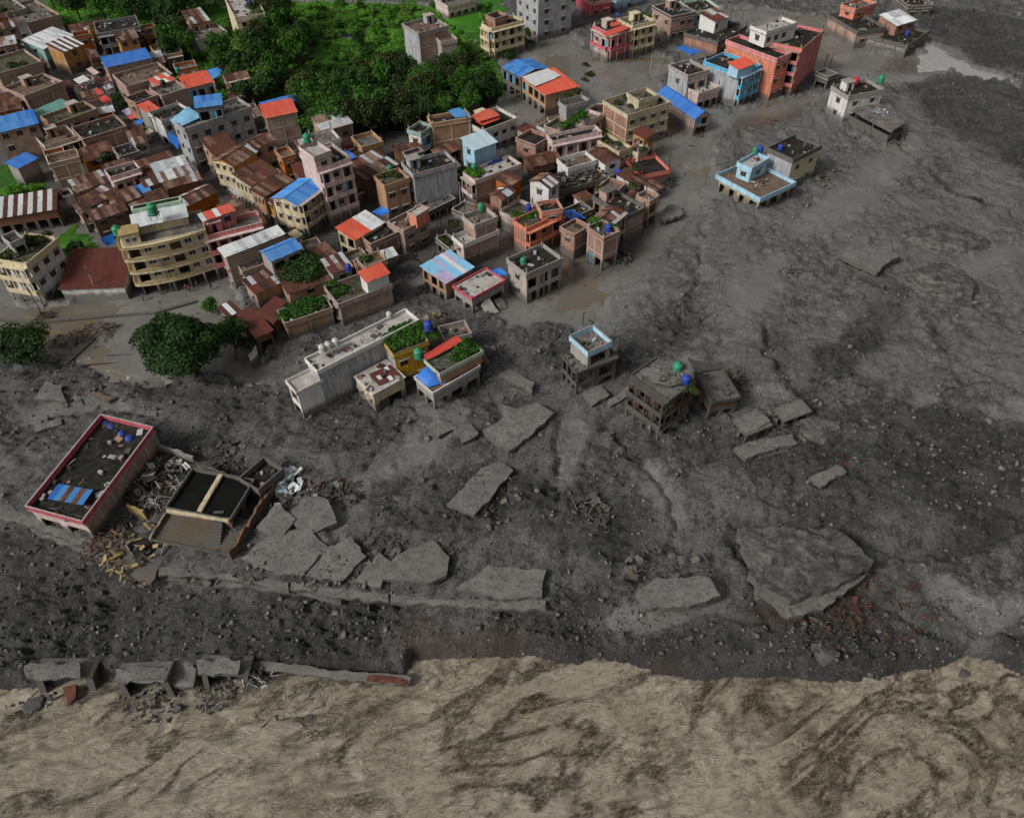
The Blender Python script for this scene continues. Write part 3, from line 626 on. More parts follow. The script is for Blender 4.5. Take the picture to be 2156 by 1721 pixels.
    # frame of columns and beams, balconies
    for fc, (sp, LL) in specs.items():
        for tk in sp.split():
            t, n = tk[0], int(tk[1:] or 1)
            if t == 'f':
                for i in range(n + 1):
                    u = min(max(LL * i / n, .16), LL - .16)
                    a, b = fbox(fc, u - .17, u + .17, .002 if 0 < i < n else .004, .06 if 0 < i < n else .064, zb, zt - .004, W); cube('column', trim, root, a, b)
                for kk in range(1, st + (1 if kind != 'flat' else 0)):
                    a, b = fbox(fc, .34, LL - .34, .003, .05, kk * sh - .2, kk * sh + .08, W); cube('floor_beam', trim, root, a, b)
            elif t == 'b':
                for kk in range(1, st):
                    a, b = fbox(fc, .05, LL - .05, .002, 1.05, kk * sh - .12, kk * sh + .04, W); cube('balcony_slab', trim, root, a, b)
                    a, b = fbox(fc, .05, LL - .05, .95, 1.05, kk * sh + .045, kk * sh + .85, W); cube('balcony_rail', par or wall, root, a, b)
                    for u in (.05, LL - .15):
                        a, b = fbox(fc, u, u + .1, .01, .946, kk * sh + .045, kk * sh + .85, W); cube('balcony_rail', par or wall, root, a, b)
                for i in range(n + 1):
                    u = min(max(LL * i / n, .3), LL - .3); a, b = fbox(fc, u - .12, u + .12, .7, .93, zb, zt - .03, W); cube('column', trim, root, a, b)
                a, b = fbox(fc, -.1, LL + .1, .26, 1.15, zt - .001, zt + .17, W); cube('canopy_slab', trim, root, a, b)
            elif t == 't':                                            # coloured band at every storey
                for kk in range(1, st + 1):
                    a, b = fbox(fc, -.06, LL + .06, .005, .22, kk * sh - .28, kk * sh - .06, W); cube('floor_band', par or trim, root, a, b)
    if flat:
        o_ = .22 if ov is None else ov; zs = zt
        if kind == 'flat':
            cube('roof_slab', trim, root, (-o_, -o_, zs + .002), (W + o_, D + o_, zs + .2))
            cube('roof_deck', 'dk_' + (rm or 'dark'), root, (-o_ + .16, -o_ + .16, zs + .203), (W + o_ - .16, D + o_ - .16, zs + .235))
            pm = par or wall
            if pp > .1:
                for a, b in (((-o_, -o_, 0), (W + o_, -o_ + .15, 1)), ((-o_, D + o_ - .15, 0), (W + o_, D + o_, 1)), ((-o_, -o_ + .152, 0), (-o_ + .15, D + o_ - .152, 1)), ((W + o_ - .15, -o_ + .152, 0), (W + o_, D + o_ - .152, 1))):
                    cube('parapet', pm, root, (a[0], a[1], zs + .201), (b[0], b[1], h + r.uniform(-.06, .06)))
                    cube('coping', trim, root, (a[0] - .02, a[1] - .02, h + .061), (b[0] + .02, b[1] + .02, h + .12))
            if stub and r.random() < stub:
                for (x_, y_) in ((0, 0), (W - .3, 0), (0, D - .3), (W - .3, D - .3)):
                    t_ = h + r.uniform(.3, 1.0); cube('column_stub', trim, root, (x_ + .16, y_ + .16, zs + .24), (x_ + .42, y_ + .42, t_)); cube('rebar', 'rustbar', root, (x_ + .2, y_ + .2, t_ + .001), (x_ + .38, y_ + .38, t_ + .7))
            zd = zs + .235
            if stub and W * D > 45 and z0 == 0 and r.random() < .45 and rm not in ('water', 'puddle', 'mud'):
                x_ = r.uniform(.3, W - 3.0); y_ = max(.3, D - 2.8)
                cube('stair_head', side or wall, root, (x_, y_, zd + .002), (x_ + 2.4, y_ + 2.2, zd + 2.1)); cube('stair_head_roof', trim, root, (x_ - .2, y_ - .2, zd + 2.102), (x_ + 2.6, y_ + 2.4, zd + 2.24))
                cube('door', 'dark', root, (x_ + .7, y_ - .012, zd + .01), (x_ + 1.5, y_ - .002, zd + 1.8))
            if clutter and r.random() < clutter and W * D > 14 and rm not in ('water', 'puddle'):
                cl = MB(); n_ = int(8 + W * D * .34); cols = ['woodd', 'wood', 'tin', 'rusta', 'conc', 'brick', 'concd', 'dk_moss', 'woodd'] if wall not in ('wreck', 'mudconc') else ['woodd', 'concd', 'mudconc', 'dk_mud']
                for _ in range(n_):
                    x_, y_ = r.uniform(.3, max(.4, W - .8)), r.uniform(.3, max(.4, D - .8))
                    if r.random() < .5: x_, y_ = (r.choice([.2, max(.3, W - .7)]), y_) if r.random() < .5 else (x_, r.choice([.2, max(.3, D - .7)]))
                    t_ = r.random(); mm = r.randrange(len(cols))
                    if t_ < .55: cl.box((-.5 * r.uniform(.2, .9), -.5 * r.uniform(.2, .7), 0), (.5 * r.uniform(.2, .9), .5 * r.uniform(.2, .7), r.uniform(.08, .6)), mm, Matrix.Translation((x_, y_, zd + .01)) @ Matrix.Rotation(r.uniform(0, 3), 4, 'Z'))
                    elif t_ < .85: a_ = r.uniform(0, 6.28); l_ = r.uniform(.5, 1.6); cl.bar((x_ - math.cos(a_) * l_ / 2, y_ - math.sin(a_) * l_ / 2, zd + .06), (x_ + math.cos(a_) * l_ / 2, y_ + math.sin(a_) * l_ / 2, zd + r.uniform(.06, .5)), r.uniform(.03, .07), mm, 4)
                    else: cl.box((-.6, -.45, 0), (.6, .45, .03), mm, Matrix.Translation((x_, y_, zd + .06)) @ Matrix.Rotation(r.uniform(0, 3), 4, 'Z') @ Matrix.Rotation(r.uniform(-.15, .3), 4, 'X'))
                co = cl.build('roof_clutter', cols, None); co.location = (f.x, f.y, z0); co.rotation_euler = root.rotation_euler
                tag(co, 'odds and ends on ' + ' '.join(label.split()[:12]), 'clutter', kind='stuff')
            HOUSES[key or label] = (root, W, D, zd + z0)
    else:
        o_ = .35 if ov is None else ov; mats = SHEETS[rm]; od = rm == 'stripe'
        if kind == 'shed':
            rs = rise if rise is not None else .16 * D
            slope(root, (-o_, -o_, h - rs * o_ / D), (1, 0, 0), (0, 1, 0), W + 2 * o_, D + 2 * o_, rs * (D + 2 * o_) / D, mats, r, od, half)
            g = MB(); i_ = .01
            g.quad((i_, i_, h), (W - i_, i_, h), (W - i_, D - i_, h + rs), (i_, D - i_, h + rs)); g.quad((i_, D - i_, h), (i_, D - i_, h + rs), (W - i_, D - i_, h + rs), (W - i_, D - i_, h))
            g.quad((i_, i_, h), (i_, D - i_, h + rs), (i_, D - i_, h)); g.quad((W - i_, i_, h), (W - i_, D - i_, h), (W - i_, D - i_, h + rs)); g.build('gable_wall', [wall], root)
        elif kind == 'gablex':
            rs = rise if rise is not None else .17 * D; hd = D / 2; ex = rs * o_ / hd
            slope(root, (-o_, -o_, h - ex), (1, 0, 0), (0, 1, 0), W + 2 * o_, hd + o_, rs + ex, mats, r, od, half)
            slope(root, (W + o_, D + o_, h - ex), (-1, 0, 0), (0, -1, 0), W + 2 * o_, hd + o_, rs + ex, mats, r, od, half and (half[1], half[0], 1 - half[2]))
            g = MB()
            for x_ in (.01, W - .01): g.quad((x_, 0, h), (x_, hd, h + rs), (x_, D, h))
            g.build('gable_wall', [wall], root)
            cube('ridge_cap', mats[0], root, (-o_, hd - .18, h + rs + .03), (W + o_, hd + .18, h + rs + .1))
        elif kind == 'gabley':
            rs = rise if rise is not None else .17 * W; hw = W / 2; ex = rs * o_ / hw
            slope(root, (-o_, D + o_, h - ex), (0, -1, 0), (1, 0, 0), D + 2 * o_, hw + o_, rs + ex, mats, r, od, half)
            slope(root, (W + o_, -o_, h - ex), (0, 1, 0), (-1, 0, 0), D + 2 * o_, hw + o_, rs + ex, mats, r, od, half and (half[1], half[0], 1 - half[2]))
            g = MB()
            for y_ in (.01, D - .01): g.quad((0, y_, h), (hw, y_, h + rs), (W, y_, h))
            g.build('gable_wall', [wall], root)
            cube('ridge_cap', mats[0], root, (hw - .18, -o_, h + rs + .03), (hw + .18, D + o_, h + rs + .1))
        HOUSES[key or label] = (root, W, D, h + z0)
    return root, W, D

# ------------------------------------------------------------------ other kinds of things
def lathe(prof, n=14):
    v = []; f = []
    for (r_, z_) in prof:
        for i in range(n): a = 2 * math.pi * i / n; v.append((r_ * math.cos(a), r_ * math.sin(a), z_))
    for j in range(len(prof) - 1):
        for i in range(n): i2 = (i + 1) % n; f.append((j * n + i, j * n + i2, (j + 1) * n + i2, (j + 1) * n + i))
    f.append(tuple(range(n - 1, -1, -1))); f.append(tuple((len(prof) - 1) * n + i for i in range(n)))
    return v, f
def tank(label, c, x, y, z, m='tank_green', s=1.0, stand=0.0, tilt=None, sm='wood'):
    p_ = P(c, x, y, z); root = empty('water_tank', p_); tag(root, label, 'water tank')
    key = ('tank', m)
    if key not in _cache:
        v, f = lathe([(.60, 0), (.62, .05), (.62, .28), (.585, .32), (.585, .38), (.62, .42), (.62, .70), (.585, .74), (.585, .80), (.62, .84), (.61, 1.08), (.48, 1.24), (.27, 1.32)], 16)
        _cache[key] = mesh('tank_body', v, f, m, True)
        v, f = lathe([(.25, 1.30), (.26, 1.42), (.18, 1.46)], 12); _cache[key + ('lid',)] = mesh('tank_lid', v, f, m, True)
    b = obj('body', _cache[key], root, (0, 0, stand), tilt or (0, 0, 0), (s, s, s)); obj('lid', _cache[key + ('lid',)], b)
    if stand:
        for dx in (-.4, .4):
            for dy in (-.4, .4): cube('stand_leg', sm, root, (dx * s - .05, dy * s - .05, 0), (dx * s + .05, dy * s + .05, stand - .06))
        cube('stand_top', sm, root, (-.6 * s, -.6 * s, stand - .058), (.6 * s, .6 * s, stand - .004))
    return root
def tarp(label, c, pts, m, name='tarpaulin', sag=.25, n=7, group=None):
    """draped sheet over four surveyed corners [(x,y,z)*4]"""
    r = random.Random(label); q = [P(c, *t) for t in pts]; v = []; f = []
    for i in range(n + 1):
        for j in range(n + 1):
            a, b = i / n, j / n; p_ = q[0] * (1 - a) * (1 - b) + q[1] * a * (1 - b) + q[2] * a * b + q[3] * (1 - a) * b
            p_.z += -sag * math.sin(math.pi * a) * math.sin(math.pi * b) + r.uniform(-.07, .07) + .08 * math.sin(9 * a + 3 * b); v.append(p_)
    for i in range(n):
        for j in range(n): k_ = i * (n + 1) + j; f.append((k_, k_ + n + 1, k_ + n + 2, k_ + 1))
    c0 = sum(v, Vector()) / len(v); v = [a - c0 for a in v]; nn = len(v)
    v2 = v + [a - Vector((0, 0, .03)) for a in v]; f2 = f + [tuple(i + nn for i in reversed(t)) for t in f]
    o = obj(name, mesh(name, v2, f2, m, True), None, c0); return tag(o, label, 'tarpaulin', group)
def slab(label, c, pts, th=.45, m=('crust', 'mudconc'), cat='concrete slab', name='concrete_slab', jag=.22, seed=None, group=None, legs=0, parent=None):
    """broken floor plate: corners surveyed [(x,y,z)], ragged outline, real thickness"""
    if name == 'concrete_slab' and -.5 < pts[0][2] < 1.7: pts = [(t[0], t[1], t[2] + .7) for t in pts]; th = max(th, .5) * 1.35
    r = random.Random(seed or label); P3 = [P(c, *t) for t in pts]; ring = []
    for i in range(len(P3)):
        a, b = P3[i], P3[(i + 1) % len(P3)]; n = max(1, int((b - a).length / .9))
        for j in range(n):
            p_ = a.lerp(b, j / n); d = Vector((r.uniform(-1, 1), r.uniform(-1, 1), 0)) * (jag if j else jag * .5); ring.append(p_ + d + Vector((0, 0, r.uniform(-.05, .05))))
    A_ = np.array([[p_.x, p_.y, 1] for p_ in P3]); sol = np.linalg.lstsq(A_, np.array([p_.z for p_ in P3]), rcond=None)[0]
    fz = lambda p_: float(sol[0] * p_.x + sol[1] * p_.y + sol[2])
    for p_ in ring: p_.z = fz(p_) + r.uniform(-.06, .03)
    c0 = sum(ring, Vector()) / len(ring); mid = [c0 + (p_ - c0) * .62 for p_ in ring]
    for p_ in mid: p_.z = fz(p_) + r.uniform(.0, .07)
    n = len(ring); v = ring + mid + [Vector((c0.x, c0.y, fz(c0) + .04))] + [p_ - Vector((0, 0, th + r.uniform(-.08, .1))) for p_ in ring]
    f = []; mi = []
    for i in range(n):
        j = (i + 1) % n
        f += [(i, j, n + j, n + i), (n + i, n + j, 2 * n), (j, i, 2 * n + 1 + i, 2 * n + 1 + j)]; mi += [0, 0, 1]
    f.append(tuple(2 * n + 1 + i for i in range(n - 1, -1, -1))); mi.append(1)
    root = empty(name, (c0.x, c0.y, 0)); tag(root, label, cat, group)
    v = [a - Vector((c0.x, c0.y, 0)) for a in v]
    obj('slab_plate', mesh('slab_plate', v, f, list(m), False, mi), root)
    for i in range(legs):
        a = ring[int(n * (i + .5) / legs)]; a = c0 + (a - c0) * .86 - Vector((c0.x, c0.y, 0)); b = a + Vector((r.uniform(-.4, .4), r.uniform(-.4, .4), 0))
        mb = MB(); mb.bar((a.x, a.y, a.z - th), (b.x, b.y, -1.2), .2, n=4); mb.build('column', ['mudconc'], root)
    for i in range(r.randint(2, 5)):                                        # bent reinforcing bars
        a = r.choice(ring) - Vector((c0.x, c0.y, 0)); d = Vector((a.x, a.y, 0)).normalized() if a.length > .1 else Vector((1, 0, 0)); mb = MB(); a = a - Vector((0, 0, th * .5))
        b = a + d * r.uniform(.4, 1.0) + Vector((r.uniform(-.3, .3), r.uniform(-.3, .3), r.uniform(-.3, .3))); mb.bar(a, b, .025, n=4); mb.bar(b, b + Vector((r.uniform(-.4, .4), r.uniform(-.4, .4), -.5)), .025, n=4); mb.build('reinforcing_bar', ['rustbar'], root)
    return root
def debris(label, c, x, y, z, rad, n, mats, ln=(.6, 2.2), th=(.03, .09), hgt=1.0, plates=.25, cat='debris', name='debris_pile', asp=1.0):
    r = random.Random(label); p0 = P(c, x, y, z); mb = MB()
    for i in range(n):
        a = r.uniform(0, 6.28); d = rad * math.sqrt(r.random()); q = Vector((d * math.cos(a) * asp, d * math.sin(a), hgt * (1 - (d / rad) ** 1.5) * r.random() + .02))
        di = Vector((r.uniform(-1, 1), r.uniform(-1, 1), r.uniform(-.35, .55))).normalized(); L_ = r.uniform(*ln); m = r.randrange(len(mats))
        if r.random() < plates:
            M4 = Matrix.Translation(q) @ Matrix.Rotation(r.uniform(0, 6), 4, 'Z') @ Matrix.Rotation(r.uniform(-.7, .7), 4, 'X') @ Matrix.Rotation(r.uniform(-.7, .7), 4, 'Y'); s = L_ * .35
            mb.box((-s, -s * .6, -.05), (s, s * .6, .05), m, M4)
        else: mb.bar(q - di * L_ * .5, q + di * L_ * .5, r.uniform(*th), m, 4)
    return tag(mb.build(name, mats, None, loc=p0), label, cat)

def leafcloud(blobs, n, size, seed, flat=.35, inner=.3):
    R = np.random.RandomState(seed); wts = np.array([b[3] * b[4] for b in blobs], float); wts /= wts.sum()
    bi = R.choice(len(blobs), n, p=wts); bl = np.array(blobs)[bi]
    d = R.normal(size=(n, 3)); d /= np.linalg.norm(d, axis=1, keepdims=True); d[:, 2] = np.where(d[:, 2] < -.35, -d[:, 2], d[:, 2])
    rr = np.where(R.rand(n) < inner, R.uniform(.35, .8, n), R.uniform(.82, 1.06, n))[:, None]
    c = bl[:, :3] + d * rr * bl[:, [3, 3, 4]]
    nn = d * .9 + R.normal(size=(n, 3)) * .55 + np.array([0, 0, flat]); nn /= np.linalg.norm(nn, axis=1, keepdims=True)
    t = np.cross(nn, R.normal(size=(n, 3))); t /= np.linalg.norm(t, axis=1, keepdims=True); b = np.cross(nn, t)
    s = size * R.uniform(.55, 1.25, n)[:, None]; asp = R.uniform(.45, .8, n)[:, None]
    v = np.stack([c - t * s, c + b * s * asp * .8 - t * s * .1, c + t * s, c - b * s * asp * .8 + t * s * .1], 1).reshape(-1, 3)
    return v, np.arange(4 * n).reshape(n, 4)
def blobs_for(seed, rx, rz, n, z0):
    r = random.Random(seed); out = [(0, 0, z0, rx * .72, rz * .8)]
    for i in range(n):
        a = 6.283 * i / n + r.uniform(-.4, .4); d = rx * r.uniform(.4, .72); s = r.uniform(.32, .52); out.append((d * math.cos(a), d * math.sin(a), z0 + rz * r.uniform(-.35, .5), rx * s, rz * s * 1.0))
    for i in range(max(2, n // 3)): a = r.uniform(0, 6.28); d = rx * r.uniform(0, .4); out.append((d * math.cos(a), d * math.sin(a), z0 + rz * r.uniform(.45, .75), rx * .34, rz * .34))
    return out
def trunkmesh(rx, z0, seed, rb):
    r = random.Random(seed); mb = MB(); top = Vector((r.uniform(-.2, .2), r.uniform(-.2, .2), z0 * .7)); mb.bar((0, 0, -.5), top, rb, n=8, r2=rb * .65)
    for i in range(5):
        a = 6.283 * i / 5 + r.uniform(-.4, .4); m_ = top + Vector((math.cos(a), math.sin(a), .7)) * rx * .28; mb.bar(top - Vector((0, 0, .2)), m_, rb * .5, n=6, r2=rb * .3)
        mb.bar(m_, m_ + Vector((math.cos(a + .3), math.sin(a + .3), .6)) * rx * .3, rb * .3, n=5, r2=rb * .1); mb.bar(m_, m_ + Vector((math.cos(a - .6), math.sin(a - .6), .9)) * rx * .25, rb * .25, n=5, r2=rb * .08)
    return mb
_tree = {}
def tree(label, c, x, y, R_, Hh, lm='leaf_dark', n=1500, leaf=.5, var=0, group=None, name='tree', cat='tree', z=0.0, own=False):
    """x,y = sighting of the middle of the crown; R_ crown radius, Hh full height"""
    r = random.Random(label + str(x)); cz = Hh * .62; p_ = P(c, x, y, z + cz); root = empty(name, (p_.x, p_.y, z), r.uniform(0, 6.28)); tag(root, label, cat, group)
    if own: key = ('own', label)
    else: key = (var, lm)
    if key not in _tree:
        R0, H0 = (R_, Hh) if own else (4.5, 8.5)
        bl = blobs_for(str(key), R0, H0 * .44, 14, H0 * .56)
        v, q = leafcloud(bl, n, leaf, abs(hash(str(key)) if False else sum(map(ord, str(key)))) % 9999)
        _tree[key] = (nmesh('crown', v, q, lm), None, R0, H0); tm = trunkmesh(R0, H0 * .62, str(key), .045 * H0); me = mesh('trunk', tm.v, tm.f, 'bark'); _tree[key] = (_tree[key][0], me, R0, H0)
    cm, tm, R0, H0 = _tree[key]; s = (R_ / R0, R_ / R0, Hh / H0)
    obj('trunk', tm, root, sc=s); obj('crown', cm, root, sc=s)
    return root
def bush(label, c, pts, z, m='leaf_mid', n=700, leaf=.3, name='shrub', cat='shrub', group=None):
    """clump of foliage from blobs [(x,y,radius,height)] surveyed at height z"""
    q = [(P(c, x, y, z), r_, h_) for x, y, r_, h_ in pts]; c0 = q[0][0]
    bl = [(p_.x - c0.x, p_.y - c0.y, h_ * .45, r_, h_ * .55) for p_, r_, h_ in q]; v, f = leafcloud(bl, n, leaf, sum(map(ord, label)) % 9999)
    return tag(obj(name, nmesh(name, v, f, m), None, c0), label, cat, group)
# ================================================================== THE TOWN
# ---- crop 1: north-west quarter
H('brick block with flat grey roof in the far corner beside dark trees', 1, (15, 60), (215, 185), (465, 112), 6.5, 'brickp', 'f2', 'f2', 'flat:conc')
H('weathered concrete house with mossy roof at the picture corner', 1, (-160, 20), (-20, 120), (190, 55), 7.5, 'conc', '', 'f2', 'flat:moss')
H('teal house under bright white metal sheets beside the ochre house', 1, (255, 330), (345, 388), (585, 282), 5.5, 'teal', 'w1', 'w2', 'shed:white')
H('ochre house roofed with brown and pale striped sheets', 1, (378, 385), (500, 415), (662, 352), 6.5, 'ochre', 'f1', 'w1', 'shed:stripe')
H('dark grey three storey house with balconies and maroon roof edge', 1, (700, 190), (775, 270), (1110, 215), 9.5, 'dgrey', 'w1', 'b5', 'flat:dark', par='dgrey', trim='conc')
H('plain orange plastered annex beside the dark grey balcony house', 1, (1090, 215), (1150, 285), (1282, 262), 6.0, 'orange', '', 'w1', 'flat:brown')
H('small brick house on the hillside edge among dark trees', 1, (1465, 130), (1530, 190), (1670, 160), 7.5, 'bricko', 'w1', 'w2', 'shed:rust')
H('long low grey roofed house with white front wall under trees', 1, (1480, 235), (1575, 312), (1850, 285), 5.5, 'white', '', 'w2', 'flat:conc', pp=.3)
H('tall cream house with light blue roof at the top edge by trees', 1, (1790, -30), (1880, 140), (2100, 85), 12.5, 'cream', '', 'w2 t', 'flat:pale', trim='pinkw')
H('brick house under the long bright blue roof near the market street', 1, (738, 475), (850, 535), (1195, 460), 7.0, 'brickp', 'w2', 'f3', 'gablex:blue')
H('small white sheet roofed shed beside the long blue roof', 1, (1185, 455), (1215, 515), (1312, 490), 5.0, 'dgrey', '', '', 'shed:tin')
H('long low brick house with plain flat roof along the market street', 1, (890, 600), (1010, 690), (1370, 590), 6.0, 'brickp', 's3', 'f4', 'flat:brown')
H('tiny house with red and white roof behind the orange roof', 1, (1222, 645), (1262, 682), (1390, 632), 6.5, 'conc', '', 'w1', 'shed:redw')
H('grey house with glowing orange red metal roof near the tree edge', 1, (1420, 650), (1492, 702), (1700, 650), 7.0, 'grey', '', 'o3', 'shed:red')
H('blue roofed shed tucked under the trees behind the orange roof', 1, (1650, 590), (1702, 622), (1785, 590), 4.0, 'conc', '', '', 'shed:blue2')
H('concrete house with bare brick front below the orange red roof', 1, (1215, 700), (1290, 765), (1490, 700), 7.0, 'brickp', 'w1', 'f2', 'flat:conc')
H('narrow brick house with black flat roof on the market street', 1, (1030, 770), (1085, 822), (1245, 762), 7.0, 'brick', 'w1', 'f2', 'flat:dark')
H('little scarlet roofed house squeezed beside the market street', 1, (1110, 862), (1180, 895), (1232, 850), 6.5, 'conc', '', '', 'shed:red')
H('flat roofed house cluttered on top beside the grey white block', 1, (1190, 900), (1290, 962), (1520, 880), 7.0, 'white', 's2', 'w3', 'flat:dark')
r_, W_, D_ = H('large grey white three storey block with many small dark windows', 1, (1365, 955), (1475, 1028), (2000, 850), 11.0, 'stained', 'w2', 'w5', 'flat:conc', par='grey')
H('rooftop pavilion with sky blue roof on the grey white block', 1, (1525, 805), (1565, 858), (1765, 832), 3.6, 'dgrey', '', 'o2', 'shed:blue2', name='roof_pavilion', cat='pavilion', z0=10.2, zb=0)
tarp('pale blue curved awning on the corner of the grey white block', 1, [(1355, 960, 11.2), (1445, 1012, 10.5), (1610, 925, 11.2), (1505, 850, 12.0)], 'tarp_sky', sag=-.5)
tarp('deep blue sheet hanging down to the market street', 1, [(1340, 1050, 7.0), (1440, 1110, 6.5), (1420, 1190, 2.5), (1345, 1120, 2.5)], 'tarp_blue')
H('pale brick block with overgrown roof at the west edge', 1, (-150, 490), (-20, 590), (345, 505), 7.5, 'brickp', '', 'f3', 'flat:moss')
H('long pale brick house behind the teal roofed shed', 1, (70, 690), (195, 765), (495, 650), 8.0, 'brickp', 'w1', 'f3', 'flat:brown')
H('low shed with faded teal metal roof between brick houses', 1, (315, 900), (350, 965), (600, 852), 4.5, 'conc', '', '', 'shed:teal')
H('brown house with black roof and bare side just below the teal shed', 1, (345, 925), (425, 990), (765, 868), 6.5, 'tan', 's2', 'w3', 'flat:moss')
H('brick block under a faded blue roof at the west edge', 1, (-120, 1000), (-30, 1060), (300, 980), 9.0, 'brickp', '', 'w3', 'shed:blue2')
H('umber house with cream balcony below the black roofed brown house', 1, (275, 1080), (360, 1165), (620, 1095), 6.0, 'tan', 'w1', 'b3', 'flat:brown', par='cream2')
H('red brick house with broad black roof beside the market street', 1, (580, 1020), (665, 1110), (1005, 1005), 7.0, 'brick', 'w1', 'f3', 'flat:dark')
H('low orange house with plain terracotta sheet roof', 1, (645, 1220), (692, 1285), (920, 1215), 5.0, 'orange', '', 'w2', 'shed:rustr')
H('small dark house with plants and a white panel on top', 1, (905, 1185), (960, 1250), (1105, 1205), 6.0, 'dgrey', 'w1', 'w1', 'flat:dark')
H('lean-to with bright blue roof beside the grass plot', 1, (95, 1300), (140, 1340), (290, 1262), 5.0, 'conc', '', '', 'shed:blue')
H('brick house with red sheet roof and scrap behind it', 1, (-40, 800), (20, 850), (150, 790), 6.5, 'bricko', '', 'w1', 'shed:rustr')
H('white house with tin roof at the west edge near scrap', 1, (20, 470), (60, 510), (130, 475), 6.0, 'white', '', 'w1', 'shed:white')
# ---- crop 5: west, red roofs
H('tall raw brick house with pale frame beside the grass plot', 5, (292, 70), (395, 112), (625, 55), 9.5, 'brickp', 'w2', 'f2', 'flat:brown', trim='cream', side='cream2')
H('pinkish white house with balcony between rusty roofs', 5, (825, 165), (885, 215), (1110, 145), 8.0, 'pinkw', '', 'b3', 'flat:dark', trim='pinkw')
H('house with pale terracotta sheets beside the pinkish white house', 5, (1092, 110), (1130, 155), (1390, 75), 6.0, 'ochre', 'w1', 'w2', 'shed:rustr')
H('house with brown roof edged by a white blue strip of sheets', 5, (1240, 145), (1285, 250), (1535, 180), 6.0, 'tan', 'w1', 'w2', 'shed:tin')
H('low rusty roofed house below the white blue strip roof', 5, (1270, 270), (1330, 305), (1600, 232), 5.5, 'umber', 's1', '', 'shed:rust')
H('orange walled house under the broad brown gable by the street', 5, (1360, 400), (1450, 455), (1725, 330), 7.5, 'orange', 'w2', '', 'gablex:rust')
for i, (L, F, R, lab) in enumerate([((560, 270), (620, 330), (860, 250), 'rust brown sheet roofed house next to the tall raw brick house'), ((640, 405), (720, 450), (945, 335), 'rusty house with pale sheets in the middle of the red roof rows'),
        ((860, 385), (920, 440), (1115, 370), 'small rusty house between two longer rust roofed rows'), ((1030, 415), (1065, 470), (1335, 375), 'long rusty row behind the green tanked hotel'), ((690, 520), (745, 560), (1010, 475), 'low rusty house just above the dark yard of the hotel'),
        ((1110, 225), (1160, 290), (1275, 240), 'brown and white patched roof beside the pinkish white house'), ((590, 460), (640, 500), (840, 430), 'rust roofed cottage at the end of the narrow lane')]):
    H(lab, 5, L, F, R, 5.0 + .4 * (i % 3), ['umber', 'ochre', 'tan', 'orange'][i % 4], 'w1', 'w2', 'shed:rust')
H('small shed with light blue sheets among rusty roofs', 5, (1090, 310), (1120, 352), (1195, 322), 5.4, 'tan', '', '', 'shed:blue2')
H('long shed with bold red and white striped sheet roof', 5, (-70, 440), (-45, 545), (442, 465), 4.5, 'umber', '', 'o5', 'shed:stripe', rise=1.2)
H('tiny rust roofed hut by the striped roof shed', 5, (395, 365), (420, 412), (512, 382), 4.2, 'conc', '', '', 'shed:rustr')
H('small house with white skylight box by the lane', 5, (475, 330), (510, 370), (570, 350), 4.5, 'white', '', '', 'flat:dark', pp=.4)
H('pink three storey house with barred windows beside the curved hotel', 5, (1560, 610), (1622, 690), (2085, 575), 9.5, 'pink', '', 'b5', 'flat:conc', trim='pinkw', par='pink')
H('pink rooftop room at the back of the pink house', 5, (1590, 530), (1625, 560), (1860, 480), 3.0, 'pink', '', 'w2', 'shed:redw', name='roof_room', cat='room', z0=8.8, zb=0)
H('white house with arched balconies and overgrown roof at the west edge', 5, (-90, 900), (205, 905), (452, 705), 9.5, 'white', 'b3', 'w3', 'flat:moss', trim='cream', par='cream')
H('stair tower on the overgrown roof of the white west house', 5, (20, 690), (85, 740), (165, 690), 3.0, 'grey', '', 'o1', 'flat:moss', name='stair_tower', cat='tower', z0=8.8, zb=0)
H('long shed with dark maroon roof and white front wall', 5, (465, 890), (480, 1105), (985, 1085), 3.2, 'limewash', '', '', 'shed:maroon', rise=2.4)
# ---- crop 6: centre
H('ochre gabled house with brown roof over the street corner', 6, (75, 290), (182, 365), (365, 250), 8.0, 'ochre', 'w3 t', '', 'gablex:rust', trim='cream', side='cream2')
H('brown roofed house right behind the ochre gabled house', 6, (240, 185), (330, 235), (515, 150), 7.5, 'tan', 'w1', 'w2', 'gablex:rust')
H('rust roofed street house in front of the grey white block', 6, (-60, 190), (30, 275), (200, 200), 7.0, 'tan', 'w2', '', 'shed:rustr')
H('small orange walled house in the dense block behind the pale tower', 6, (520, 240), (578, 300), (682, 278), 7.0, 'orange', 'w1', 'w1', 'flat:brown')
H('row house with deep red sheet roof facing the street', 6, (215, 450), (320, 520), (540, 410), 7.0, 'cream2', 'w4', '', 'shed:rustr', side='cream2')
H('row house with many rusty brown sheets beside the red row house', 6, (345, 570), (425, 608), (655, 478), 7.0, 'tan', 'w3 s3', '', 'shed:rust')
H('narrow row house with rust red roof next to the blue roofed school', 6, (420, 590), (505, 668), (600, 610), 6.0, 'ochre', 'w2', '', 'shed:rustr')
H('small maroon roof leaning against the pale tower house', 6, (660, 390), (738, 470), (770, 440), 6.0, 'umber', '', '', 'shed:maroon')
H('cream house with wide bright blue sheet roof and arched windows', 6, (530, 600), (705, 680), (915, 525), 8.0, 'cream', 'w3', 'b3', 'gablex:blue2', par='cream2', rise=.9, side='cream')
H('pale pink five storey tower house with deep balconies', 6, (720, 265), (865, 385), (1172, 345), 13.5, 'pinkw', '', 'b3', 'flat:dark', par='pinkw', trim='pinkw', key='tower')
H('tall bare side block on the pale pink tower house', 6, (714, 210), (832, 292), (955, 242), 3.4, 'pinkw', '', 'w1', 'flat:pale', name='stair_tower', cat='tower', z0=12.8, zb=0)
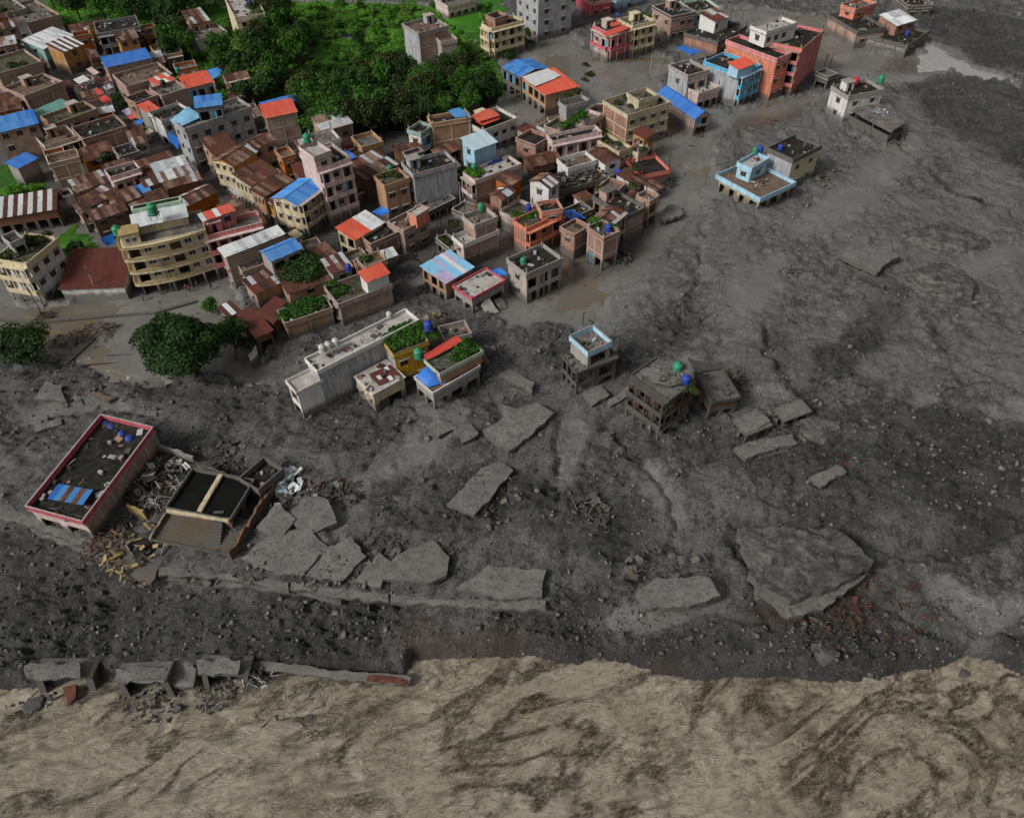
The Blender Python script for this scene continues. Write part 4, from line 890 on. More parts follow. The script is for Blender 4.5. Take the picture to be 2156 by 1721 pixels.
tarp('bright blue sheet behind the pale pink tower house', 6, [(1040, 262, 8), (1110, 318, 7.6), (1170, 296, 7.6), (1100, 240, 8)], 'tarp_blue')
H('rust roofed house with broken sheets right of the pale pink tower', 6, (1190, 340), (1250, 470), (1490, 350), 6.0, 'umber', 's1', '', 'shed:rust')
H('low terracotta roof behind the rust roofed centre house', 6, (1460, 255), (1525, 298), (1705, 240), 5.0, 'umber', '', '', 'shed:rustr')
H('dark red roofed hut behind the stained grey block', 6, (1795, 250), (1835, 292), (2000, 222), 5.0, 'umber', '', 'o2', 'shed:rustr')
H('tan house with rounded corner and a plant covered roof', 6, (1335, 440), (1395, 522), (1585, 462), 8.5, 'tan', '', 'w2', 'flat:moss', trim='tan')
H('stained grey block with outside stair and junk on its roof', 6, (1490, 350), (1625, 432), (1965, 338), 9.5, 'stained', 'w2', '', 'flat:dark', trim='conc')
H('low ruined concrete wall block at the foot of the stained grey block', 6, (1640, 690), (1720, 740), (1955, 625), 2.6, 'mudconc', '', 'o3', 'flat:mud')
H('house half roofed with red and half with white sheets', 6, (1015, 890), (1150, 952), (1378, 818), 5.5, 'cream2', 'o2', '', 'shed:red', half=('red', 'tinw', .5))
H('brick terraced house with dark solar roof beside the red white roof', 6, (1155, 912), (1285, 985), (1500, 890), 5.2, 'brick', 'w2', 'f2', 'flat:dark')
H('battered brick house with blue scraps on its roof by the mud lane', 6, (1450, 800), (1545, 880), (1745, 775), 6.0, 'brickp', 'w1', 'w2', 'flat:brown')
H('pinkish brick room standing on the battered brick house', 6, (1590, 735), (1645, 765), (1742, 705), 2.8, 'salmon', '', '', 'flat:pale', name='roof_room', cat='room', z0=5.4, zb=0, pp=.2)
tarp('blue tarpaulin above the red white roofed house', 6, [(1290, 735, 4.6), (1370, 765, 4.4), (1440, 725, 4.6), (1370, 690, 5)], 'tarp_blue')
tarp('small blue tarpaulin beside the dark solar roof', 6, [(1445, 805, 5), (1480, 825, 4.8), (1525, 790, 5), (1490, 775, 5)], 'tarp_blue')
# ---- crop 8: row on the mud edge
H('long brick house with narrow white roof strip beside the flooded road', 8, (68, 185), (112, 222), (525, 60), 8.5, 'brickp', 'w1', 'f4', 'shed:white', trim='grey')
H('open rooftop hall with arched blue roof on the brick terrace', 8, (360, 188), (435, 250), (645, 160), 3.4, 'conc', '', 'o2', 'gablex:blue2', name='roof_pavilion', cat='pavilion', z0=5.2, zb=0, rise=.9)
H('brick terrace house carrying the arched blue roof', 8, (150, 270), (235, 330), (640, 190), 5.6, 'brickp', 'w1', 'f3', 'flat:brown')
H('house with brown and white ridged sheets below the brick terrace', 8, (215, 430), (325, 485), (525, 395), 4.4, 'tan', 'w1', '', 'shed:mixr')
H('rust roofed house behind the big vine bush', 8, (640, 235), (705, 292), (900, 200), 6.0, 'umber', '', '', 'shed:rust')
H('brown walled yard house smothered by a big vine', 8, (480, 350), (565, 485), (865, 385), 5.0, 'tan', '', 'w1', 'shed:rustr')
H('house with maroon and white roof sheets beside a blue tank', 8, (815, 272), (880, 342), (1002, 282), 6.8, 'conc', 'w1', 'w1', 'shed:mixr')
H('brick house with red roofed top room on the mud edge', 8, (810, 450), (925, 565), (1300, 425), 6.0, 'brickp', 'w2', 'f2', 'flat:moss', trim='conc')
H('orange red roofed room with white sheet front on top of the brick house', 8, (1085, 350), (1125, 402), (1278, 340), 3.2, 'limewash', '', '', 'shed:red', name='roof_room', cat='room', z0=5.2, zb=0)
H('low brick house with a lush roof garden on the mud edge', 8, (480, 620), (540, 702), (872, 592), 4.6, 'bricko', '', 'f2', 'flat:moss', trim='conc', stub=0)
H('dark maroon roofed shed behind the lush roof garden house', 8, (390, 615), (455, 690), (585, 575), 4.2, 'umber', '', '', 'shed:maroon')
H('open fronted shed with plain maroon roof beside the big tree', 8, (205, 650), (332, 800), (432, 742), 4.0, 'umber', '', 'o1', 'shed:maroon', rise=.4)
H('small rust and white roofed huts behind the big tree', 8, (75, 605), (130, 650), (215, 620), 3.0, 'tan', '', '', 'shed:stripe')
H('long white roofed building with stained grey side wall on the mud edge', 8, (690, 960), (772, 1042), (1490, 680), 8.8, 'stained', '', '', 'flat:pale', trim='limewash', par='limewash', key='long', stub=0, pp=.5)
H('low pale end block of the long white roofed building', 8, (548, 1120), (622, 1196), (795, 1110), 6.6, 'limewash', 'o1', '', 'flat:pale', trim='pinkw', stub=0, pp=.4)
H('yellow house with barred windows and bushy roof garden', 8, (1225, 840), (1322, 925), (1562, 832), 8.0, 'yellow', '', 'w2', 'flat:moss', trim='concd', stub=0, par='yellow', side='grey')
H('open sided shed with maroon and white chequered roof on the mud edge', 8, (1038, 1085), (1168, 1205), (1392, 1085), 4.8, 'cream2', 'w2', 'o1', 'flat:pale', pp=.1, trim='limewash', stub=0, key='shed')
H('broken concrete house with open frame and dark planted roof', 8, (1480, 1090), (1602, 1200), (1932, 1010), 4.6, 'conc', 'o2', 'o3', 'flat:brown', trim='limewash', stub=0, pp=.25)
H('upper terrace room with planted roof on the broken concrete house', 8, (1552, 965), (1652, 1062), (1952, 905), 2.6, 'tan', '', '', 'flat:moss', name='roof_room', cat='room', z0=4.4, zb=0, par='green', trim='conc', pp=.5, stub=0)
H('bare concrete yard block behind the red sheet', 8, (1600, 745), (1690, 820), (1870, 775), 5.6, 'conc', '', '', 'flat:conc', stub=0)
tarp('blue tarpaulin slumped on the broken corner of the frame house', 8, [(1480, 1085, 5.2), (1570, 1165, 4.7), (1695, 1120, 4.9), (1560, 1010, 6.2)], 'tarp_blue', sag=-.5)
tarp('torn red sheet lying across the rear terrace', 8, [(1535, 935, 7.4), (1555, 970, 7.2), (1820, 835, 7.2), (1770, 790, 7.4)], 'tarp_red', sag=.1)
H('house patched with pale blue purple and white sheets beside the mud lane', 8, (1490, 330), (1690, 412), (1885, 300), 5.0, 'tan', 'o3', 'w1', 'shed:tarpmix', rise=.5)
H('house with pinkish white flat roof rimmed in dark red', 8, (1757, 432), (1882, 522), (2112, 395), 4.4, 'conc', 'o2', 'o2', 'flat:pale', pp=.3, par='rose', trim='rose', stub=0)
tarp('small blue sheet beside the pinkish white flat roof', 8, [(2015, 330, 4.6), (2080, 365, 4.4), (2140, 350, 4.4), (2080, 305, 4.8)], 'tarp_blue')
# ---- crop 2: behind the trees
H('brick house with red roof before the blue roof at the tree edge', 2, (95, 885), (205, 940), (450, 890), 9.0, 'brickp', 'w1', 'f2', 'shed:red', rise=.9)
H('shed with long blue roof at the tree edge behind the red roof', 2, (150, 838), (190, 860), (462, 792), 7.5, 'conc', '', '', 'shed:blue')
H('grey plastered brick block standing alone beside the green fields', 2, (1365, 175), (1425, 265), (1660, 205), 10.5, 'brickp', '', 'f2', 'flat:brown', trim='concp', par='conc', side='stained')
H('lower bare wing of the block beside the green fields', 2, (1560, 290), (1605, 335), (1725, 308), 8.2, 'concp', '', '', 'flat:brown')
H('little hut with blue white roof under the trees', 2, (1465, 590), (1492, 640), (1550, 632), 2.8, 'grey', '', '', 'shed:pale', name='hut', cat='hut')
H('pinkish house at the top edge behind the bright paddy', 2, (1560, -10), (1660, 48), (1885, -5), 5.0, 'pinkw', '', 'w4', 'flat:conc')
H('brick framed house with black roof below the forest edge', 2, (1480, 935), (1532, 985), (1835, 935), 8.5, 'bricko', 'w1', 'f2', 'flat:dark', trim='cream')
H('slim white and teal stair house beside the brick framed house', 2, (1378, 1010), (1440, 1062), (1535, 1000), 7.5, 'white', 'w1', 'o1', 'flat:dark', par='teal')
tarp('bright blue sheet on the corner of the brick framed house', 2, [(1660, 885, 9.2), (1720, 942, 8.8), (1832, 920, 8.8), (1750, 855, 9.2)], 'blue2', sag=0)
# ---- crop 3: north, flooded quarter
H('cream three storey villa with orange brown shutters by the field path', 3, (8, 192), (92, 228), (342, 162), 9.0, 'cream', 'b2', 'b4', 'flat:dark', trim='cream', par='cream')
H('brick top room on the cream villa by the field path', 3, (85, 110), (120, 150), (215, 120), 2.8, 'brick', '', '', 'flat:dark', name='roof_room', cat='room', z0=8.2, zb=0)
H('tall grey blue block rising past the top edge of the picture', 3, (290, -240), (465, -150), (745, -205), 17.0, 'stained', 'w3', 'w2', 'flat:conc')
H('raspberry pink house with arched windows at the top edge', 3, (770, -55), (890, 22), (1032, -15), 5.5, 'rose', 'w1', 'w2', 'flat:dark', par='pink')
H('pale wall house half cut by the top edge', 3, (1060, -60), (1090, 10), (1300, -45), 4.0, 'lblue', '', 'w1', 'flat:conc')
H('rose and white balcony house standing in smooth flood mud', 3, (925, 200), (1030, 262), (1215, 210), 8.5, 'pink', 'b2', 'b3', 'flat:dark', par='rose', trim='pinkw', side='pinkw')
H('cream balcony half of the rose house in the flood mud', 3, (1120, 150), (1218, 208), (1392, 165), 9.0, 'cream', '', 'b3', 'flat:moss', par='cream', trim='cream')
tarp('orange red roof sheet on the rose balcony house', 3, [(975, 265, 9.6), (1010, 295, 9.3), (1185, 225, 9.3), (1150, 195, 9.6)], 'red', sag=0)
tarp('smaller orange sheet behind on the rose balcony house', 3, [(1030, 195, 10.2), (1060, 215, 10), (1135, 185, 10), (1105, 168, 10.2)], 'red', sag=0)
H('blue gabled house at the end of a row beside the field path', 3, (215, 525), (325, 610), (540, 540), 6.5, 'concd', 'o3', '', 'gabley:blue2', rise=.8)
H('row house with white then bright red sheet roof in the flood', 3, (335, 622), (522, 755), (745, 662), 6.0, 'tan', 'o4', '', 'shed:red', half=('red', 'red', .5), rise=.5)
tarp('dirty white roof sheets between the blue and red roofs', 3, [(335, 615, 6.9), (440, 690, 6.6), (650, 600, 6.7), (540, 545, 7.0)], 'tarp_white', sag=0)
H('grey white block with mossy roof beside the red row house', 3, (538, 838), (690, 850), (872, 798), 8.0, 'grey', '', '', 'flat:moss', trim='conc')
H('cream four bay block with brick side and stained parapet', 3, (992, 802), (1180, 918), (1515, 815), 9.0, 'cream2', 'f2', 'w4 t', 'flat:conc', trim='cream2', par='cream2', key='cream', side='brick')
H('cream stair head on the stained cream block', 3, (1190, 740), (1270, 800), (1420, 760), 2.6, 'cream2', '', '', 'flat:moss', name='stair_tower', cat='tower', z0=8.2, zb=0)
H('brick hall under a deep blue folded roof standing in the flood', 3, (1425, 745), (1718, 945), (1825, 905), 4.6, 'brickp', 'f3', 'o1', 'gabley:blue', rise=1.4, name='hall', cat='hall')
H('dark roofed house with brick side and pinkish front upstream', 3, (1380, 50), (1532, 132), (1700, 85), 7.5, 'brickp', 'w2', 'w3 t', 'flat:dark', par='concd', trim='pinkw', side='brickp')
H('green grey house behind the dark roofed house upstream', 3, (1600, 10), (1705, 90), (1875, 35), 6.5, 'teal', '', 'w2', 'flat:dark', par='green')
H('low black roofed compound with brick wall upstream', 3, (1722, 215), (1900, 332), (2130, 205), 5.0, 'brick', '', 'w3', 'flat:dark', par='concd', trim='concd')
H('white room with rust and white sheets on the black roofed compound', 3, (1775, 125), (1880, 172), (1988, 130), 3.4, 'limewash', '', 'w3', 'shed:mixr', name='roof_room', cat='room', z0=4.3, zb=0)
H('sunken slab roof spread with blue sheets at mud level', 3, (1560, 385), (1740, 472), (1890, 402), 1.4, 'mudconc', '', '', 'flat:mud', pp=.3, stub=0)
tarp('crumpled blue sheet on the sunken slab roof', 3, [(1565, 385, 1.4), (1680, 440, 1.3), (1830, 385, 1.3), (1705, 322, 1.5)], 'tarp_blue', sag=.1)
H('black roofed pinkish house with grey side by the light blue house', 3, (1512, 522), (1662, 602), (1830, 560), 8.5, 'pinkw', 'w1', 'o2', 'flat:dark', par='conc', trim='pinkw', side='stained')
H('lower terrace of the pinkish house with white roof', 3, (1665, 675), (1745, 745), (1912, 692), 5.0, 'pinkw', '', 'o3', 'flat:pale', par='pinkw', trim='pinkw')
H('light blue house with bright blue balconies and grey side', 4, (-110, 435), (140, 525), (340, 480), 9.0, 'lblue', '', 'b3', 'flat:dark', par='sblue', trim='lblue', side='stained')
H('red topped stair head on the light blue house', 4, (85, 455), (130, 490), (240, 450), 2.4, 'lblue', '', '', 'shed:red', name='stair_tower', cat='tower', z0=8.2, zb=0)
H('big salmon apartment block with dark roof in brown flood water', 4, (48, 285), (405, 415), (500, 378), 11.5, 'salmon', '', 'w2 t', 'flat:dark', par='pink', trim='pinkw')
H('salmon rear wing with recessed balconies and brick side', 4, (350, 285), (580, 345), (735, 215), 12.5, 'pink', 'b3', 'f3', 'flat:dark', par='pink', trim='tan', side='salmon')
H('white rooftop penthouse on the salmon apartment block', 4, (262, 170), (330, 225), (545, 160), 4.0, 'limewash', 'w1', 'w4', 'flat:pale', name='penthouse', cat='penthouse', z0=11.8, zb=0)
H('mud coated concrete stub house beside the salmon wing', 4, (685, 510), (770, 545), (830, 522), 4.5, 'mudconc', 'o1', '', 'flat:conc', par='concd')
H('small villa with black roof stranded on a prow shaped terrace', 4, (838, 602), (915, 682), (1160, 632), 7.2, 'white', 'w1', 'w2', 'flat:dark', trim='conc', par='conc')
slab('prow shaped concrete terrace jutting into the mud below the villa', 4, [(905, 745, 3.8), (1010, 820, 3.8), (1220, 930, 3.8), (1315, 872, 3.8), (1200, 735, 3.8)], .5, ('dk_conc', 'concd'), 'terrace', 'terrace', .05, legs=6)
H('mud blackened house wall under the prow shaped terrace', 4, (925, 790), (1205, 935), (1295, 880), 3.2, 'mudconc', '', 'o2', 'none')
H('dark brick house standing in flood water at the top edge', 4, (772, 102), (980, 222), (1130, 168), 5.2, 'brickp', 'f3', 'w2', 'flat:dark', par='concd', trim='concd')
H('salmon upper rooms on the dark brick house at the top edge', 4, (905, 20), (960, 65), (1110, 20), 3.2, 'salmon', 'w1', 'w2', 'flat:brown', name='roof_room', cat='room', z0=4.4, zb=0)
H('low house with black yard roof in the upper flood water', 4, (1052, 242), (1330, 322), (1482, 222), 3.6, 'conc', 'f4', 'w2', 'flat:dark', par='concd', trim='concd')
H('brick top room with shining white sheets in the upper flood water', 4, (1145, 130), (1255, 180), (1390, 140), 3.0, 'brick', '', 'w2', 'shed:white', name='roof_room', cat='room', z0=2.9, zb=0)
H('dark house cut by the top edge in the upper flood water', 4, (1235, -40), (1340, 42), (1462, 0), 4.4, 'concd', '', 'w2', 'flat:dark')
H('square house with light blue railed terrace alone in the mud', 4, (2, 1240), (285, 1392), (492, 1282), 4.2, 'cream2', 'o4', 'o3', 'flat:brown', par='lblue', trim='lblue', key='alone', stub=0, ov=.7)
H('little light blue tower room on the lone terrace house', 4, (140, 1145), (225, 1190), (345, 1120), 3.6, 'lblue', 'w1', 'w1', 'flat:pale', name='stair_tower', cat='tower', z0=3.4, zb=0, par='lblue', trim='lblue')
H('tall cream block with black flat roof alone in the mud', 4, (318, 1062), (520, 1128), (715, 1032), 8.0, 'cream', '', 'w2', 'flat:dark', trim='concd', par='concd', stub=0, side='stained')
# ---- crop 7: dense cluster at the mud edge
H('white house with scarlet two tier roof near the flooded lane', 7, (402, 95), (500, 202), (772, 102), 6.5, 'white', 'w1', 'w4', 'flat:dark', trim='cream')
tarp('scarlet upper roof sheet on the white house', 7, [(405, 85, 8.2), (470, 135, 7.8), (640, 80, 7.8), (560, 25, 8.2)], 'red', sag=0)
tarp('scarlet lower roof sheet on the white house', 7, [(440, 130, 7.4), (500, 165, 7.1), (645, 105, 7.1), (610, 85, 7.4)], 'red', sag=0)
H('pale sky blue sheet clad box house near the scarlet roof', 7, (322, 300), (432, 355), (606, 292), 9.5, 'lblue', 'w1', '', 'shed:pale', rise=.8)
H('brick framed house with white terrace and a blue awning', 7, (330, 545), (442, 602), (802, 470), 7.0, 'brickp', 'b2', 'f3', 'flat:pale', trim='concp', par='pinkw')
tarp('dark blue rolled awning on the white terrace', 7, [(535, 465, 8.6), (540, 485, 8), (660, 440, 8), (655, 420, 8.6)], 'tank_blue', name='awning', sag=0)
H('pinkish white house with black roof and shrubs on top', 7, (1000, 245), (1062, 288), (1442, 210), 7.5, 'pinkw', 'w1', 'b4', 'flat:dark', par='pinkw', trim='pinkw')
H('brown gabled hut in the dark flooded cluster', 7, (868, 410), (900, 490), (1122, 430), 4.4, 'umber', '', 'o2', 'gablex:rustr')
H('white walled house with junk covered roof in the dark cluster', 7, (1132, 425), (1182, 502), (1402, 440), 5.4, 'white', 'o1', '', 'flat:brown', trim='white', par='white')
H('white house with tilted terracotta roof in the dark cluster', 7, (1362, 378), (1478, 465), (1582, 415), 5.6, 'limewash', '', 'w1', 'gabley:rustr', rise=.7)
H('broad low house with black muddy roof in the dark cluster', 7, (985, 585), (1132, 682), (1545, 560), 4.0, 'umber', 'o3', 'o3', 'flat:dark', par='concd', trim='concd')
H('cream terrace house with dark planted roof by the cream block', 7, (1400, 265), (1592, 372), (1690, 335), 6.0, 'cream2', '', 'w2', 'flat:moss', trim='tan')
H('low house with black roof and salmon red rim at the mud edge', 7, (1652, 445), (1765, 562), (1982, 505), 3.4, 'salmon', 'w2', '', 'flat:dark', par='salmon', trim='rose')
H('little cream room with plants beside the cream block', 7, (1700, 330), (1742, 382), (1818, 342), 5.0, 'cream', '', 'w1', 'flat:moss')
H('brick corner house with black roof fronting the mud', 7, (1385, 725), (1652, 882), (1828, 832), 6.4, 'brickp', 'o3', 'f1', 'flat:dark', trim='concd', par='concd')
H('bare tan concrete room fronting the mud beside the brick corner', 7, (1735, 722), (1832, 765), (1928, 732), 6.6, 'tan', '', 'o1', 'flat:conc')
H('apricot house with roof plants and blue tanks', 7, (728, 930), (848, 982), (1132, 850), 7.0, 'salmon', 'f1', 'b3', 'flat:moss', par='salmon', trim='salmon', side='brick')
H('apricot top room with dark roof on the apricot house', 7, (920, 780), (975, 850), (1132, 825), 2.6, 'salmon', '', 'w1', 'flat:dark', name='roof_room', cat='room', z0=6.2, zb=0)
H('small brick wing linking the apricot house and the open frame tower', 7, (1150, 960), (1232, 1030), (1348, 965), 6.0, 'brick', 'w1', 'f1', 'flat:brown')
H('brick frame tower on stilts at the mud edge with roof plants', 7, (1342, 972), (1466, 1058), (1592, 1012), 7.6, 'brick', 'f2 s2', 'f1 s1', 'flat:moss')
H('brick house with white railed terrace at the mud lane', 7, (250, 1050), (345, 1112), (622, 1000), 5.8, 'brickp', 'w1', 'f2', 'flat:pale', trim='concp', par='limewash', side='pinkw')
H('brick upper block with grey roof on the white railed house', 7, (347, 882), (435, 958), (612, 890), 3.4, 'brickp', '', 'f2', 'flat:conc', name='roof_room', cat='room', z0=5.0, zb=0, par='concp')
H('low black house with weedy roof beside the white railed house', 7, (132, 1062), (258, 1160), (335, 1125), 3.2, 'cream2', 'o3', '', 'flat:moss', par='concd')
H('square concrete house with two open roof basins at the mud edge', 7, (702, 1228), (850, 1345), (1128, 1222), 7.0, 'concp', 'w1', 'f2 o3', 'flat:dark', trim='conc', par='conc')
H('low dark house with blue awning behind the apricot house', 7, (1140, 840), (1200, 905), (1370, 830), 4.2, 'concd', '', 'o2', 'flat:dark', par='concd')
tarp('blue awning sheet beside the apricot house', 7, [(1145, 850, 4.8), (1200, 920, 4.5), (1330, 900, 4.5), (1215, 832, 5)], 'tarp_blue')
H('small red roofed house in the dark flooded lane', 7, (1240, 735), (1290, 775), (1380, 735), 3.8, 'white', '', 'w1', 'shed:rustr')
# ---- ruins in the mud
H('mud filled two level house with light blue rimmed top box', 'D', (268, 345), (400, 432), (640, 345), 5.8, 'mudconc', 'o3', 'o2', 'flat:mud', par='concd', trim='mudconc', pp=.15, stub=0)
H('open top box room with light blue rim on the mud filled house', 'D', (365, 215), (468, 308), (585, 232), 3.6, 'conc', '', 'o1', 'flat:mud', name='roof_room', cat='room', z0=5.6, zb=0, par='lblue', trim='conc', stub=0, pp=.9)
H('leaning three storey wreck with green tank in the grey mud', 'D', (735, 445), (950, 590), (1185, 540), 9.0, 'wreck', 'b4', 'o3 t', 'flat:mud', par='mudconc', trim='mudconc', lean=(1, -1.5), stub=0, pp=.3)
H('sagging right wing of the leaning wreck', 'D', (1090, 440), (1195, 600), (1345, 545), 4.8, 'wreck', 'o2', 'o2', 'flat:mud', par='mudconc', trim='mudconc', lean=(3, 5), stub=0, pp=.3)
H('crushed house under the roof slab right of the wreck', 'D', (1345, 715), (1412, 800), (1560, 732), 3.0, 'mudconc', 'o2', 'o2', 'flat:mud', par='mudconc', trim='mudconc', lean=(4, 3), stub=0, pp=.1, zb=-2)
H('crushed rear house beyond the collapsed house', 'D', (1590, 655), (1645, 715), (1800, 662), 2.6, 'mudconc', 'o1', 'o2', 'flat:mud', par='mudconc', trim='mudconc', lean=(2, -3), stub=0, pp=.1, zb=-2)
H('buried lower floor before the collapsed house', 'D', (1345, 890), (1415, 955), (1715, 870), 1.2, 'mudconc', 'o1', 'o3', 'flat:mud', par='mudconc', trim='mudconc', lean=(3, 2), stub=0, pp=.1, zb=-3)
H('large tilted house with red rimmed black roof in the foreground mud', 'B', (85, 655), (435, 735), (905, 165), 5.2, 'brickp', 'o2', 'f6', 'flat:dark', par='rose', trim='concp', lean=(3.0, -3.5), stub=0, pp=.9, zb=-2.2, key='fore', side='pinkw')
H('roofless room of the foreground ruin holding black flood water', 'B', (992, 672), (1395, 742), (1560, 490), 3.4, 'umber', '', 'o2', 'flat:water', par='concd', trim='concd', stub=0, pp=.55, zb=-1, lean=(1.5, 1.5))
H('stepped terrace of the foreground ruin with brown puddles', 'B', (890, 870), (1400, 972), (1445, 745), 1.3, 'mudconc', '', '', 'flat:puddle', par='mudconc', trim='mudconc', stub=0, pp=.2, zb=-3.2)
H('roofless corner box at the back of the foreground ruin', 'B', (1480, 470), (1590, 545), (1740, 415), 3.6, 'umber', '', '', 'flat:dark', par='concd', trim='concd', stub=0, pp=1.0)
H('mud coated lower floor under the large tilted foreground house', 'B', (130, 740), (505, 870), (560, 780), .3, 'mudconc', 'o4', '', 'flat:mud', pp=.1, stub=0, zb=-3.4)

# ---- low infill between the surveyed houses: sheds and small houses that fill the dense blocks
def clear(x, y, a, w_, d_, pad=.35):
    ca, sa = math.cos(a), math.sin(a)
    pts = [(x + ca * u - sa * v, y + sa * u + ca * v) for u in np.linspace(-pad, w_ + pad, 5) for v in np.linspace(-pad, d_ + pad, 5)]
    for (fx, fy, fa, W, D) in FOOT:
        if abs(fx - x) > 60 or abs(fy - y) > 60: continue
        c_, s_ = math.cos(-fa), math.sin(-fa)
        for px, py in pts:
            u, v = c_ * (px - fx) - s_ * (py - fy), s_ * (px - fx) + c_ * (py - fy)
            if -.1 < u < W + .1 and -.1 < v < D + .1: return False
        q = [(fx + math.cos(fa) * u - math.sin(fa) * v, fy + math.sin(fa) * u + math.cos(fa) * v) for u in np.linspace(0, W, 4) for v in np.linspace(0, D, 4)]
        c2, s2 = math.cos(-a), math.sin(-a)
        for px, py in q:
            u, v = c2 * (px - x) - s2 * (py - y), s2 * (px - x) + c2 * (py - y)
            if -pad < u < w_ + pad and -pad < v < d_ + pad: return False
    for rd in ROADS:
        for i in range(len(rd) - 1):
            a0, b0 = Vector(rd[i]), Vector(rd[i + 1]); d0 = b0 - a0
            for px, py in pts:
                t = max(0, min(1, (Vector((px, py)) - a0).dot(d0) / d0.length_squared))
                if (a0 + d0 * t - Vector((px, py))).length < 2.6: return False
    return True
ROADS = [upoly(q) for q in ([(150, 140), (175, 175), (260, 240), (345, 295), (420, 370), (520, 440), (600, 490), (640, 500)], [(640, 500), (700, 480), (780, 440), (860, 440), (900, 520), (870, 580)], [(0, 590), (250, 570), (420, 560), (540, 560)], [(120, 420), (200, 500), (270, 560)])]
FILL = [upoly(q) for q in ([(0, 40), (90, 60), (180, 100), (330, 110), (420, 200), (520, 240), (600, 290), (680, 322), (860, 325), (980, 310), (1000, 420), (900, 440), (780, 430), (640, 440), (560, 430), (420, 440), (260, 480), (180, 440), (110, 420), (110, 340), (0, 330)],
        [(470, 500), (640, 520), (700, 560), (830, 560), (800, 620), (640, 640), (520, 620)], [(1110, 300), (1300, 270), (1390, 390), (1370, 470), (1240, 460), (1100, 420)], [(930, 480), (1080, 440), (1240, 470), (1330, 530), (1180, 560), (1090, 520)])]
rf = random.Random(21); made = 0
fa0 = math.atan2(*(reversed((P(1, 1195, 460, 7) - P(1, 850, 535, 7))[:2])))
for pl, want in zip(FILL, (80, 14, 12, 8)):
    xs = [q[0] for q in pl]; ys = [q[1] for q in pl]; got = 0
    for t in range(2500):
        if got >= want: break
        x, y = rf.uniform(min(xs), max(xs)), rf.uniform(min(ys), max(ys)); w_, d_ = rf.uniform(3, 7.5) * (1 if t < 1200 else .65), rf.uniform(3, 6) * (1 if t < 1200 else .65); a = fa0 + rf.uniform(-.06, .06) + (.35 if pl is FILL[3] or pl is FILL[2] else 0)
        if not inpoly(np.array([x]), np.array([y]), pl)[0] or not clear(x, y, a, w_, d_): continue
        h_ = rf.choice([3.4, 4.2, 5.4, 6.4, 7.6, 8.6]) if w_ > 3.6 else rf.choice([2.8, 3.4, 5.2]); ca, sa = math.cos(a), math.sin(a)
        kd = rf.random(); wl = rf.choice(['brick', 'brickp', 'brick', 'brickp', 'tan', 'ochre', 'orange', 'pinkw', 'white', 'concd', 'umber'])
        if kd < .45: rfm, lab, grp = rf.choice(['flat:dark', 'flat:brown', 'flat:moss', 'flat:conc']), 'small flat roofed house squeezed between larger houses in the dense town', 'small flat roofed infill houses'
        elif kd < .9: rfm, lab, grp = rf.choice(['shed:rust', 'shed:rustr', 'gablex:rust']), 'small rust roofed house squeezed between larger houses in the dense town', 'small rust roofed infill houses'
        else: rfm, lab, grp = rf.choice(['shed:tin', 'shed:maroon', 'shed:white']), 'small sheet roofed shed squeezed between larger houses in the dense town', 'small sheet roofed infill sheds'
        made += 1
        H(lab, 'W', (x - sa * d_, y + ca * d_, h_), (x, y, h_), (x + ca * w_, y + sa * w_, h_), h_, wl, rf.choice(['w1', 'f1', 'w2', '']), rf.choice(['w2', 'f2', 'w1', 'b2']), rfm, group=grp, clutter=0, seed=made)
        got += 1
print('infill', made)
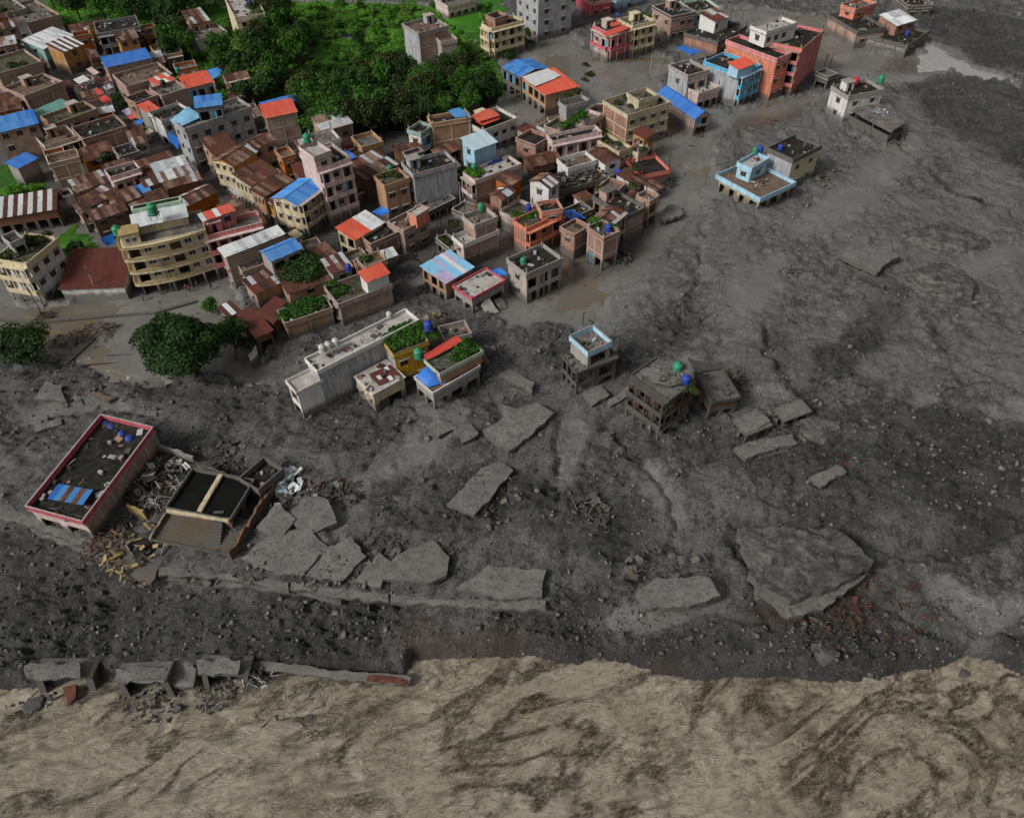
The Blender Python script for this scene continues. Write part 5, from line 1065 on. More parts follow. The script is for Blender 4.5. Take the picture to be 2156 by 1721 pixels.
# ---- cream hotel with rounded balconies (crop 5): bowed street front, four storeys
def hotel():
    h = 11.6; root_f = P(5, 985, 750, h); q = P(5, 1632, 612, h); l = P(5, 925, 690, h)
    ax = (q - root_f).to_2d(); W = ax.length; ax.normalize(); D = max((l - root_f).to_2d().dot(Vector((-ax.y, ax.x))), 7.5)
    root = empty('hotel', (root_f.x, root_f.y, 0), math.atan2(ax.y, ax.x)); tag(root, 'cream four storey hotel with rounded orange edged balconies by the flooded road', 'hotel')
    st = 4; sh = (h - .8) / st; ops = {'A': [], 'B': [], 'C': []}; wn = []
    r = random.Random(5)
    for kk in range(st):
        if kk == 0:
            for i in range(5): u = W * (i + .5) / 5; ops['B'].append((u - 1.25, u + 1.25, -.1, 2.2))
            continue
        for i in range(6):
            u = W * (i + .5) / 6
            if i in (0, 3): ops['B'].append((u - .95, u + .95, kk * sh + .2, kk * sh + 2.25))
            else: ops['B'].append((u - .7, u + .7, kk * sh + .9, kk * sh + 2.1)); wn.append(('B',) + ops['B'][-1])
        for i in range(3): u = D * (i + .5) / 3; ops['A'].append((u - .5, u + .5, kk * sh + .9, kk * sh + 2.1)); wn.append(('A',) + ops['A'][-1])
    wallmesh(W, D, -1.2, h - .8, ops, 'cream').build('wall', ['cream'], root)
    for t in wn: win(root, *t, W, 'framew', 'glass')
    def arc(n=18):                                                    # bowed outline in front of the facade, rounding the left corner
        pts = [(-1.1, D * .7), (-1.25, D * .35)]
        for i in range(n + 1):
            a = i / n; bow = 1.5 * math.sin(math.pi * min(1, a * 1.02)) ** .7; pts.append((-1.0 + (W + 1.0) * a, -.25 - bow * (1 - .35 * a)))
        return pts
    A_ = arc()
    def band(z0, z1, inset, nm, m):
        v = []; f = []; n = len(A_)
        c = Vector((W * .5, D * .3))
        for (x_, y_) in A_:
            d = (Vector((x_, y_)) - c).normalized(); i_ = Vector((x_, y_)) - d * inset
            v += [(x_, y_, z0), (x_, y_, z1), (i_.x, i_.y, z1), (i_.x, i_.y, z0)]
        for i in range(n - 1):
            b = 4 * i
            for j in range(4): k_ = (j + 1) % 4; f.append((b + j, b + k_, b + 4 + k_, b + 4 + j))
        obj(nm, mesh(nm, v, f, m), root)
    for kk in range(1, st + 1):
        z = kk * sh; v = [(x_, y_, z - .16) for x_, y_ in A_] + [(W, -.003, z - .16), (-.003, -.003, z - .16), (-.003, D * .7, z - .16)]
        n = len(v); v += [(x_, y_, z) for x_, y_, _ in v]; f = [tuple(range(n - 1, -1, -1)), tuple(range(n, 2 * n))] + [(i, (i + 1) % n, n + (i + 1) % n, n + i) for i in range(n)]
        obj('balcony_slab', mesh('balcony_slab', v, f, 'cream'), root)
        if kk < st: band(z + .003, z + .34, .14, 'balcony_rail', 'cream'); band(z + .343, z + .62, .2, 'rail_band', 'yelloww')
        else: band(z + .003, z + .3, .16, 'roof_edge', 'yelloww')
    for i in range(1, 5): cube('column', 'cream', root, (W * i / 5 - .15, -1.15, -1.2), (W * i / 5 + .15, -.85, sh - .17))
    cube('roof_slab', 'cream', root, (.02, .02, h - .798), (W - .02, D + .2, h - .6))
    cube('roof_deck', 'dk_conc', root, (.2, .2, h - .597), (W - .2, D, h - .565))
    # penthouse with white sheet roof and a green rimmed tank deck behind it
    x0, x1 = W * .18, W * .82
    cube('penthouse_wall', 'cream', root, (x0, D * .42, h - .56), (x1, D * .95, h + 1.6))
    slope(root, (x0 - .4, D * .42 - .9, h + 1.45), (1, 0, 0), (0, 1, 0), x1 - x0 + .8, D * .35 + .9, .9, ['tinw'], r)
    cube('tank_deck', 'green', root, (x0 + .1, D * .78, h + 1.62), (x1 - .1, D * 1.02, h + 3.1))
    cube('tank_deck_floor', 'dk_dark', root, (x0 + .5, D * .78 + .3, h + 3.103), (x1 - .5, D * 1.02 - .3, h + 3.13))
    cube('corner_tower', 'cream', root, (-.1, .25, h - .56), (3.0, 3.2, h + 1.4))
    cube('corner_tower_cap', 'yelloww', root, (-.35, 0, h + 1.402), (3.25, 3.45, h + 1.75))
    for i in range(2): o = win(root, 'B', .5 + i * 1.2, 1.2 + i * 1.2, h - .1, h + .95, W, 'framew'); o.location.y = .13
    return h
hh = hotel()
tank('tall green water tank rising behind the cream hotel', 5, 1243, 545, 14.2, 'tank_green', 1.5, 1.0)
tank('green water tank at the left end of the cream hotel', 5, 945, 672, 12.0, 'tank_green', 1.3)
tarp('deep blue tarpaulin beside the left end of the cream hotel', 5, [(800, 712, 6), (855, 768, 4), (918, 735, 5), (905, 665, 7)], 'tarp_blue')
tarp('blue tarpaulin between the cream hotel and the pink house', 5, [(1490, 560, 11), (1560, 605, 10.3), (1635, 560, 10.5), (1600, 530, 11)], 'tarp_blue')

# ---- chequered loose sheets on the shed roof, wall details
def sheets_on(label, c, L, F, R, z, nx_, ny_, mats, cat='roof sheets', name='roof_sheets'):
    l, f, q = P(c, *L, z), P(c, *F, z), P(c, *R, z); root = empty(name, f); tag(root, label, cat); r = random.Random(label)
    for i in range(nx_):
        for j in range(ny_):
            m = mats[(i + 2 * j) % len(mats)]; o = bpy.data.objects.new('roof_sheet', unit('sheet', m)); link(o, root)
            e = (q - f) / nx_; s = (l - f) / ny_; nz = e.cross(s).normalized()
            pos = e * i + s * j + nz * (.03 + .02 * ((i + j) % 2))
            o.matrix_local = Matrix.Translation(pos) @ Matrix((e * 1.02, s * 1.03, nz)).transposed().to_4x4()
sheets_on('maroon and white sheets laid over the open sided shed', 8, (1140, 1072), (1215, 1155), (1375, 1085), 4.86, 6, 3, ['maroon', 'maroon', 'maroon', 'tinw', 'maroon'])
sheets_on('blue corrugated awning with rusty stripes on the tilted foreground house', 'B', (275, 515), (210, 612), (440, 655), 5.4, 6, 1, ['blue', 'blue2', 'rustb', 'blue2', 'rustb', 'blue2'], 'awning', 'awning')

# ---- water tanks
T = tank
T('green tank on the bare stair block of the pale pink tower', 6, 785, 205, 15.6, 'tank_green', 1.25, .9)
T('green tank on the roof of the tan rounded house', 6, 1437, 408, 8.0, 'tank_green', 1.0)
T('green tank beside roof plants on the white terrace house', 7, 433, 520, 6.6, 'tank_green', 1.1)
T('green tank on the grey roof of the brick upper block', 7, 487, 838, 8.0, 'tank_green', 1.1)
T('green tank on a black roof beside the two basin house', 7, 825, 1262, 6.3, 'tank_green', .9)
T('green tank near the orange red roof by the tree edge', 1, 1420, 575, 7.2, 'tank_green', .9)
T('green tank on the broken frame house below the red sheet', 8, 1503, 968, 6.0, 'tank_green', 1.25, .6)
T('green tank on the leaning wreck in the grey mud', 'D', 1000, 425, 9.3, 'tank_green', 1.25)
T('green tank on the villa roof in the mud', 4, 1132, 600, 6.8, 'tank_green', 1.3, .5)
T('red tank on the villa roof in the mud', 4, 957, 600, 6.8, 'tank_red', 1.3)
T('green tank on the salmon apartment block roof', 4, 452, 365, 10.8, 'tank_green', .8)
T('green tank on the little light blue tower room', 4, 247, 1085, 7.0, 'tank_green', 1.0)
T('blue tank on the little light blue tower room', 4, 281, 1080, 7.0, 'tank_blue', 1.1)
T('blue tank on the black flat roof of the lone cream block', 4, 427, 1062, 7.4, 'tank_blue', .95)
T('blue tank on the low black yard roof in the upper flood', 4, 1325, 250, 3.0, 'tank_blue', .95)
T('blue tank on the cream villa by the field path', 3, 200, 172, 8.3, 'tank_blue', .95)
T('blue tank on the rose balcony house', 3, 1104, 140, 8.6, 'tank_blue', .95)
T('blue tank on the apricot house among plants', 7, 865, 855, 6.3, 'tank_blue', 1.0, .5)
T('blue tank on the brick frame tower', 7, 1503, 1008, 6.9, 'tank_blue', 1.15)
T('blue tank on a low roof right of the apricot house', 7, 1262, 935, 3.6, 'tank_blue', 1.1)
T('blue tank on its stand over the bushy yellow house roof', 8, 1577, 800, 7.4, 'tank_blue', 1.2, 1.6)
T('blue tank beside the maroon and white roof sheets', 8, 1000, 335, 6.2, 'tank_blue', .95, .4)
T('blue tank on the leaning wreck in the grey mud', 'D', 1050, 495, 9.2, 'tank_blue', 1.1)
T('blue tank on the light blue roof at the top edge', 1, 2000, 40, 12.0, 'tank_blue', 1.2)
T('blue tank lying on the mud spattered roof in the dark cluster', 7, 1572, 540, 3.4, 'tank_blue', 1.3, 0, (1.2, 0, .4))
for i, (x, y) in enumerate(((592, 128), (628, 150), (695, 192), (745, 222))):
    T(('first', 'second', 'third', 'fourth')[i] + ' blue tank from the far corner of the tilted foreground house', 'B', x, y, 4.6, 'tank_blue', 1.15, 0, (.9, .25, .6))
for i, (x, y) in enumerate(((818, 935), (862, 915), (915, 890))):
    T(('leftmost', 'middle', 'rightmost') [i] + ' of three steel tanks standing on the long white roof', 8, x, y, 8.6, 'steel', .95, .9, None, 'steel')
T('small pale tank at the far end of the long white roof', 8, 1290, 660, 8.6, 'steel', .8)
T('black tank on the concrete house below the orange red roof', 1, 1308, 690, 6.5, 'tank_black', 1.2)

# ---- roof gardens and plants
def garden(label, c, pts, z, m='leaf_mid', n=900, leaf=.32): return bush(label, c, pts, z, m, n, leaf, 'roof_garden', 'roof plants')
garden('bushy green garden covering the yellow house roof', 8, [(1290, 830, 1.6, 1.2), (1350, 800, 1.8, 1.5), (1420, 770, 1.8, 1.5), (1480, 760, 1.7, 1.4), (1540, 790, 1.5, 1.2), (1600, 800, 1.3, 1.0), (1330, 870, 1.3, .9), (1400, 840, 1.4, 1.0), (1470, 820, 1.3, .9)], 7.4, 'leaf_mid', 2600)
garden('dark green plants on the upper terrace of the broken house', 8, [(1800, 900, 1.3, .9), (1850, 880, 1.4, 1.0), (1900, 900, 1.2, .8), (1840, 940, 1.2, .7), (1760, 960, .9, .6), (1850, 850, 1, .8)], 6.5, 'leaf_mid', 1100)
garden('lush vegetable garden on the low brick roof', 8, [(540, 660, 1.5, 1.0), (610, 620, 1.7, 1.1), (680, 580, 1.6, 1.2), (740, 570, 1.5, 1.2), (800, 560, 1.3, 1.0), (640, 650, 1.3, .8), (720, 620, 1.3, .8), (560, 600, 1.0, .8)], 4.0, 'leaf_mid', 2200)
garden('huge dark vine bush smothering the brown yard house', 8, [(600, 330, 2.6, 2.6), (680, 300, 2.8, 2.8), (750, 310, 2.4, 2.6), (640, 390, 2.5, 2.2), (720, 380, 2.4, 2.2), (560, 390, 2.2, 2.0), (780, 360, 1.9, 1.8)], 4.6, 'leaf_dark', 3600, .3)
garden('plants on the mossy roof of the brick house with red top room', 8, [(890, 430, 1, .9), (960, 470, 1.2, .8), (850, 440, .9, .8), (1120, 260, 1.2, 1.2), (900, 500, 1, .7)], 5.4, 'leaf_mid', 900)
garden('green plants in a corner of the white terrace roof', 7, [(390, 540, 1.3, 1.0), (440, 560, 1.2, .9), (480, 540, .9, .8)], 6.4, 'leaf_bright', 800)
garden('dark climber hanging beside the brick framed terrace house', 7, [(345, 600, 1.3, 3.5), (350, 650, 1.2, 3)], 1.5, 'leaf_mid', 800)
garden('potted plants along the roof of the apricot house', 7, [(760, 890, 1, 1.0), (820, 900, 1, .9), (880, 900, .9, .8), (940, 880, 1.0, 1.0), (990, 860, .7, .7)], 6.2, 'leaf_mid', 900)
garden('plants on the brick frame tower roof at the mud edge', 7, [(1400, 960, 1, .9), (1450, 930, 1, 1.0), (1500, 950, .9, .6), (1535, 975, .9, .7), (1560, 990, .8, .8), (1380, 930, .9, .8)], 6.9, 'leaf_mid', 700)
garden('tall shrubs on the black roof of the pinkish white house', 7, [(1150, 190, 1.3, 1.4), (1230, 160, 1.6, 2.4), (1285, 130, 1.6, 2.6), (1190, 170, 1.2, 1.4)], 6.8, 'leaf_mid', 1300)
garden('weeds on the mossy basin roof beside the mud lane', 7, [(180, 1080, 1, .6), (270, 960, 1.3, .9), (220, 1100, .8, .6)], 2.6, 'leaf_olive', 500)
garden('plants on the tan rounded house roof', 6, [(1370, 450, 1, .7), (1440, 440, 1.1, .7), (1500, 450, .9, .6)], 7.8, 'leaf_olive', 500)
garden('scrappy plants on the stained grey block roof', 6, [(1560, 340, 1, .7), (1630, 320, 1.2, .8), (1680, 350, .9, .6)], 8.8, 'leaf_mid', 500)
garden('overgrown weeds on the roof of the white west house', 5, [(60, 720, 1.4, 1.0), (240, 740, 1.6, 1.1), (330, 730, 1.5, 1.0), (150, 820, 1.5, .9), (60, 850, 1.2, .8), (380, 680, 1, .7)], 8.8, 'leaf_olive', 1400)
garden('mossy tangle on the cream stained block roof', 3, [(1100, 830, 1.2, .7), (1180, 790, 1.3, .8), (1290, 740, 1.2, .8), (1420, 800, 1.0, .6), (1210, 850, 1, .6)], 8.3, 'leaf_olive', 900)
garden('shrub on the cream half of the rose house', 3, [(1200, 130, 1.2, 1.1), (1290, 130, 1.2, 1.0), (960, 190, 1.1, .7), (1350, 140, .8, .8)], 8.3, 'leaf_mid', 700)
garden('shrubs on the mossy grey white block roof', 3, [(700, 780, 1.2, .8), (780, 750, 1.2, 1.1), (640, 810, .9, .6)], 7.3, 'leaf_olive', 600)
garden('leafy plants on the small dark house by the market street', 1, [(860, 1260, 1.3, 1.4), (920, 1200, 1.1, 1.0), (1140, 1200, 1.1, 1.1), (820, 1290, 1.1, 1.2)], 4.4, 'leaf_olive', 900)
garden('plants on the dark cluster roof terrace near the cream block', 7, [(1470, 250, 1.0, 1.1), (1500, 300, 1, .8), (1590, 320, 1.1, .9), (1700, 520, 1.2, .8), (1780, 370, 1, 1.0), (1430, 680, 1.1, .8), (1700, 660, 1.1, .9), (1650, 810, 1.2, .7)], 5.0, 'leaf_olive', 1200)
garden('weeds on the black compound roof upstream', 3, [(1850, 230, 1.2, .8), (1960, 190, 1.3, .8), (2050, 200, 1.1, .7)], 4.4, 'leaf_olive', 600)
garden('weeds on the west brick block roof', 1, [(100, 530, 1.5, 1.0), (190, 520, 1.3, .9), (20, 90, 1.5, .9)], 7.0, 'leaf_olive', 600)
# ================================================================== VEGETATION
def scatter(label, polyU, n, mind, seed, fn, z=5.0):
    """trees spread over a surveyed area"""
    pl = upoly(polyU, z); r = random.Random(seed); xs = [q[0] for q in pl]; ys = [q[1] for q in pl]; got = []; tries = 0
    while len(got) < n and tries < n * 60:
        tries += 1; x, y = r.uniform(min(xs), max(xs)), r.uniform(min(ys), max(ys))
        if not inpoly(np.array([x]), np.array([y]), pl)[0]: continue
        if any((x - a) ** 2 + (y - b) ** 2 < mind * mind for a, b in got): continue
        got.append((x, y)); fn(x, y, r, len(got))
_proto = {}
def wtree(label, group, x, y, R_, Hh, lm, var, r, n=1700, leaf=.42, cat='tree', name='tree', z=0.0):
    key = (var, lm, cat)
    if key not in _proto:
        R0, H0 = (4.5, 8.5) if cat == 'tree' else (1.5, 1.8)
        bl = blobs_for(str(key), R0, H0 * (.38 if cat == 'tree' else .5), 12 if cat == 'tree' else 6, H0 * (.62 if cat == 'tree' else .45)); v, q = leafcloud(bl, n, leaf, 31 * var + len(lm))
        tm = trunkmesh(R0, H0 * .62, str(key), .04 * H0); _proto[key] = (nmesh('crown', v, q, lm), mesh('trunk', tm.v, tm.f, 'bark'), R0, H0)
    cm, tm, R0, H0 = _proto[key]; root = empty(name, (x, y, z), r.uniform(0, 6.28)); tag(root, label, cat, group); s = (R_ / R0, R_ / R0 * r.uniform(.85, 1.15), Hh / H0)
    obj('trunk', tm, root, sc=s); obj('crown', cm, root, sc=s)
DK = ['leaf_dark', 'leaf_dark', 'leaf_mid', 'leaf_olive', 'leaf_mid']
def grove(lab, grp, mats, rr, hh, **kw):
    return lambda x, y, r, i: wtree(lab, grp, x, y, r.uniform(*rr), r.uniform(*hh), r.choice(mats), r.randrange(4), r, **kw)
scatter('', [(640, 180), (720, 160), (800, 150), (905, 170), (900, 235), (840, 250), (690, 265), (640, 255)], 38, 4.2, 1, grove('dark leafy tree in the dense grove behind the centre of town', 'dense grove behind town', DK, (3.4, 5.0), (8, 11.5)))
scatter('', [(905, 130), (990, 120), (1048, 170), (1045, 200), (1000, 220), (900, 230)], 17, 4.0, 2, grove('dark leafy tree between the lone grey block and the flooded path', 'trees beside the flooded path', DK, (2.8, 4.0), (6, 8.5)))
scatter('', [(540, 30), (600, 15), (640, 60), (660, 140), (600, 180), (540, 160), (520, 80)], 16, 4.6, 3, grove('tall dark tree in the stand below the tall cream house', 'tall stand below the cream house', DK + ['leaf_mid'], (3.4, 4.8), (10, 15)))
scatter('', [(450, 100), (540, 90), (560, 190), (500, 200), (450, 160)], 14, 4.2, 4, grove('rounded green tree beside the orange red roof and grey white block', 'rounded trees by the orange roof', ['leaf_mid', 'leaf_dark', 'leaf_mid', 'leaf_lime'], (3.0, 4.2), (7, 10)))
scatter('', [(330, 30), (390, 20), (400, 100), (350, 110)], 9, 4.5, 5, grove('dark tree behind the plain orange annex', 'trees behind the orange annex', DK, (3.4, 4.6), (8, 11)))
scatter('', [(80, -40), (480, -40), (480, 12), (300, 22), (120, 20)], 22, 6, 6, grove('dark tree along the top left edge of the picture', 'trees along the top edge', DK, (4, 5.6), (8, 11)))
scatter('', [(560, -20), (940, -20), (930, 20), (890, 110), (760, 110), (680, 110), (650, 40)], 8, 11, 7, grove('scattered mid green tree standing in the open field', 'scattered field trees', ['leaf_mid', 'leaf_dark', 'leaf_bright'], (2.2, 3.6), (4.5, 8)))
def shr(x, y, r, i): wtree('low bright shrub growing in the green fields', 'shrubs in the fields', x, y, r.uniform(1.2, 2.6), r.uniform(1.2, 2.6), r.choice(['leaf_bright', 'leaf_bright', 'leaf_mid', 'leaf_lime']), r.randrange(2), r, 420, .28, 'shrub', 'shrub', .3)
scatter('', [(520, -10), (1030, -20), (1030, 100), (900, 120), (660, 150), (520, 60), (400, 120), (340, 100)], 130, 2.6, 8, shr)
scatter('', [(-10, 360), (60, 345), (95, 400), (80, 425), (-10, 430)], 9, 2.4, 9, lambda x, y, r, i: wtree('bright shrub in the grass plot beside the striped roof', 'shrubs by the striped roof', x, y, r.uniform(1.3, 2.4), r.uniform(1.5, 2.8), 'leaf_bright', r.randrange(2), r, 420, .28, 'shrub', 'shrub', .3))
scatter('', [(120, 500), (150, 480), (185, 495), (225, 545), (140, 550)], 12, 2.0, 10, lambda x, y, r, i: wtree('dark shrub in the plot between white house and lane', 'shrubs beside the white west house', x, y, r.uniform(1.2, 2.0), r.uniform(1.6, 2.8), r.choice(['leaf_mid', 'leaf_dark']), r.randrange(2), r, 420, .28, 'shrub', 'shrub', .3))
tree('great round dark tree standing alone on the mud flat', 'A', 1320, 440, 7.4, 11.5, 'leaf_dark', 20000, .33, own=True)
tree('small dark tree between the great round tree and maroon shed', 'A', 1650, 330, 3.2, 6.5, 'leaf_dark', 2600, .28, own=True)
tree('low olive tree in front of the maroon open fronted shed', 'A', 1780, 420, 2.0, 3.4, 'leaf_olive', 1100, .24, own=True)
tree('little green tree above the great round tree by the road edge', 'A', 1500, 140, 1.7, 3.4, 'leaf_mid', 900, .24, own=True)
tree('round dark tree cut by the left edge of the picture', 'A', 140, 420, 5.2, 7.0, 'leaf_dark', 5200, .30, own=True)
bush('dark green bush at the foot of the white west house', 5, [(400, 1170, 1.4, 1.6), (470, 1165, 1.2, 1.2), (370, 1190, 1.2, 1.1)], 0, 'leaf_mid', 900)
bush('green bushes beside the cream villa path', 3, [(150, 450, 2, 2.2), (230, 470, 2, 2.4), (340, 350, 1.8, 2.0), (400, 370, 1.7, 1.8), (270, 360, 1.8, 2.2)], 0, 'leaf_dark', 2200, .3)
bush('dark trees squeezed below the tall grey blue block', 3, [(330, 250, 1.6, 2.6), (380, 290, 1.5, 2.4), (720, 30, 1.6, 2.6), (1050, 60, 1.3, 2.4)], 0, 'leaf_dark', 1500, .3)
for i, (x, y) in enumerate(((840, 520), (860, 600), (830, 640), (880, 590))):
    bush('half drowned leafy branch in the smooth flood mud', 3, [(x, y, .9, .7), (x + 25, y + 10, .7, .4)], 0, 'leaf_olive', 260, .22, 'fallen_branch', 'branch', 'drowned branches by the red row house')
bush('dark shrub standing in the narrow lane by the brown hut', 7, [(810, 360, 1.4, 3), (830, 420, 1.2, 2.6), (800, 480, 1.1, 2)], 0, 'leaf_dark', 1200)
bush('dark bush by the red white roofed house', 6, [(1080, 1010, 1.5, 1.4), (1140, 1040, 1.5, 1.4), (1200, 1080, 1.3, 1.2), (1240, 1110, 1.2, 1.1)], 0, 'leaf_olive', 1200, .25)

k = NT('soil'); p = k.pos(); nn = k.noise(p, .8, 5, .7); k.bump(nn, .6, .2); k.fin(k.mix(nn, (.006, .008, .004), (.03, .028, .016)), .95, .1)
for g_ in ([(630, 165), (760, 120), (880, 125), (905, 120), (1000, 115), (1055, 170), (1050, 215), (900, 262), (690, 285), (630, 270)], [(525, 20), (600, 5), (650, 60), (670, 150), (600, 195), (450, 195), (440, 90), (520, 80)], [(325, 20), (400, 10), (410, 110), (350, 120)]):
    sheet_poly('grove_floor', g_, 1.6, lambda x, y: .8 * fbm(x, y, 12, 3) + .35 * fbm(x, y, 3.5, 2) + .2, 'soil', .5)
# rough grass over the field: nobody could count it
R = np.random.RandomState(5); fp = upoly(FIELD, .6); xs = [q[0] for q in fp]; ys = [q[1] for q in fp]
n = 60000; x = R.uniform(min(xs), max(xs), n); y = R.uniform(min(ys), max(ys), n); den = fbm(x, y, 16, 3) + .5 * fbm(x, y, 4, 2, .5, 3)
kp = inpoly(x, y, fp) & (den > -.12) & ~inpoly(x, y, upoly([(935, 25), (1015, 2), (1060, -15), (1075, 20), (1030, 55), (960, 72)])); x, y, den = x[kp], y[kp], den[kp]; n = len(x)
z = .35 + .8 * fbm(x, y, 12, 3) + .35 * fbm(x, y, 3.5, 2) + R.rand(n) * (.3 + .5 * np.clip(den, 0, 1)); a = R.rand(n) * 6.28; s = R.uniform(.2, .5, n)
t = np.stack([np.cos(a) * s, np.sin(a) * s, R.normal(size=n) * .12], 1); b = np.stack([-np.sin(a) * s * .7, np.cos(a) * s * .7, R.normal(size=n) * .2], 1); c = np.stack([x, y, z], 1)
v = np.stack([c - t, c + b, c + t, c - b], 1).reshape(-1, 3)
tag(obj('grass', nmesh('grass', v, np.arange(4 * n).reshape(n, 4), 'leaf_bright')), 'rough bright green grass and weeds covering the fields', 'grass', kind='stuff')
# ================================================================== RUINS, SLABS, ROCKS
S = slab
k = NT('mounddirt'); p = k.pos(); a1 = k.noise(k.mapv(p, (.35, .35, 2.2)), 1.2, 6, .7, .8); a2 = k.noise(p, 1.6, 6, .75)
col = k.mix(k.ramp(a1, [(.4, 0), (.62, 1)]), (.135, .13, .117), (.032, .031, .029)); col = k.mix(k.ramp(a2, [(.5, 0), (.64, .7)]), col, (.03, .029, .027)); k.bump(a2, .9, .3); k.fin(col, .8, .3)
k = NT('rock'); p = k.pos(); nn = k.noise(p, 2.2, 6, .7); rv = k.n('ObjectInfo').outputs['Random']; ri = k.n('NewGeometry').outputs['Random Per Island']
col = k.mix(nn, (.035, .035, .034), (.12, .118, .11)); col = k.mix(k.ramp(ri, [(.86, 0), (1.0, .8)]), col, (.30, .29, .27)); k.bump(nn, .6, .08); k.fin(col, .75, .35)
S('big jagged concrete floor plate lying in the centre mud', 'C', [(1530, 1035, .9), (1610, 1130, .8), (1710, 1185, .9), (1860, 1090, .9), (2040, 910, 1.1), (1900, 840, 1.2), (1760, 880, 1.2), (1640, 850, .8), (1690, 950, .7)], .6)
S('cracked plate with zigzag edge left of the big jagged plate', 'C', [(1125, 1010, .5), (1215, 1085, .5), (1305, 1025, .6), (1385, 1130, .5), (1500, 1060, .6), (1440, 990, .3), (1300, 990, .3), (1200, 950, .4)], .5)
S('mud covered plate beside the mud filled two level house', 'C', [(1640, 640, .5), (1760, 700, .5), (1880, 770, .5), (1900, 700, .6), (1720, 600, .4)], .35)
S('plank shaped concrete slab tilted out of the rubble', 'G', [(640, 300, 2.0), (800, 358, 2.0), (900, 250, 1.7), (1010, 112, 1.2), (930, 62, 1.2), (830, 100, 1.4)], .55, legs=2)
S('pale smooth slab at the edge of the embankment', 'G', [(285, 712, .5), (570, 728, .5), (640, 690, .5), (655, 590, .6), (570, 500, .5), (440, 540, .4), (350, 600, .4)], .6, ('dk_mud', 'mudconc'))
S('flat roof slab of the collapsed house right of the wreck', 'D', [(1340, 710, 3.2), (1410, 795, 3.0), (1560, 725, 3.0), (1480, 655, 3.2)], .5, legs=4)
S('second roof slab beyond the collapsed house', 'D', [(1585, 645, 2.6), (1640, 705, 2.4), (1800, 650, 2.4), (1745, 590, 2.6)], .5, legs=4)
S('lower sloping slab of the collapsed house', 'D', [(1338, 885, 1.3), (1412, 948, 1.4), (1560, 895, 1.3), (1720, 860, 1.0), (1690, 800, 1.0), (1500, 830, 1.2)], .55, legs=5)
S('small broken plate among the rubble by the red bush', 'D', [(1788, 1055, 1.2), (1860, 1112, 1.1), (2020, 1025, 1.0), (1955, 980, 1.1)], .45, legs=3)
S('leaning slab torn off the side of the wreck', 'D', [(1150, 400, 5.5), (1180, 560, 2.4), (1290, 610, .6), (1300, 480, 1.4), (1230, 380, 3.6)], .3)
S('broken floor leaning against the front of the wreck', 'D', [(980, 470, 6.6), (880, 580, 5.4), (960, 640, 4.8), (1060, 560, 5.6)], .25)
S('muddy plate at the foot of the mud filled two level house', 'D', [(435, 560, 1.0), (490, 625, 1.0), (595, 570, 1.0), (545, 500, 1.2)], .5, legs=2)
S('narrow fallen wall between the two mud wrecks', 'D', [(580, 610, .8), (600, 640, .5), (780, 520, .9), (750, 480, 1.2)], .4)
S('grey slab tilted beside a mound on the right mud flat', 'E', [(690, 580, 1.6), (860, 660, 1.5), (1000, 725, 1.5), (1085, 645, 1.4), (1180, 595, 1.4), (1080, 510, 1.2), (990, 520, 1.2), (820, 492, 1.2)], .7, legs=3)
S('huge overhanging chunk of floor at the right of the river bank', 'F', [(380, 600, 1.4), (450, 690, 1.4), (650, 772, 1.5), (850, 720, 1.4), (1010, 640, 1.4), (1190, 520, 1.3), (1110, 440, 1.1), (990, 330, .8), (700, 290, .6), (420, 300, .5), (300, 330, .4), (400, 530, .9)], 1.0, ('mounddirt', 'mudconc'), jag=.4, legs=5)
S('second ledge under the huge overhanging chunk', 'F', [(450, 720, .2), (640, 880, .1), (860, 830, .1), (1150, 600, .2), (900, 640, .2), (600, 700, .2)], .5)
S('rubble strewn plate by the right hand embankment', 'G', [(1690, 790, .3), (1740, 870, .2), (1990, 860, .2), (2160, 800, .2), (2100, 700, .3), (1800, 700, .4)], .6)
S('left fallen floor plate beside the foreground ruin', 'B', [(1470, 1095, .2), (1580, 1060, .2), (1720, 975, .4), (1640, 920, .6), (1540, 960, .5)], .4)
S('right fallen floor plate beside the foreground ruin', 'B', [(1680, 1100, .3), (1885, 1110, .2), (1990, 910, .5), (1790, 905, .6)], .4)
S('cracked plate with timber across it in the foreground ruin', 'B', [(1660, 810, 1.2), (1760, 840, 1.0), (1830, 740, 1.4), (1730, 640, 1.8)], .3)
S('stepped plate on the right of the timber wreckage', 'B', [(1820, 740, .9), (1890, 830, .8), (2020, 800, .7), (1940, 720, .9)], .35)
S('broken rust stained floor with a black hole below the foreground ruin', 'B', [(475, 965, .1), (690, 1085, -.3), (885, 1165, -.7), (960, 1040, -.3), (885, 900, .1), (780, 850, .3), (560, 870, .3)], .4, ('umber', 'umber'))
tag(obj('pit_shade_sheet', mesh('pit_shade_sheet', [P('B', *t, 1.12) - P('B', 800, 920, .0) for t in ((720, 920), (800, 1000), (890, 945), (870, 890), (775, 858))], [(0, 1, 2, 3, 4)], 'dark'), None, P('B', 800, 920, .0)), 'flat black sheet for the shade of a hole in the rust stained floor', 'hole')  # flat black sheet on the floor plate paints the darkness of a hole
S('grey slab standing in the mud by the cluster edge', 7, [(1920, 900, .8), (1960, 920, .7), (2105, 870, .7), (2060, 790, .9), (1975, 800, 1.0)], .4)
S('pale leaning slab below the pinkish white roof', 8, [(1945, 570, 2.2), (2000, 655, .4), (2080, 620, .4), (2010, 520, 2.6)], .25, ('dk_pale', 'conc'))
S('second pale sheet beside the pale leaning slab', 8, [(2040, 530, 1.8), (2090, 610, .3), (2150, 590, .3), (2100, 520, 1.2)], .12, ('dk_conc', 'conc'))
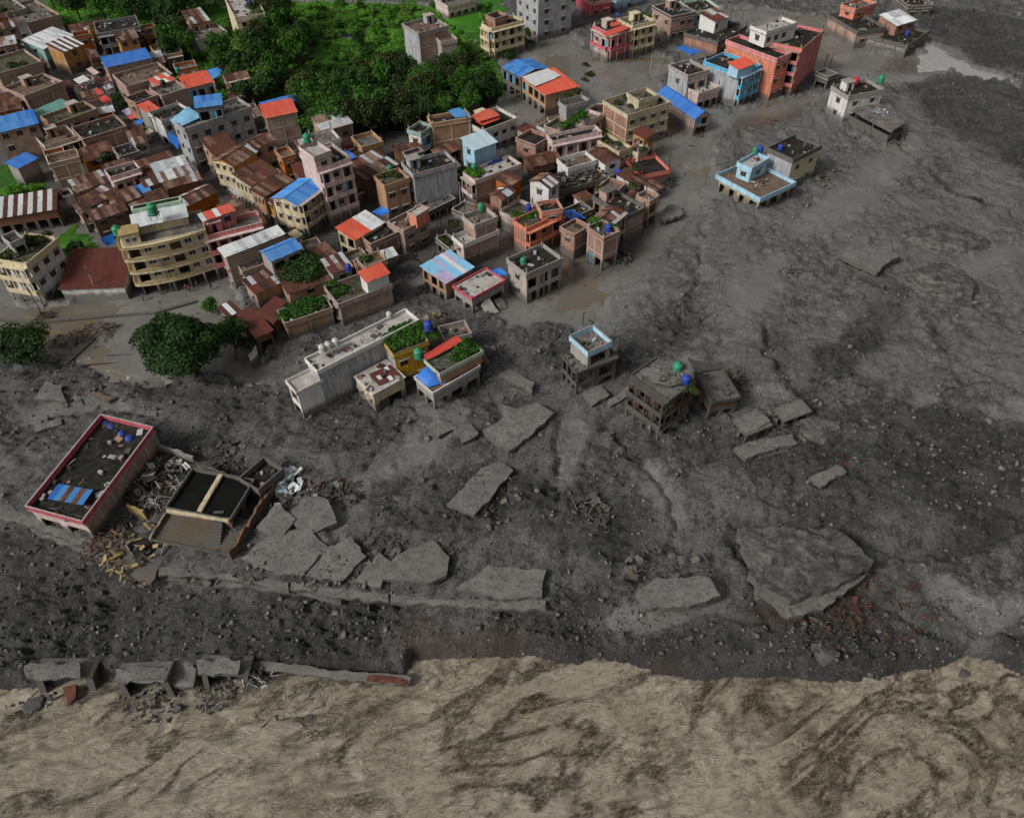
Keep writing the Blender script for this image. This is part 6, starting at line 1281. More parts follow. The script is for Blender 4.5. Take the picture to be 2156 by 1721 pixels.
S('stone pillar stump before the maroon shed', 'A', [(1780, 500, 1.5), (1800, 545, 1.3), (1855, 500, 1.4), (1835, 430, 1.7)], 1.6, ('dk_pale', 'conc'))
S('broken plank like slab in the left mud', 'A', [(245, 1000, .3), (255, 1060, .2), (450, 990, .3), (440, 950, .3)], .2)
S('sunken roof edge in the mud left of the great tree', 'A', [(650, 765, .5), (780, 830, .3), (840, 800, .3), (720, 770, .5)], .3, ('dk_brown', 'umber'))
S('thin mud covered wall remnant on the far left flat', 'A', [(320, 690, .4), (240, 820, .3), (480, 830, .3), (440, 720, .4)], .25)
# embankment lip: row of cast slabs overhanging the drop to the gravel
led = [(-40, 1072), (60, 1096), (130, 1122), (195, 1148), (262, 1172), (330, 1196), (410, 1206), (500, 1216), (610, 1230), (720, 1245), (820, 1256), (930, 1268), (1040, 1270), (1150, 1270)]
re = random.Random(3)
for row, (zz, dy) in enumerate(((.22, 8), (-.95, 20), (-1.9, 30))):
    cuts = [(0, 3), (3, 5), (5, 8), (8, 10), (10, 13)] if row == 0 else ([(1, 4), (5, 9)] if row == 1 else [(5, 8)])
    for i0, i1 in cuts:
        front = [(led[i][0] + (3 if i == i0 else -3 if i == i1 else 0), led[i][1] + dy + re.uniform(-5, 7), zz) for i in range(i0, i1 + 1)]; back = [(led[i][0], led[i][1] - (28 if row == 0 else 12), zz + .05) for i in range(i1, i0 - 1, -1)]
        S(['long mud covered slab of the broken embankment edge above the gravel', 'lower concrete step under the broken embankment edge'][min(row, 1)], 0, front + back, .5, seed='%d%d' % (row, i0), group=['embankment edge slabs', 'embankment lower steps'][min(row, 1)], jag=.3, name='embankment_slab')
for i in range(len(led) - 1):
    a, b = P(0, led[i][0], led[i][1] - 7, 0), P(0, led[i + 1][0], led[i + 1][1] - 7, 0); mb = MB(); d = (b - a); d.z = 0
    M4 = Matrix.Translation((0, 0, 0)) @ Matrix.Rotation(math.atan2(d.y, d.x), 4, 'Z'); mb.box((.03, 0, -3.4), (d.length - .03, .5, -.45), 0, M4)
    tag(mb.build('retaining_wall', ['mudconc'], None, loc=(a.x, a.y, 0)), 'dark retaining wall panel under the broken embankment edge', 'wall', 'retaining wall panels')
# river revetment blocks, toppled
def block(label, c, pts, zbot, m=('dk_mud', 'concd')): return slab(label, c, pts, pts[0][2] - zbot, m, 'concrete block', 'concrete_block', .25)
H('toppled grey revetment block at the left river edge', 'H', (120, 480), (135, 575), (425, 560), 4.6, 'mudconc', '', 'h1', 'flat:mud', name='concrete_block', cat='concrete block', z0=-5.6, zb=-2, lean=(-13, 5), stub=0, pp=.1, trim='mudconc', clutter=0)
H('broad grey revetment block with a dark hollow at the river edge', 'H', (590, 500), (585, 590), (850, 585), 4.6, 'mudconc', '', 'h1', 'flat:mud', name='concrete_block', cat='concrete block', z0=-5.6, zb=-2, lean=(-11, -3), stub=0, pp=.1, trim='mudconc', clutter=0)
H('right revetment block with smooth grey top and stony hollow', 'H', (1005, 455), (1000, 550), (1235, 545), 4.6, 'mudconc', '', 'h1', 'flat:mud', name='concrete_block', cat='concrete block', z0=-5.6, zb=-2, lean=(-10, 6), stub=0, pp=.1, trim='mudconc', clutter=0)
S('tilted grey slab joining the two right revetment blocks', 'H', [(760, 470, -1.9), (860, 590, -2.8), (990, 600, -3.2), (1010, 500, -2.2), (960, 450, -1.8)], .8)
S('ragged crust on the broad revetment block', 'H', [(600, 505, -.95), (600, 570, -1.1), (840, 570, -1.0), (845, 500, -.9)], .3, jag=.35)
S('ragged crust on the right revetment block', 'H', [(1010, 460, -.95), (1020, 530, -1.1), (1220, 530, -1.0), (1240, 455, -.9)], .3, jag=.35)
S('ragged crust on the left revetment block', 'H', [(130, 485, -.95), (140, 555, -1.2), (410, 545, -1.0), (415, 470, -.9)], .3, jag=.35)
S('rust red concrete face beside the left revetment block', 'H', [(318, 600, -3.4), (340, 700, -4.4), (392, 660, -4.2), (388, 585, -3.2)], .4, ('rusta', 'rustc'))
debris('stony rubble spilled from the revetment hollows', 'H', 760, 690, -4.9, 3.4, 130, ['concd', 'mudconc', 'rock', 'woodd'], (.3, 1.0), (.06, .14), .9, .7, asp=1.6)
debris('stony rubble filling the right revetment block', 'H', 1100, 650, -4.6, 2.2, 90, ['concd', 'rock', 'mudconc'], (.3, .9), (.06, .14), .9, .8, asp=1.2)
debris('stony rubble below the left revetment block', 'H', 200, 690, -4.9, 3.0, 90, ['concd', 'rock', 'mudconc', 'woodd'], (.3, 1.0), (.06, .14), .8, .7, asp=1.5)
S('thin concrete beam along the water ending in red paint', 'H', [(1290, 500, -3.2), (1700, 550, -3.4), (2095, 590, -3.6), (2110, 545, -3.4), (1730, 510, -3.2), (1300, 465, -2.9)], .5, ('dk_mud', 'concd'))
S('red painted end of the beam at the water', 'H', [(1880, 560, -3.32), (2085, 585, -3.45), (2095, 560, -3.4), (1890, 535, -3.25)], .25, ('rusta', 'rusta'))

for lab, pts, th in [('mud covered floor plate right of the foreground ruin', [(505, 1175, .5), (560, 1200, .3), (640, 1205, .3), (690, 1150, .6), (640, 1110, .9), (560, 1130, .9)], .5), ('tilted floor plate before the embankment slab', [(645, 1210, .4), (720, 1225, .3), (770, 1170, .5), (740, 1130, .7), (690, 1150, .7)], .45),
        ('mud plate sloping to the pale smooth slab', [(740, 1225, .4), (800, 1235, .35), (835, 1190, .5), (800, 1160, .6)], .4), ('upper tilted plate behind the foreground ruin', [(600, 1090, 1.2), (640, 1125, .9), (710, 1100, .9), (690, 1050, 1.4), (640, 1040, 1.6)], .35), ('broken plate under the crossed timbers', [(540, 1110, 1.0), (590, 1140, .7), (620, 1090, 1.2), (580, 1060, 1.5)], .35),
        ('mud caked plate beyond the embankment end', [(960, 1240, .4), (1060, 1262, .3), (1140, 1255, .3), (1150, 1200, .4), (1030, 1190, .5)], .5)]: S(lab, 0, pts, th)
# walls left standing in the foreground ruin
def wallseg(label, c, a, b, h_, th, m, z=0.0, name='ruined_wall', ragged=.5, cat='wall', group=None):
    p_, q_ = P(c, *a, z + h_), P(c, *b, z + h_); d = q_ - p_; L_ = d.length; r = random.Random(label); n = max(3, int(L_ / .7)); mb = MB(); M4 = Matrix.Rotation(math.atan2(d.y, d.x), 4, 'Z')
    tops = [h_ + z - r.uniform(0, ragged) for _ in range(n + 1)]
    for i in range(n):
        x0, x1 = L_ * i / n, L_ * (i + 1) / n; pts = [M4 @ Vector(t) for t in ((x0, 0, -3), (x1, 0, -3), (x1, th, -3), (x0, th, -3), (x0, 0, tops[i]), (x1, 0, tops[i + 1]), (x1, th, tops[i + 1]), (x0, th, tops[i]))]
        b_ = len(mb.v); mb.v += [tuple(t) for t in pts]
        for f_ in CF:
            if (f_ == CF[5] and i > 0) or (f_ == CF[3] and i < n - 1): continue
            mb.f.append(tuple(t + b_ for t in f_)); mb.mi.append(0)
    return tag(mb.build(name, [m], None, loc=(p_.x, p_.y, 0)), label, cat, group)
wallseg('brown brick wall along the right side of the foreground ruin', 'B', (1395, 960), (1735, 425), 3.0, .35, 'umber', ragged=.9)
wallseg('overgrown pale wall behind the rod heap', 'B', (870, 235), (1150, 325), 3.2, .3, 'conc', ragged=.7)
wallseg('stained rear wall of the black water room', 'B', (1175, 365), (1480, 480), 3.6, .3, 'concd', ragged=.9)
wallseg('tan wall fragment below the tilted foreground house', 'B', (505, 800), (640, 640), 2.0, .3, 'tan', ragged=1.0)
wallseg('yellow painted wall stub beside the rod heap', 'B', (720, 645), (830, 690), 2.6, .3, 'yelloww', ragged=.5)
wallseg('short yellow wall edge left of the black hole', 'B', (710, 920), (780, 830), 1.2, .3, 'yelloww', ragged=.5)
wallseg('pale painted wall edge beside the stepped terrace', 'B', (880, 865), (985, 700), 1.9, .3, 'cream2', ragged=.3)
S('cream concrete front beam of the black water room', 'B', [(985, 690, 3.5), (1390, 755, 3.5), (1398, 735, 3.5), (992, 670, 3.5)], .4, ('cream2', 'cream2'), 'beam', 'concrete_beam', .03)
S('cream concrete beam spanning the black water room', 'B', [(1185, 690, 3.35), (1215, 695, 3.35), (1360, 445, 3.35), (1335, 435, 3.35)], .35, ('cream2', 'cream2'), 'beam', 'concrete_beam', .02)
def steps(label, c, a, b, w_, z0_, n, m='mudconc'):
    p_, q_ = P(c, *a, z0_), P(c, *b, z0_); d = q_ - p_; root = empty('stair', p_, math.atan2(d.y, d.x)); tag(root, label, 'stair'); L_ = d.length
    for i in range(n): cube('step', m, root, (L_ * i / n + .004, 0, -1.5), (L_ * (i + 1) / n, w_, .17 * (i + 1)))
steps('ribbed concrete stair on the right of the stepped terrace', 'B', (1340, 930), (1390, 745), 1.4, 1.0, 12)
# debris heaps
for lab, x, y, z, rd, n_, asp in [('dark heap of crushed concrete right of the timber wreckage', 690, 1040, .1, 4.2, 130, 1.2), ('crushed concrete and timber before the fallen plates', 560, 1180, .2, 3.6, 110, 1.5), ('mud caked rubble between the plates and the embankment', 700, 1190, .2, 4.0, 120, 1.5), ('mud caked rubble beside the pale smooth slab', 820, 1150, .2, 3.6, 90, 1.3), ('dark rubble filling the yard behind the black water room', 480, 960, .3, 3.6, 110, 1.2),
        ('blackened beams at the foot of the foreground ruin', 430, 1190, -.6, 3.0, 90, 1.6), ('grey rubble bank under the plank shaped slab', 1040, 1030, .1, 3.2, 90, 1.3), ('grey rubble by the right hand embankment plate', 1400, 1200, -.2, 4.0, 110, 1.6)]:
    debris(lab, 0, x, y, z, rd, n_, ['concd', 'mudconc', 'woodd', 'mudconc', 'wood', 'conc'], (.5, 2.4), (.05, .13), 1.1, .5, asp=asp)
debris('tangled heap of twisted rods and timber in the foreground ruin', 'B', 950, 490, 1.2, 5.6, 420, ['rustbar', 'wood', 'woodp', 'woodd', 'steel'], (.8, 2.6), (.03, .07), 1.8, .08, asp=1.0)
debris('lower spill of bent pipes beside the black water room', 'B', 880, 650, .8, 2.8, 150, ['wood', 'woodp', 'woodd', 'steel'], (.6, 1.8), (.03, .06), 1.0, .1)
debris('crossed timbers of a collapsed roof in the foreground ruin', 'B', 1830, 650, .3, 4.2, 170, ['woodd', 'wood', 'concd', 'tin'], (1.2, 4.0), (.05, .12), 1.6, .3)
debris('rust red rubble spilled below the tilted foreground house', 'B', 600, 900, .8, 3.6, 240, ['rusta', 'rustbar', 'umber', 'brick'], (.3, 1.0), (.04, .1), .8, .55)
debris('yellow painted beams scattered round the black hole', 'B', 790, 930, .9, 4.4, 60, ['yelloww', 'yelloww', 'wood', 'cream2'], (.8, 2.4), (.09, .16), .7, .25)
debris('yellow and brown rubble under the broken floor', 'B', 830, 1080, -.6, 2.6, 110, ['yelloww', 'umber', 'rusta', 'conc'], (.4, 1.2), (.06, .12), .8, .5)
debris('crumpled pile of pale tin sheets behind the foreground ruin', 'B', 1790, 490, 1.2, 2.6, 36, ['tinw', 'tin', 'pale'], (1.6, 3.0), (.03, .06), 1.4, .85)
debris('dark wreckage heap right of the timber wreckage', 'B', 1990, 560, .2, 3.2, 120, ['woodd', 'concd', 'wood', 'rustbar'], (.8, 2.2), (.05, .1), 1.6, .35)
debris('brush and driftwood heap on the left mud', 'A', 700, 340, 0, 3.2, 150, ['wood', 'woodp', 'woodd'], (.6, 2.0), (.03, .07), .9, .05, asp=1.4)
debris('smaller driftwood heap beside the left round tree', 'A', 480, 410, 0, 2.6, 100, ['wood', 'woodd', 'woodp'], (.5, 1.6), (.03, .06), .5, .05, asp=1.3)
debris('bare tangled branches by the flooded road edge', 'A', 320, 240, 0, 1.8, 60, ['woodd', 'wood'], (.8, 2.4), (.03, .06), 1.8, 0)
debris('heap of beams beside the lone cream block', 4, 710, 1290, 0, 2.2, 90, ['woodd', 'wood', 'woodp', 'brick'], (.8, 2.8), (.05, .1), 1.4, .2)
debris('wreckage clinging to the right side of the mud filled house', 'D', 610, 400, .3, 3.0, 90, ['woodd', 'concd', 'mudconc'], (.8, 2.4), (.06, .14), 1.8, .4)
debris('hanging wreck of the right side of the leaning wreck', 'D', 1290, 520, .2, 3.6, 150, ['concd', 'mudconc', 'woodd', 'wood'], (.8, 3.0), (.06, .14), 2.8, .4)
debris('dark machine wreckage between the collapsed slabs', 'D', 1600, 760, .2, 2.6, 90, ['woodd', 'concd', 'rustbar'], (.6, 2.0), (.06, .14), 1.8, .3)
debris('buried wreck with dark holes on the right mud', 'D', 1920, 540, 0, 3.4, 70, ['woodd', 'mudconc', 'concd'], (1.0, 2.8), (.1, .2), .8, .5)
debris('dull red scrap on the rubble by the small plate', 'D', 1990, 955, .6, 1.3, 50, ['maroon', 'woodd', 'rustbar'], (.3, .9), (.04, .1), .6, .5)
debris('pale scrap scattered in the mud below the leaning wreck', 'D', 1130, 1000, 0, 1.8, 40, ['rustbar', 'tinw', 'wood', 'rose'], (.2, .6), (.02, .05), .2, .3)
debris('bright litter strewn down the muddy slope', 'D', 1170, 1150, 0, 2.2, 60, ['tinw', 'rustbar', 'wood', 'rose'], (.15, .5), (.02, .04), .15, .4)
debris('splintered timber half buried in the centre rubble', 'G', 1440, 330, 0, 3.0, 70, ['wood', 'mudconc', 'concd', 'mudconc'], (.8, 2.4), (.05, .1), .7, .3)
debris('rust red splintered post beside the embankment slab', 'G', 85, 660, 0, 1.4, 40, ['rusta', 'wood', 'woodp'], (.8, 2.0), (.04, .08), 1.6, .1)
debris('frayed roots hanging from the plank shaped slab', 'G', 850, 320, .8, 1.2, 60, ['woodp', 'wood'], (.6, 1.6), (.02, .05), .8, 0)
debris('muddy root mass on the end of the pale smooth slab', 'G', 640, 560, .2, 1.8, 90, ['wood', 'woodp', 'mudconc'], (.5, 1.8), (.03, .08), .8, .2)
debris('red rust and timber spill under the huge overhanging chunk', 'F', 1250, 810, -.6, 5.0, 240, ['rustbar', 'rustc', 'wood', 'maroon', 'rustbar'], (.4, 1.6), (.02, .05), .4, .1, asp=1.5)
debris('brown splinters below the left side of the huge chunk', 'F', 850, 960, -1.0, 3.8, 140, ['rustbar', 'umber', 'woodd'], (.4, 1.4), (.03, .06), .4, .2, asp=1.3)
debris('black mud caked wreck of a vehicle on the right mud flat', 'E', 350, 735, 0, 2.2, 110, ['woodd', 'concd', 'mudconc'], (.3, 1.0), (.05, .14), .9, .5, asp=1.6)
debris('smaller black wreck below the vehicle wreck', 'E', 380, 970, 0, 1.4, 80, ['woodd', 'concd', 'mudconc'], (.3, .8), (.05, .12), .8, .5, asp=1.3)
debris('dark twisted metal at the toppled river blocks', 'H', 1330, 550, -3.6, 2.0, 80, ['woodd', 'steel', 'concd'], (.5, 1.6), (.03, .07), 1.0, .1)
debris('flotsam caught before the river blocks', 'H', 1480, 700, -4.6, 2.6, 50, ['wood', 'woodd', 'woodp'], (.6, 2.2), (.03, .07), .4, .05, asp=1.8)
debris('wreckage under the pinkish white roof at the mud edge', 8, 1560, 480, 0, 2.6, 90, ['woodd', 'wood', 'concd'], (.6, 1.8), (.04, .09), 1.2, .2)
debris('splintered beams in front of the rear concrete yard', 8, 1600, 690, 3.5, 2.2, 70, ['woodp', 'wood', 'yelloww'], (.8, 2.4), (.05, .1), 1.4, .15)
debris('torn wreckage on the right end of the broken frame house', 8, 1980, 960, .5, 2.4, 90, ['woodd', 'wood', 'concd'], (.8, 2.6), (.05, .1), 3.2, .2)
debris('collapsed timbers under the broken frame house', 8, 1780, 1240, 0, 1.8, 50, ['woodd', 'wood', 'conc'], (.8, 2.2), (.05, .1), 1.0, .2)
debris('wreckage and broken wall at the stilts of the frame tower', 7, 1620, 1230, 0, 2.2, 90, ['conc', 'woodd', 'wood'], (.5, 1.8), (.06, .14), 2.2, .4)
debris('uprooted branches in the dark cluster by the mud', 7, 1930, 620, .3, 3.4, 170, ['woodd', 'wood'], (.8, 2.8), (.03, .07), 2.0, .08)
debris('dark drift of wreckage on the broad black roof', 7, 1260, 590, 3.4, 4.2, 150, ['woodd', 'wood', 'concd', 'rustbar'], (.6, 2.2), (.04, .09), .6, .3, asp=1.4)
debris('wreckage jammed in the dark lane behind the apricot house', 7, 680, 860, 0, 3.2, 150, ['woodd', 'concd', 'wood', 'tin'], (.5, 1.8), (.05, .1), 1.6, .35)
debris('black drifted timber under the brick framed terrace house', 7, 650, 710, 0, 2.4, 90, ['woodd', 'umber', 'wood'], (.6, 2.0), (.05, .1), .9, .2)
debris('blackened wreckage beside the lane below the red white roof', 6, 1620, 1010, 0, 2.6, 110, ['woodd', 'concd', 'wood'], (.5, 1.6), (.05, .1), 1.0, .3)
debris('timber frame fallen in the mud lane', 8, 1380, 240, 0, 3.0, 50, ['woodd', 'wood'], (1.2, 3.6), (.06, .1), .5, .1)
debris('driftwood beside the collapsed blue folded roof hall', 3, 1740, 1080, 0, 1.6, 40, ['woodd', 'wood'], (.6, 1.8), (.04, .08), .4, .1)
debris('scrap on the prow shaped terrace', 4, 1140, 800, 3.85, 1.9, 60, ['tinw', 'woodd', 'tarp_blue', 'steel'], (.4, 1.4), (.03, .06), .7, .35)
debris('wreckage below the prow shaped terrace', 4, 1150, 1000, 0, 3.4, 110, ['woodd', 'concd', 'umber'], (.6, 2.4), (.05, .1), .8, .25, asp=1.5)
debris('black wrecks beside the concrete stub house', 4, 830, 560, 0, 2.4, 80, ['woodd', 'concd'], (.6, 1.8), (.06, .12), 1.4, .4)
debris('scrap heap of grey pipes at the far left of town', 1, 110, 330, 3.5, 5.0, 200, ['tin', 'dgrey', 'woodd', 'teal'], (.6, 2.2), (.04, .08), 1.6, .3)
debris('clutter of boards on the lone terrace roof', 4, 270, 1290, 3.5, 2.4, 60, ['woodd', 'rustb', 'tinw', 'umber'], (.3, 1.2), (.03, .07), .5, .3)
debris('scraps and puddles on the black roof of the tilted foreground house', 'B', 520, 330, 4.65, 3.4, 70, ['wood', 'dk_moss', 'tinw', 'woodd'], (.2, .8), (.02, .05), .2, .5)

# boulders one can tell apart
def rockmesh(seed, m='rock', n=10):
    R = np.random.RandomState(seed); v = []; f = []
    rows = 6; cols = 9
    for j in range(rows + 1):
        t = math.pi * j / rows
        for i in range(cols): a = 2 * math.pi * i / cols; v.append((math.sin(t) * math.cos(a), math.sin(t) * math.sin(a), math.cos(t) * .75))
    v = np.array(v); d = R.normal(size=(9, 3)); d /= np.linalg.norm(d, axis=1, keepdims=True)
    for q in d: v -= np.maximum(v @ q - .55, 0)[:, None] * q * .95
    v *= (1 + R.uniform(-.06, .06, len(v)))[:, None]
    for j in range(rows):
        for i in range(cols): i2 = (i + 1) % cols; f.append((j * cols + i, (j + 1) * cols + i, (j + 1) * cols + i2, j * cols + i2))
    return mesh('boulder', v, f, m, False)
RK = [rockmesh(i) for i in range(6)]
def boulder(label, c, x, y, z, s, group=None, i=0, sc=(1, 1, 1)):
    o = obj('boulder', RK[i % 6], None, P(c, x, y, z), (rnd.uniform(-.3, .3), rnd.uniform(-.3, .3), rnd.uniform(0, 6)), (s * sc[0], s * sc[1], s * sc[2])); return tag(o, label, 'boulder', group)
boulder('large rounded grey boulder on the river bank below the red rubble', 'F', 865, 1120, -2.0, 2.2, i=1, sc=(1, .9, .8))
def mound(label, c, x, y, rx, ry, h_, rz, seed, step=.35):
    p0 = P(c, x, y, 1.0 if 'on top' in label else 0); ax = np.arange(-1.05, 1.051, step / rx); ay = np.arange(-1.05, 1.051, step / ry); U_, V_ = np.meshgrid(ax, ay); u, v = U_.ravel(), V_.ravel()
    rr = np.sqrt(u * u + v * v) * (1 + .22 * fbm(u * rx, v * ry, 3.5, 3, .6, seed)); z = h_ * np.clip(1 - rr ** 3.2, -.3, 1) + .35 * fbm(u * rx, v * ry, 1.6, 3, .65, seed + 3) + .3 * ridge(u * rx * .3, v * ry, 1.8, 3, .6, seed); z = np.where(rr > 1, z - 1.2 * (rr - 1) * 6, z) - .1
    n1_, n2_ = len(ax), len(ay); i_ = np.arange(n1_ * n2_).reshape(n2_, n1_); q = np.stack([i_[:-1, :-1].ravel(), i_[:-1, 1:].ravel(), i_[1:, 1:].ravel(), i_[1:, :-1].ravel()], 1)
    return tag(obj('mud_mound', nmesh('mud_mound', np.stack([u * rx, v * ry, z], 1), q, 'mounddirt', False), None, p0, (0, 0, rz)), label, 'mound')
mound('large dark layered mound rising from the right mud flat', 'E', 1470, 840, 7.4, 5.4, 3.4, -.25, 2.0)
mound('low dark mound behind the layered mound on the right mud', 'E', 1530, 490, 8.0, 5.4, 2.2, -.2, 5.0)
mound('mud caked heap on top of the huge overhanging chunk', 'F', 700, 500, 6.5, 4.6, 1.0, .1, 14.0)
mound('rubbly rise beside the small broken plate', 'D', 1850, 780, 5.0, 3.2, 1.0, .2, 9.0)
boulder('black rock lying in the shallows of the river', 'F', 1760, 1255, -5.0, .9, i=4)
boulder('pale stone at the corner of the long white building', 8, 590, 1320, 0, 1.0, i=0, sc=(1, 1, .9))
boulder('pale pebble like rock by the river blocks', 'H', 910, 710, -4.6, .8, i=5)
boulder('flat rock against the toppled left block', 'H', 190, 680, -4.4, 1.4, i=1, sc=(1.3, .8, .5))
r = random.Random(11)
cnt = 0
while cnt < 150:
    px, py = r.uniform(-10, 2166), r.uniform(1120, 1440)
    e = at(px, py, -2.6); ye = float(yedge(e.x)); yl = float(yled(e.x))
    if e.y < ye + .8 or (e.x < XE and e.y > yl - 1.5): continue
    near = e.y < ye + 7
    if not near and r.random() > .35: continue
    zz = float(zmud(np.array([e.x]), np.array([e.y]))[0]); s = r.choice([.16, .2, .24, .3, .4])
    o = obj('boulder', RK[cnt % 6], None, (e.x, e.y, zz + s * .2), (r.uniform(-.4, .4), r.uniform(-.4, .4), r.uniform(0, 6)), (s * r.uniform(.8, 1.3), s, s * r.uniform(.6, .9)))
    tag(o, 'grey stone lying in the gravel along the river bank', 'boulder', 'stones on the gravel bank'); cnt += 1
# gravel: nobody could count it
R = np.random.RandomState(8)
base_v = np.array([(1, 0, 0), (-1, 0, 0), (0, 1, 0), (0, -1, 0), (0, 0, .7), (0, 0, -.7)], float); base_f = np.array([(0, 2, 4), (2, 1, 4), (1, 3, 4), (3, 0, 4), (2, 0, 5), (1, 2, 5), (3, 1, 5), (0, 3, 5)])
xs, ys = [], []
N = 90000; x = R.uniform(-120, 130, N); y = R.uniform(36, 190, N)
e = y - yedge(x); d = yled(x) - y
wgt = np.full(N, .05); wgt = np.where((x < XE) & (d > 0), .38, wgt); wgt = np.where((e < 9) & (e > .2), .95, wgt)
for pgy in GRAVEL: wgt = np.where(inpoly(x, y, pgy), np.maximum(wgt, .28), wgt)
patch = fbm(x, y, 18, 3, .6, 7.0); wgt *= np.clip(.4 + 1.6 * (patch + .25), .15, 1.5); wgt = np.where(e < .3, 0, wgt)
for pgy in SMOOTH: wgt = np.where(inpoly(x, y, pgy), .004, wgt)
wgt = np.where(inpoly(x, y, TOWN), 0, wgt)
kp = R.rand(N) < wgt; x, y = x[kp], y[kp]; n = len(x); z = zmud(x, y)
s = np.exp(R.normal(-2.1, .55, n)); s = np.clip(s, .05, .45)
j = base_v[None] * (1 + R.uniform(-.3, .3, (n, 6, 1))) * s[:, None, None] * R.uniform(.7, 1.3, (n, 1, 3)); a = R.rand(n) * 6.28
ca, sa = np.cos(a)[:, None], np.sin(a)[:, None]; vx = j[:, :, 0] * ca - j[:, :, 1] * sa; vy = j[:, :, 0] * sa + j[:, :, 1] * ca
v = np.stack([vx + x[:, None], vy + y[:, None], j[:, :, 2] + z[:, None] + s[:, None] * .25], 2).reshape(-1, 3); f = (base_f[None] + (np.arange(n) * 6)[:, None, None]).reshape(-1, 3)
tag(obj('gravel', nmesh('gravel', v, f, 'rock')), 'loose dark gravel and stones spread over the mud', 'gravel', kind='stuff')

# dead tree flattened in the mud, its bare branches spread like a delta
def bare_tree(label, c, x, y, ang, L_, seed, spread=.5):
    r = random.Random(seed); p0 = P(c, x, y, 0); mb = MB()
    def br(p_, a, l_, rad, dpt):
        n = 4; q = p_
        for i in range(n):
            a += r.uniform(-.18, .18); q2 = q + Vector((math.cos(a), math.sin(a), 0)) * l_ / n; q2.z = .12 + r.uniform(-.1, .22)
            mb.bar(q, q2, rad * (1 - .18 * i), 0, 5, rad * (1 - .18 * (i + 1))); q = q2
            if dpt and i >= 1: br(q, a + r.choice([-1, 1]) * r.uniform(.4, .9), l_ * r.uniform(.45, .7), rad * .5, dpt - 1)
        if dpt: br(q, a + r.uniform(-.3, .3), l_ * .6, rad * .4, dpt - 1)
    for k_ in range(5): br(Vector((0, 0, .1)), ang + (k_ - 2) * spread, L_ * r.uniform(.6, 1.1), .22 if k_ == 2 else .14, 3)
    return tag(mb.build('fallen_tree', ['woodd'], None, loc=p0), label, 'dead tree')
bare_tree('bare dead tree flattened in the mud above the leaning wreck', 'D', 1050, 215, 1.5, 8.0, 4)
bare_tree('spread of black roots left of the flattened dead tree', 'D', 1000, 230, 3.0, 5.0, 6, .4)
bare_tree('small bare branch on the right mud flat below the rock mound', 'E', 1320, 1060, 1.9, 3.4, 8, .6)
bare_tree('twisted bare branch by the upper edge of the right mud', 'E', 1700, 180, .3, 3.0, 9, .5)
S('mud laden broken roof plate crowning the leaning wreck', 'D', [(770, 425, 9.9), (860, 490, 9.6), (960, 510, 9.5), (1090, 480, 9.5), (1080, 390, 9.8), (985, 350, 10.0)], .3)
S('collapsed balcony floor on the left of the wreck', 'D', [(720, 560, 2.4), (760, 620, 2.0), (800, 570, 2.6), (770, 520, 3.0)], .3)
S('hanging roof sheet behind the leaning wreck', 'D', [(1060, 350, 6.5), (1130, 440, 5.5), (1250, 400, 2.5), (1220, 370, 3.5)], .2)
debris('mud clogged rubble on the roof of the leaning wreck', 'D', 960, 440, 9.7, 2.6, 60, ['mudconc', 'woodd', 'concd', 'conc'], (.3, 1.2), (.04, .1), .5, .5)
bush('weeds hanging from the corner of the leaning wreck', 'D', [(1080, 540, .9, .9), (1110, 560, .7, .7), (830, 460, .8, .5)], 8.6, 'leaf_olive', 300, .2)
# broken rubble and driftwood sown over the mud: nobody could count it
def sow(N, seed, base, lim=1.0):
    R = np.random.RandomState(seed); x = R.uniform(-140, 150, N); y = R.uniform(40, 215, N); e = y - yedge(x)
    pt = ss(-.10, .16, fbm(x + 5 * fbm(x, y, 14, 3, .55, 3.1) * 0, y, 17, 4, .6, 7.0)); w_ = base * (.12 + .88 * pt)
    for q in GRAVEL: w_ = np.where(inpoly(x, y, q), np.maximum(w_, base * .9), w_)
    for pl, wd in DARKB: w_ = np.maximum(w_, base * 1.2 * (pdist(x, y, pl) < wd))
    for q in SMOOTH[:3]: w_ = np.where(inpoly(x, y, q), base * .04, w_)
    w_ = np.where(inpoly(x, y, TOWN) | (e < .5), 0, w_); w_ = np.where(inpoly(x, y, SMOOTH[-1]), w_ * .3, w_)
    kp = R.rand(N) < w_ * lim; return x[kp], y[kp], R
x, y, R = sow(26000, 5, .5); n = len(x); z = zmud(x, y); s = np.clip(np.exp(R.normal(-1.35, .42, n)), .12, .75)
cb = np.array(CV, float) - .5; v8 = cb[None] * R.uniform(.5, 1.5, (n, 1, 3)) * s[:, None, None] * (1 + R.uniform(-.35, .35, (n, 8, 3))); a = R.rand(n) * 6.28; ca, sa = np.cos(a)[:, None], np.sin(a)[:, None]; tl = R.uniform(-.5, .5, n)[:, None]
vx = v8[:, :, 0] * ca - v8[:, :, 1] * sa; vy = v8[:, :, 0] * sa + v8[:, :, 1] * ca; vz = v8[:, :, 2] + vx * tl
v = np.stack([vx + x[:, None], vy + y[:, None], vz + z[:, None] + s[:, None] * .15], 2).reshape(-1, 3); f = (np.array(CF)[None] + (np.arange(n) * 8)[:, None, None]).reshape(-1, 4)
tag(obj('rubble', nmesh('rubble', v, f, 'crust')), 'broken mud caked rubble sown over the mud field', 'rubble', kind='stuff')
x, y, R = sow(6000, 9, .42); n = len(x); z = zmud(x, y); L_ = np.clip(np.exp(R.normal(.1, .5, n)), .4, 4.0); a = R.rand(n) * 6.28; rr = R.uniform(.025, .075, n)
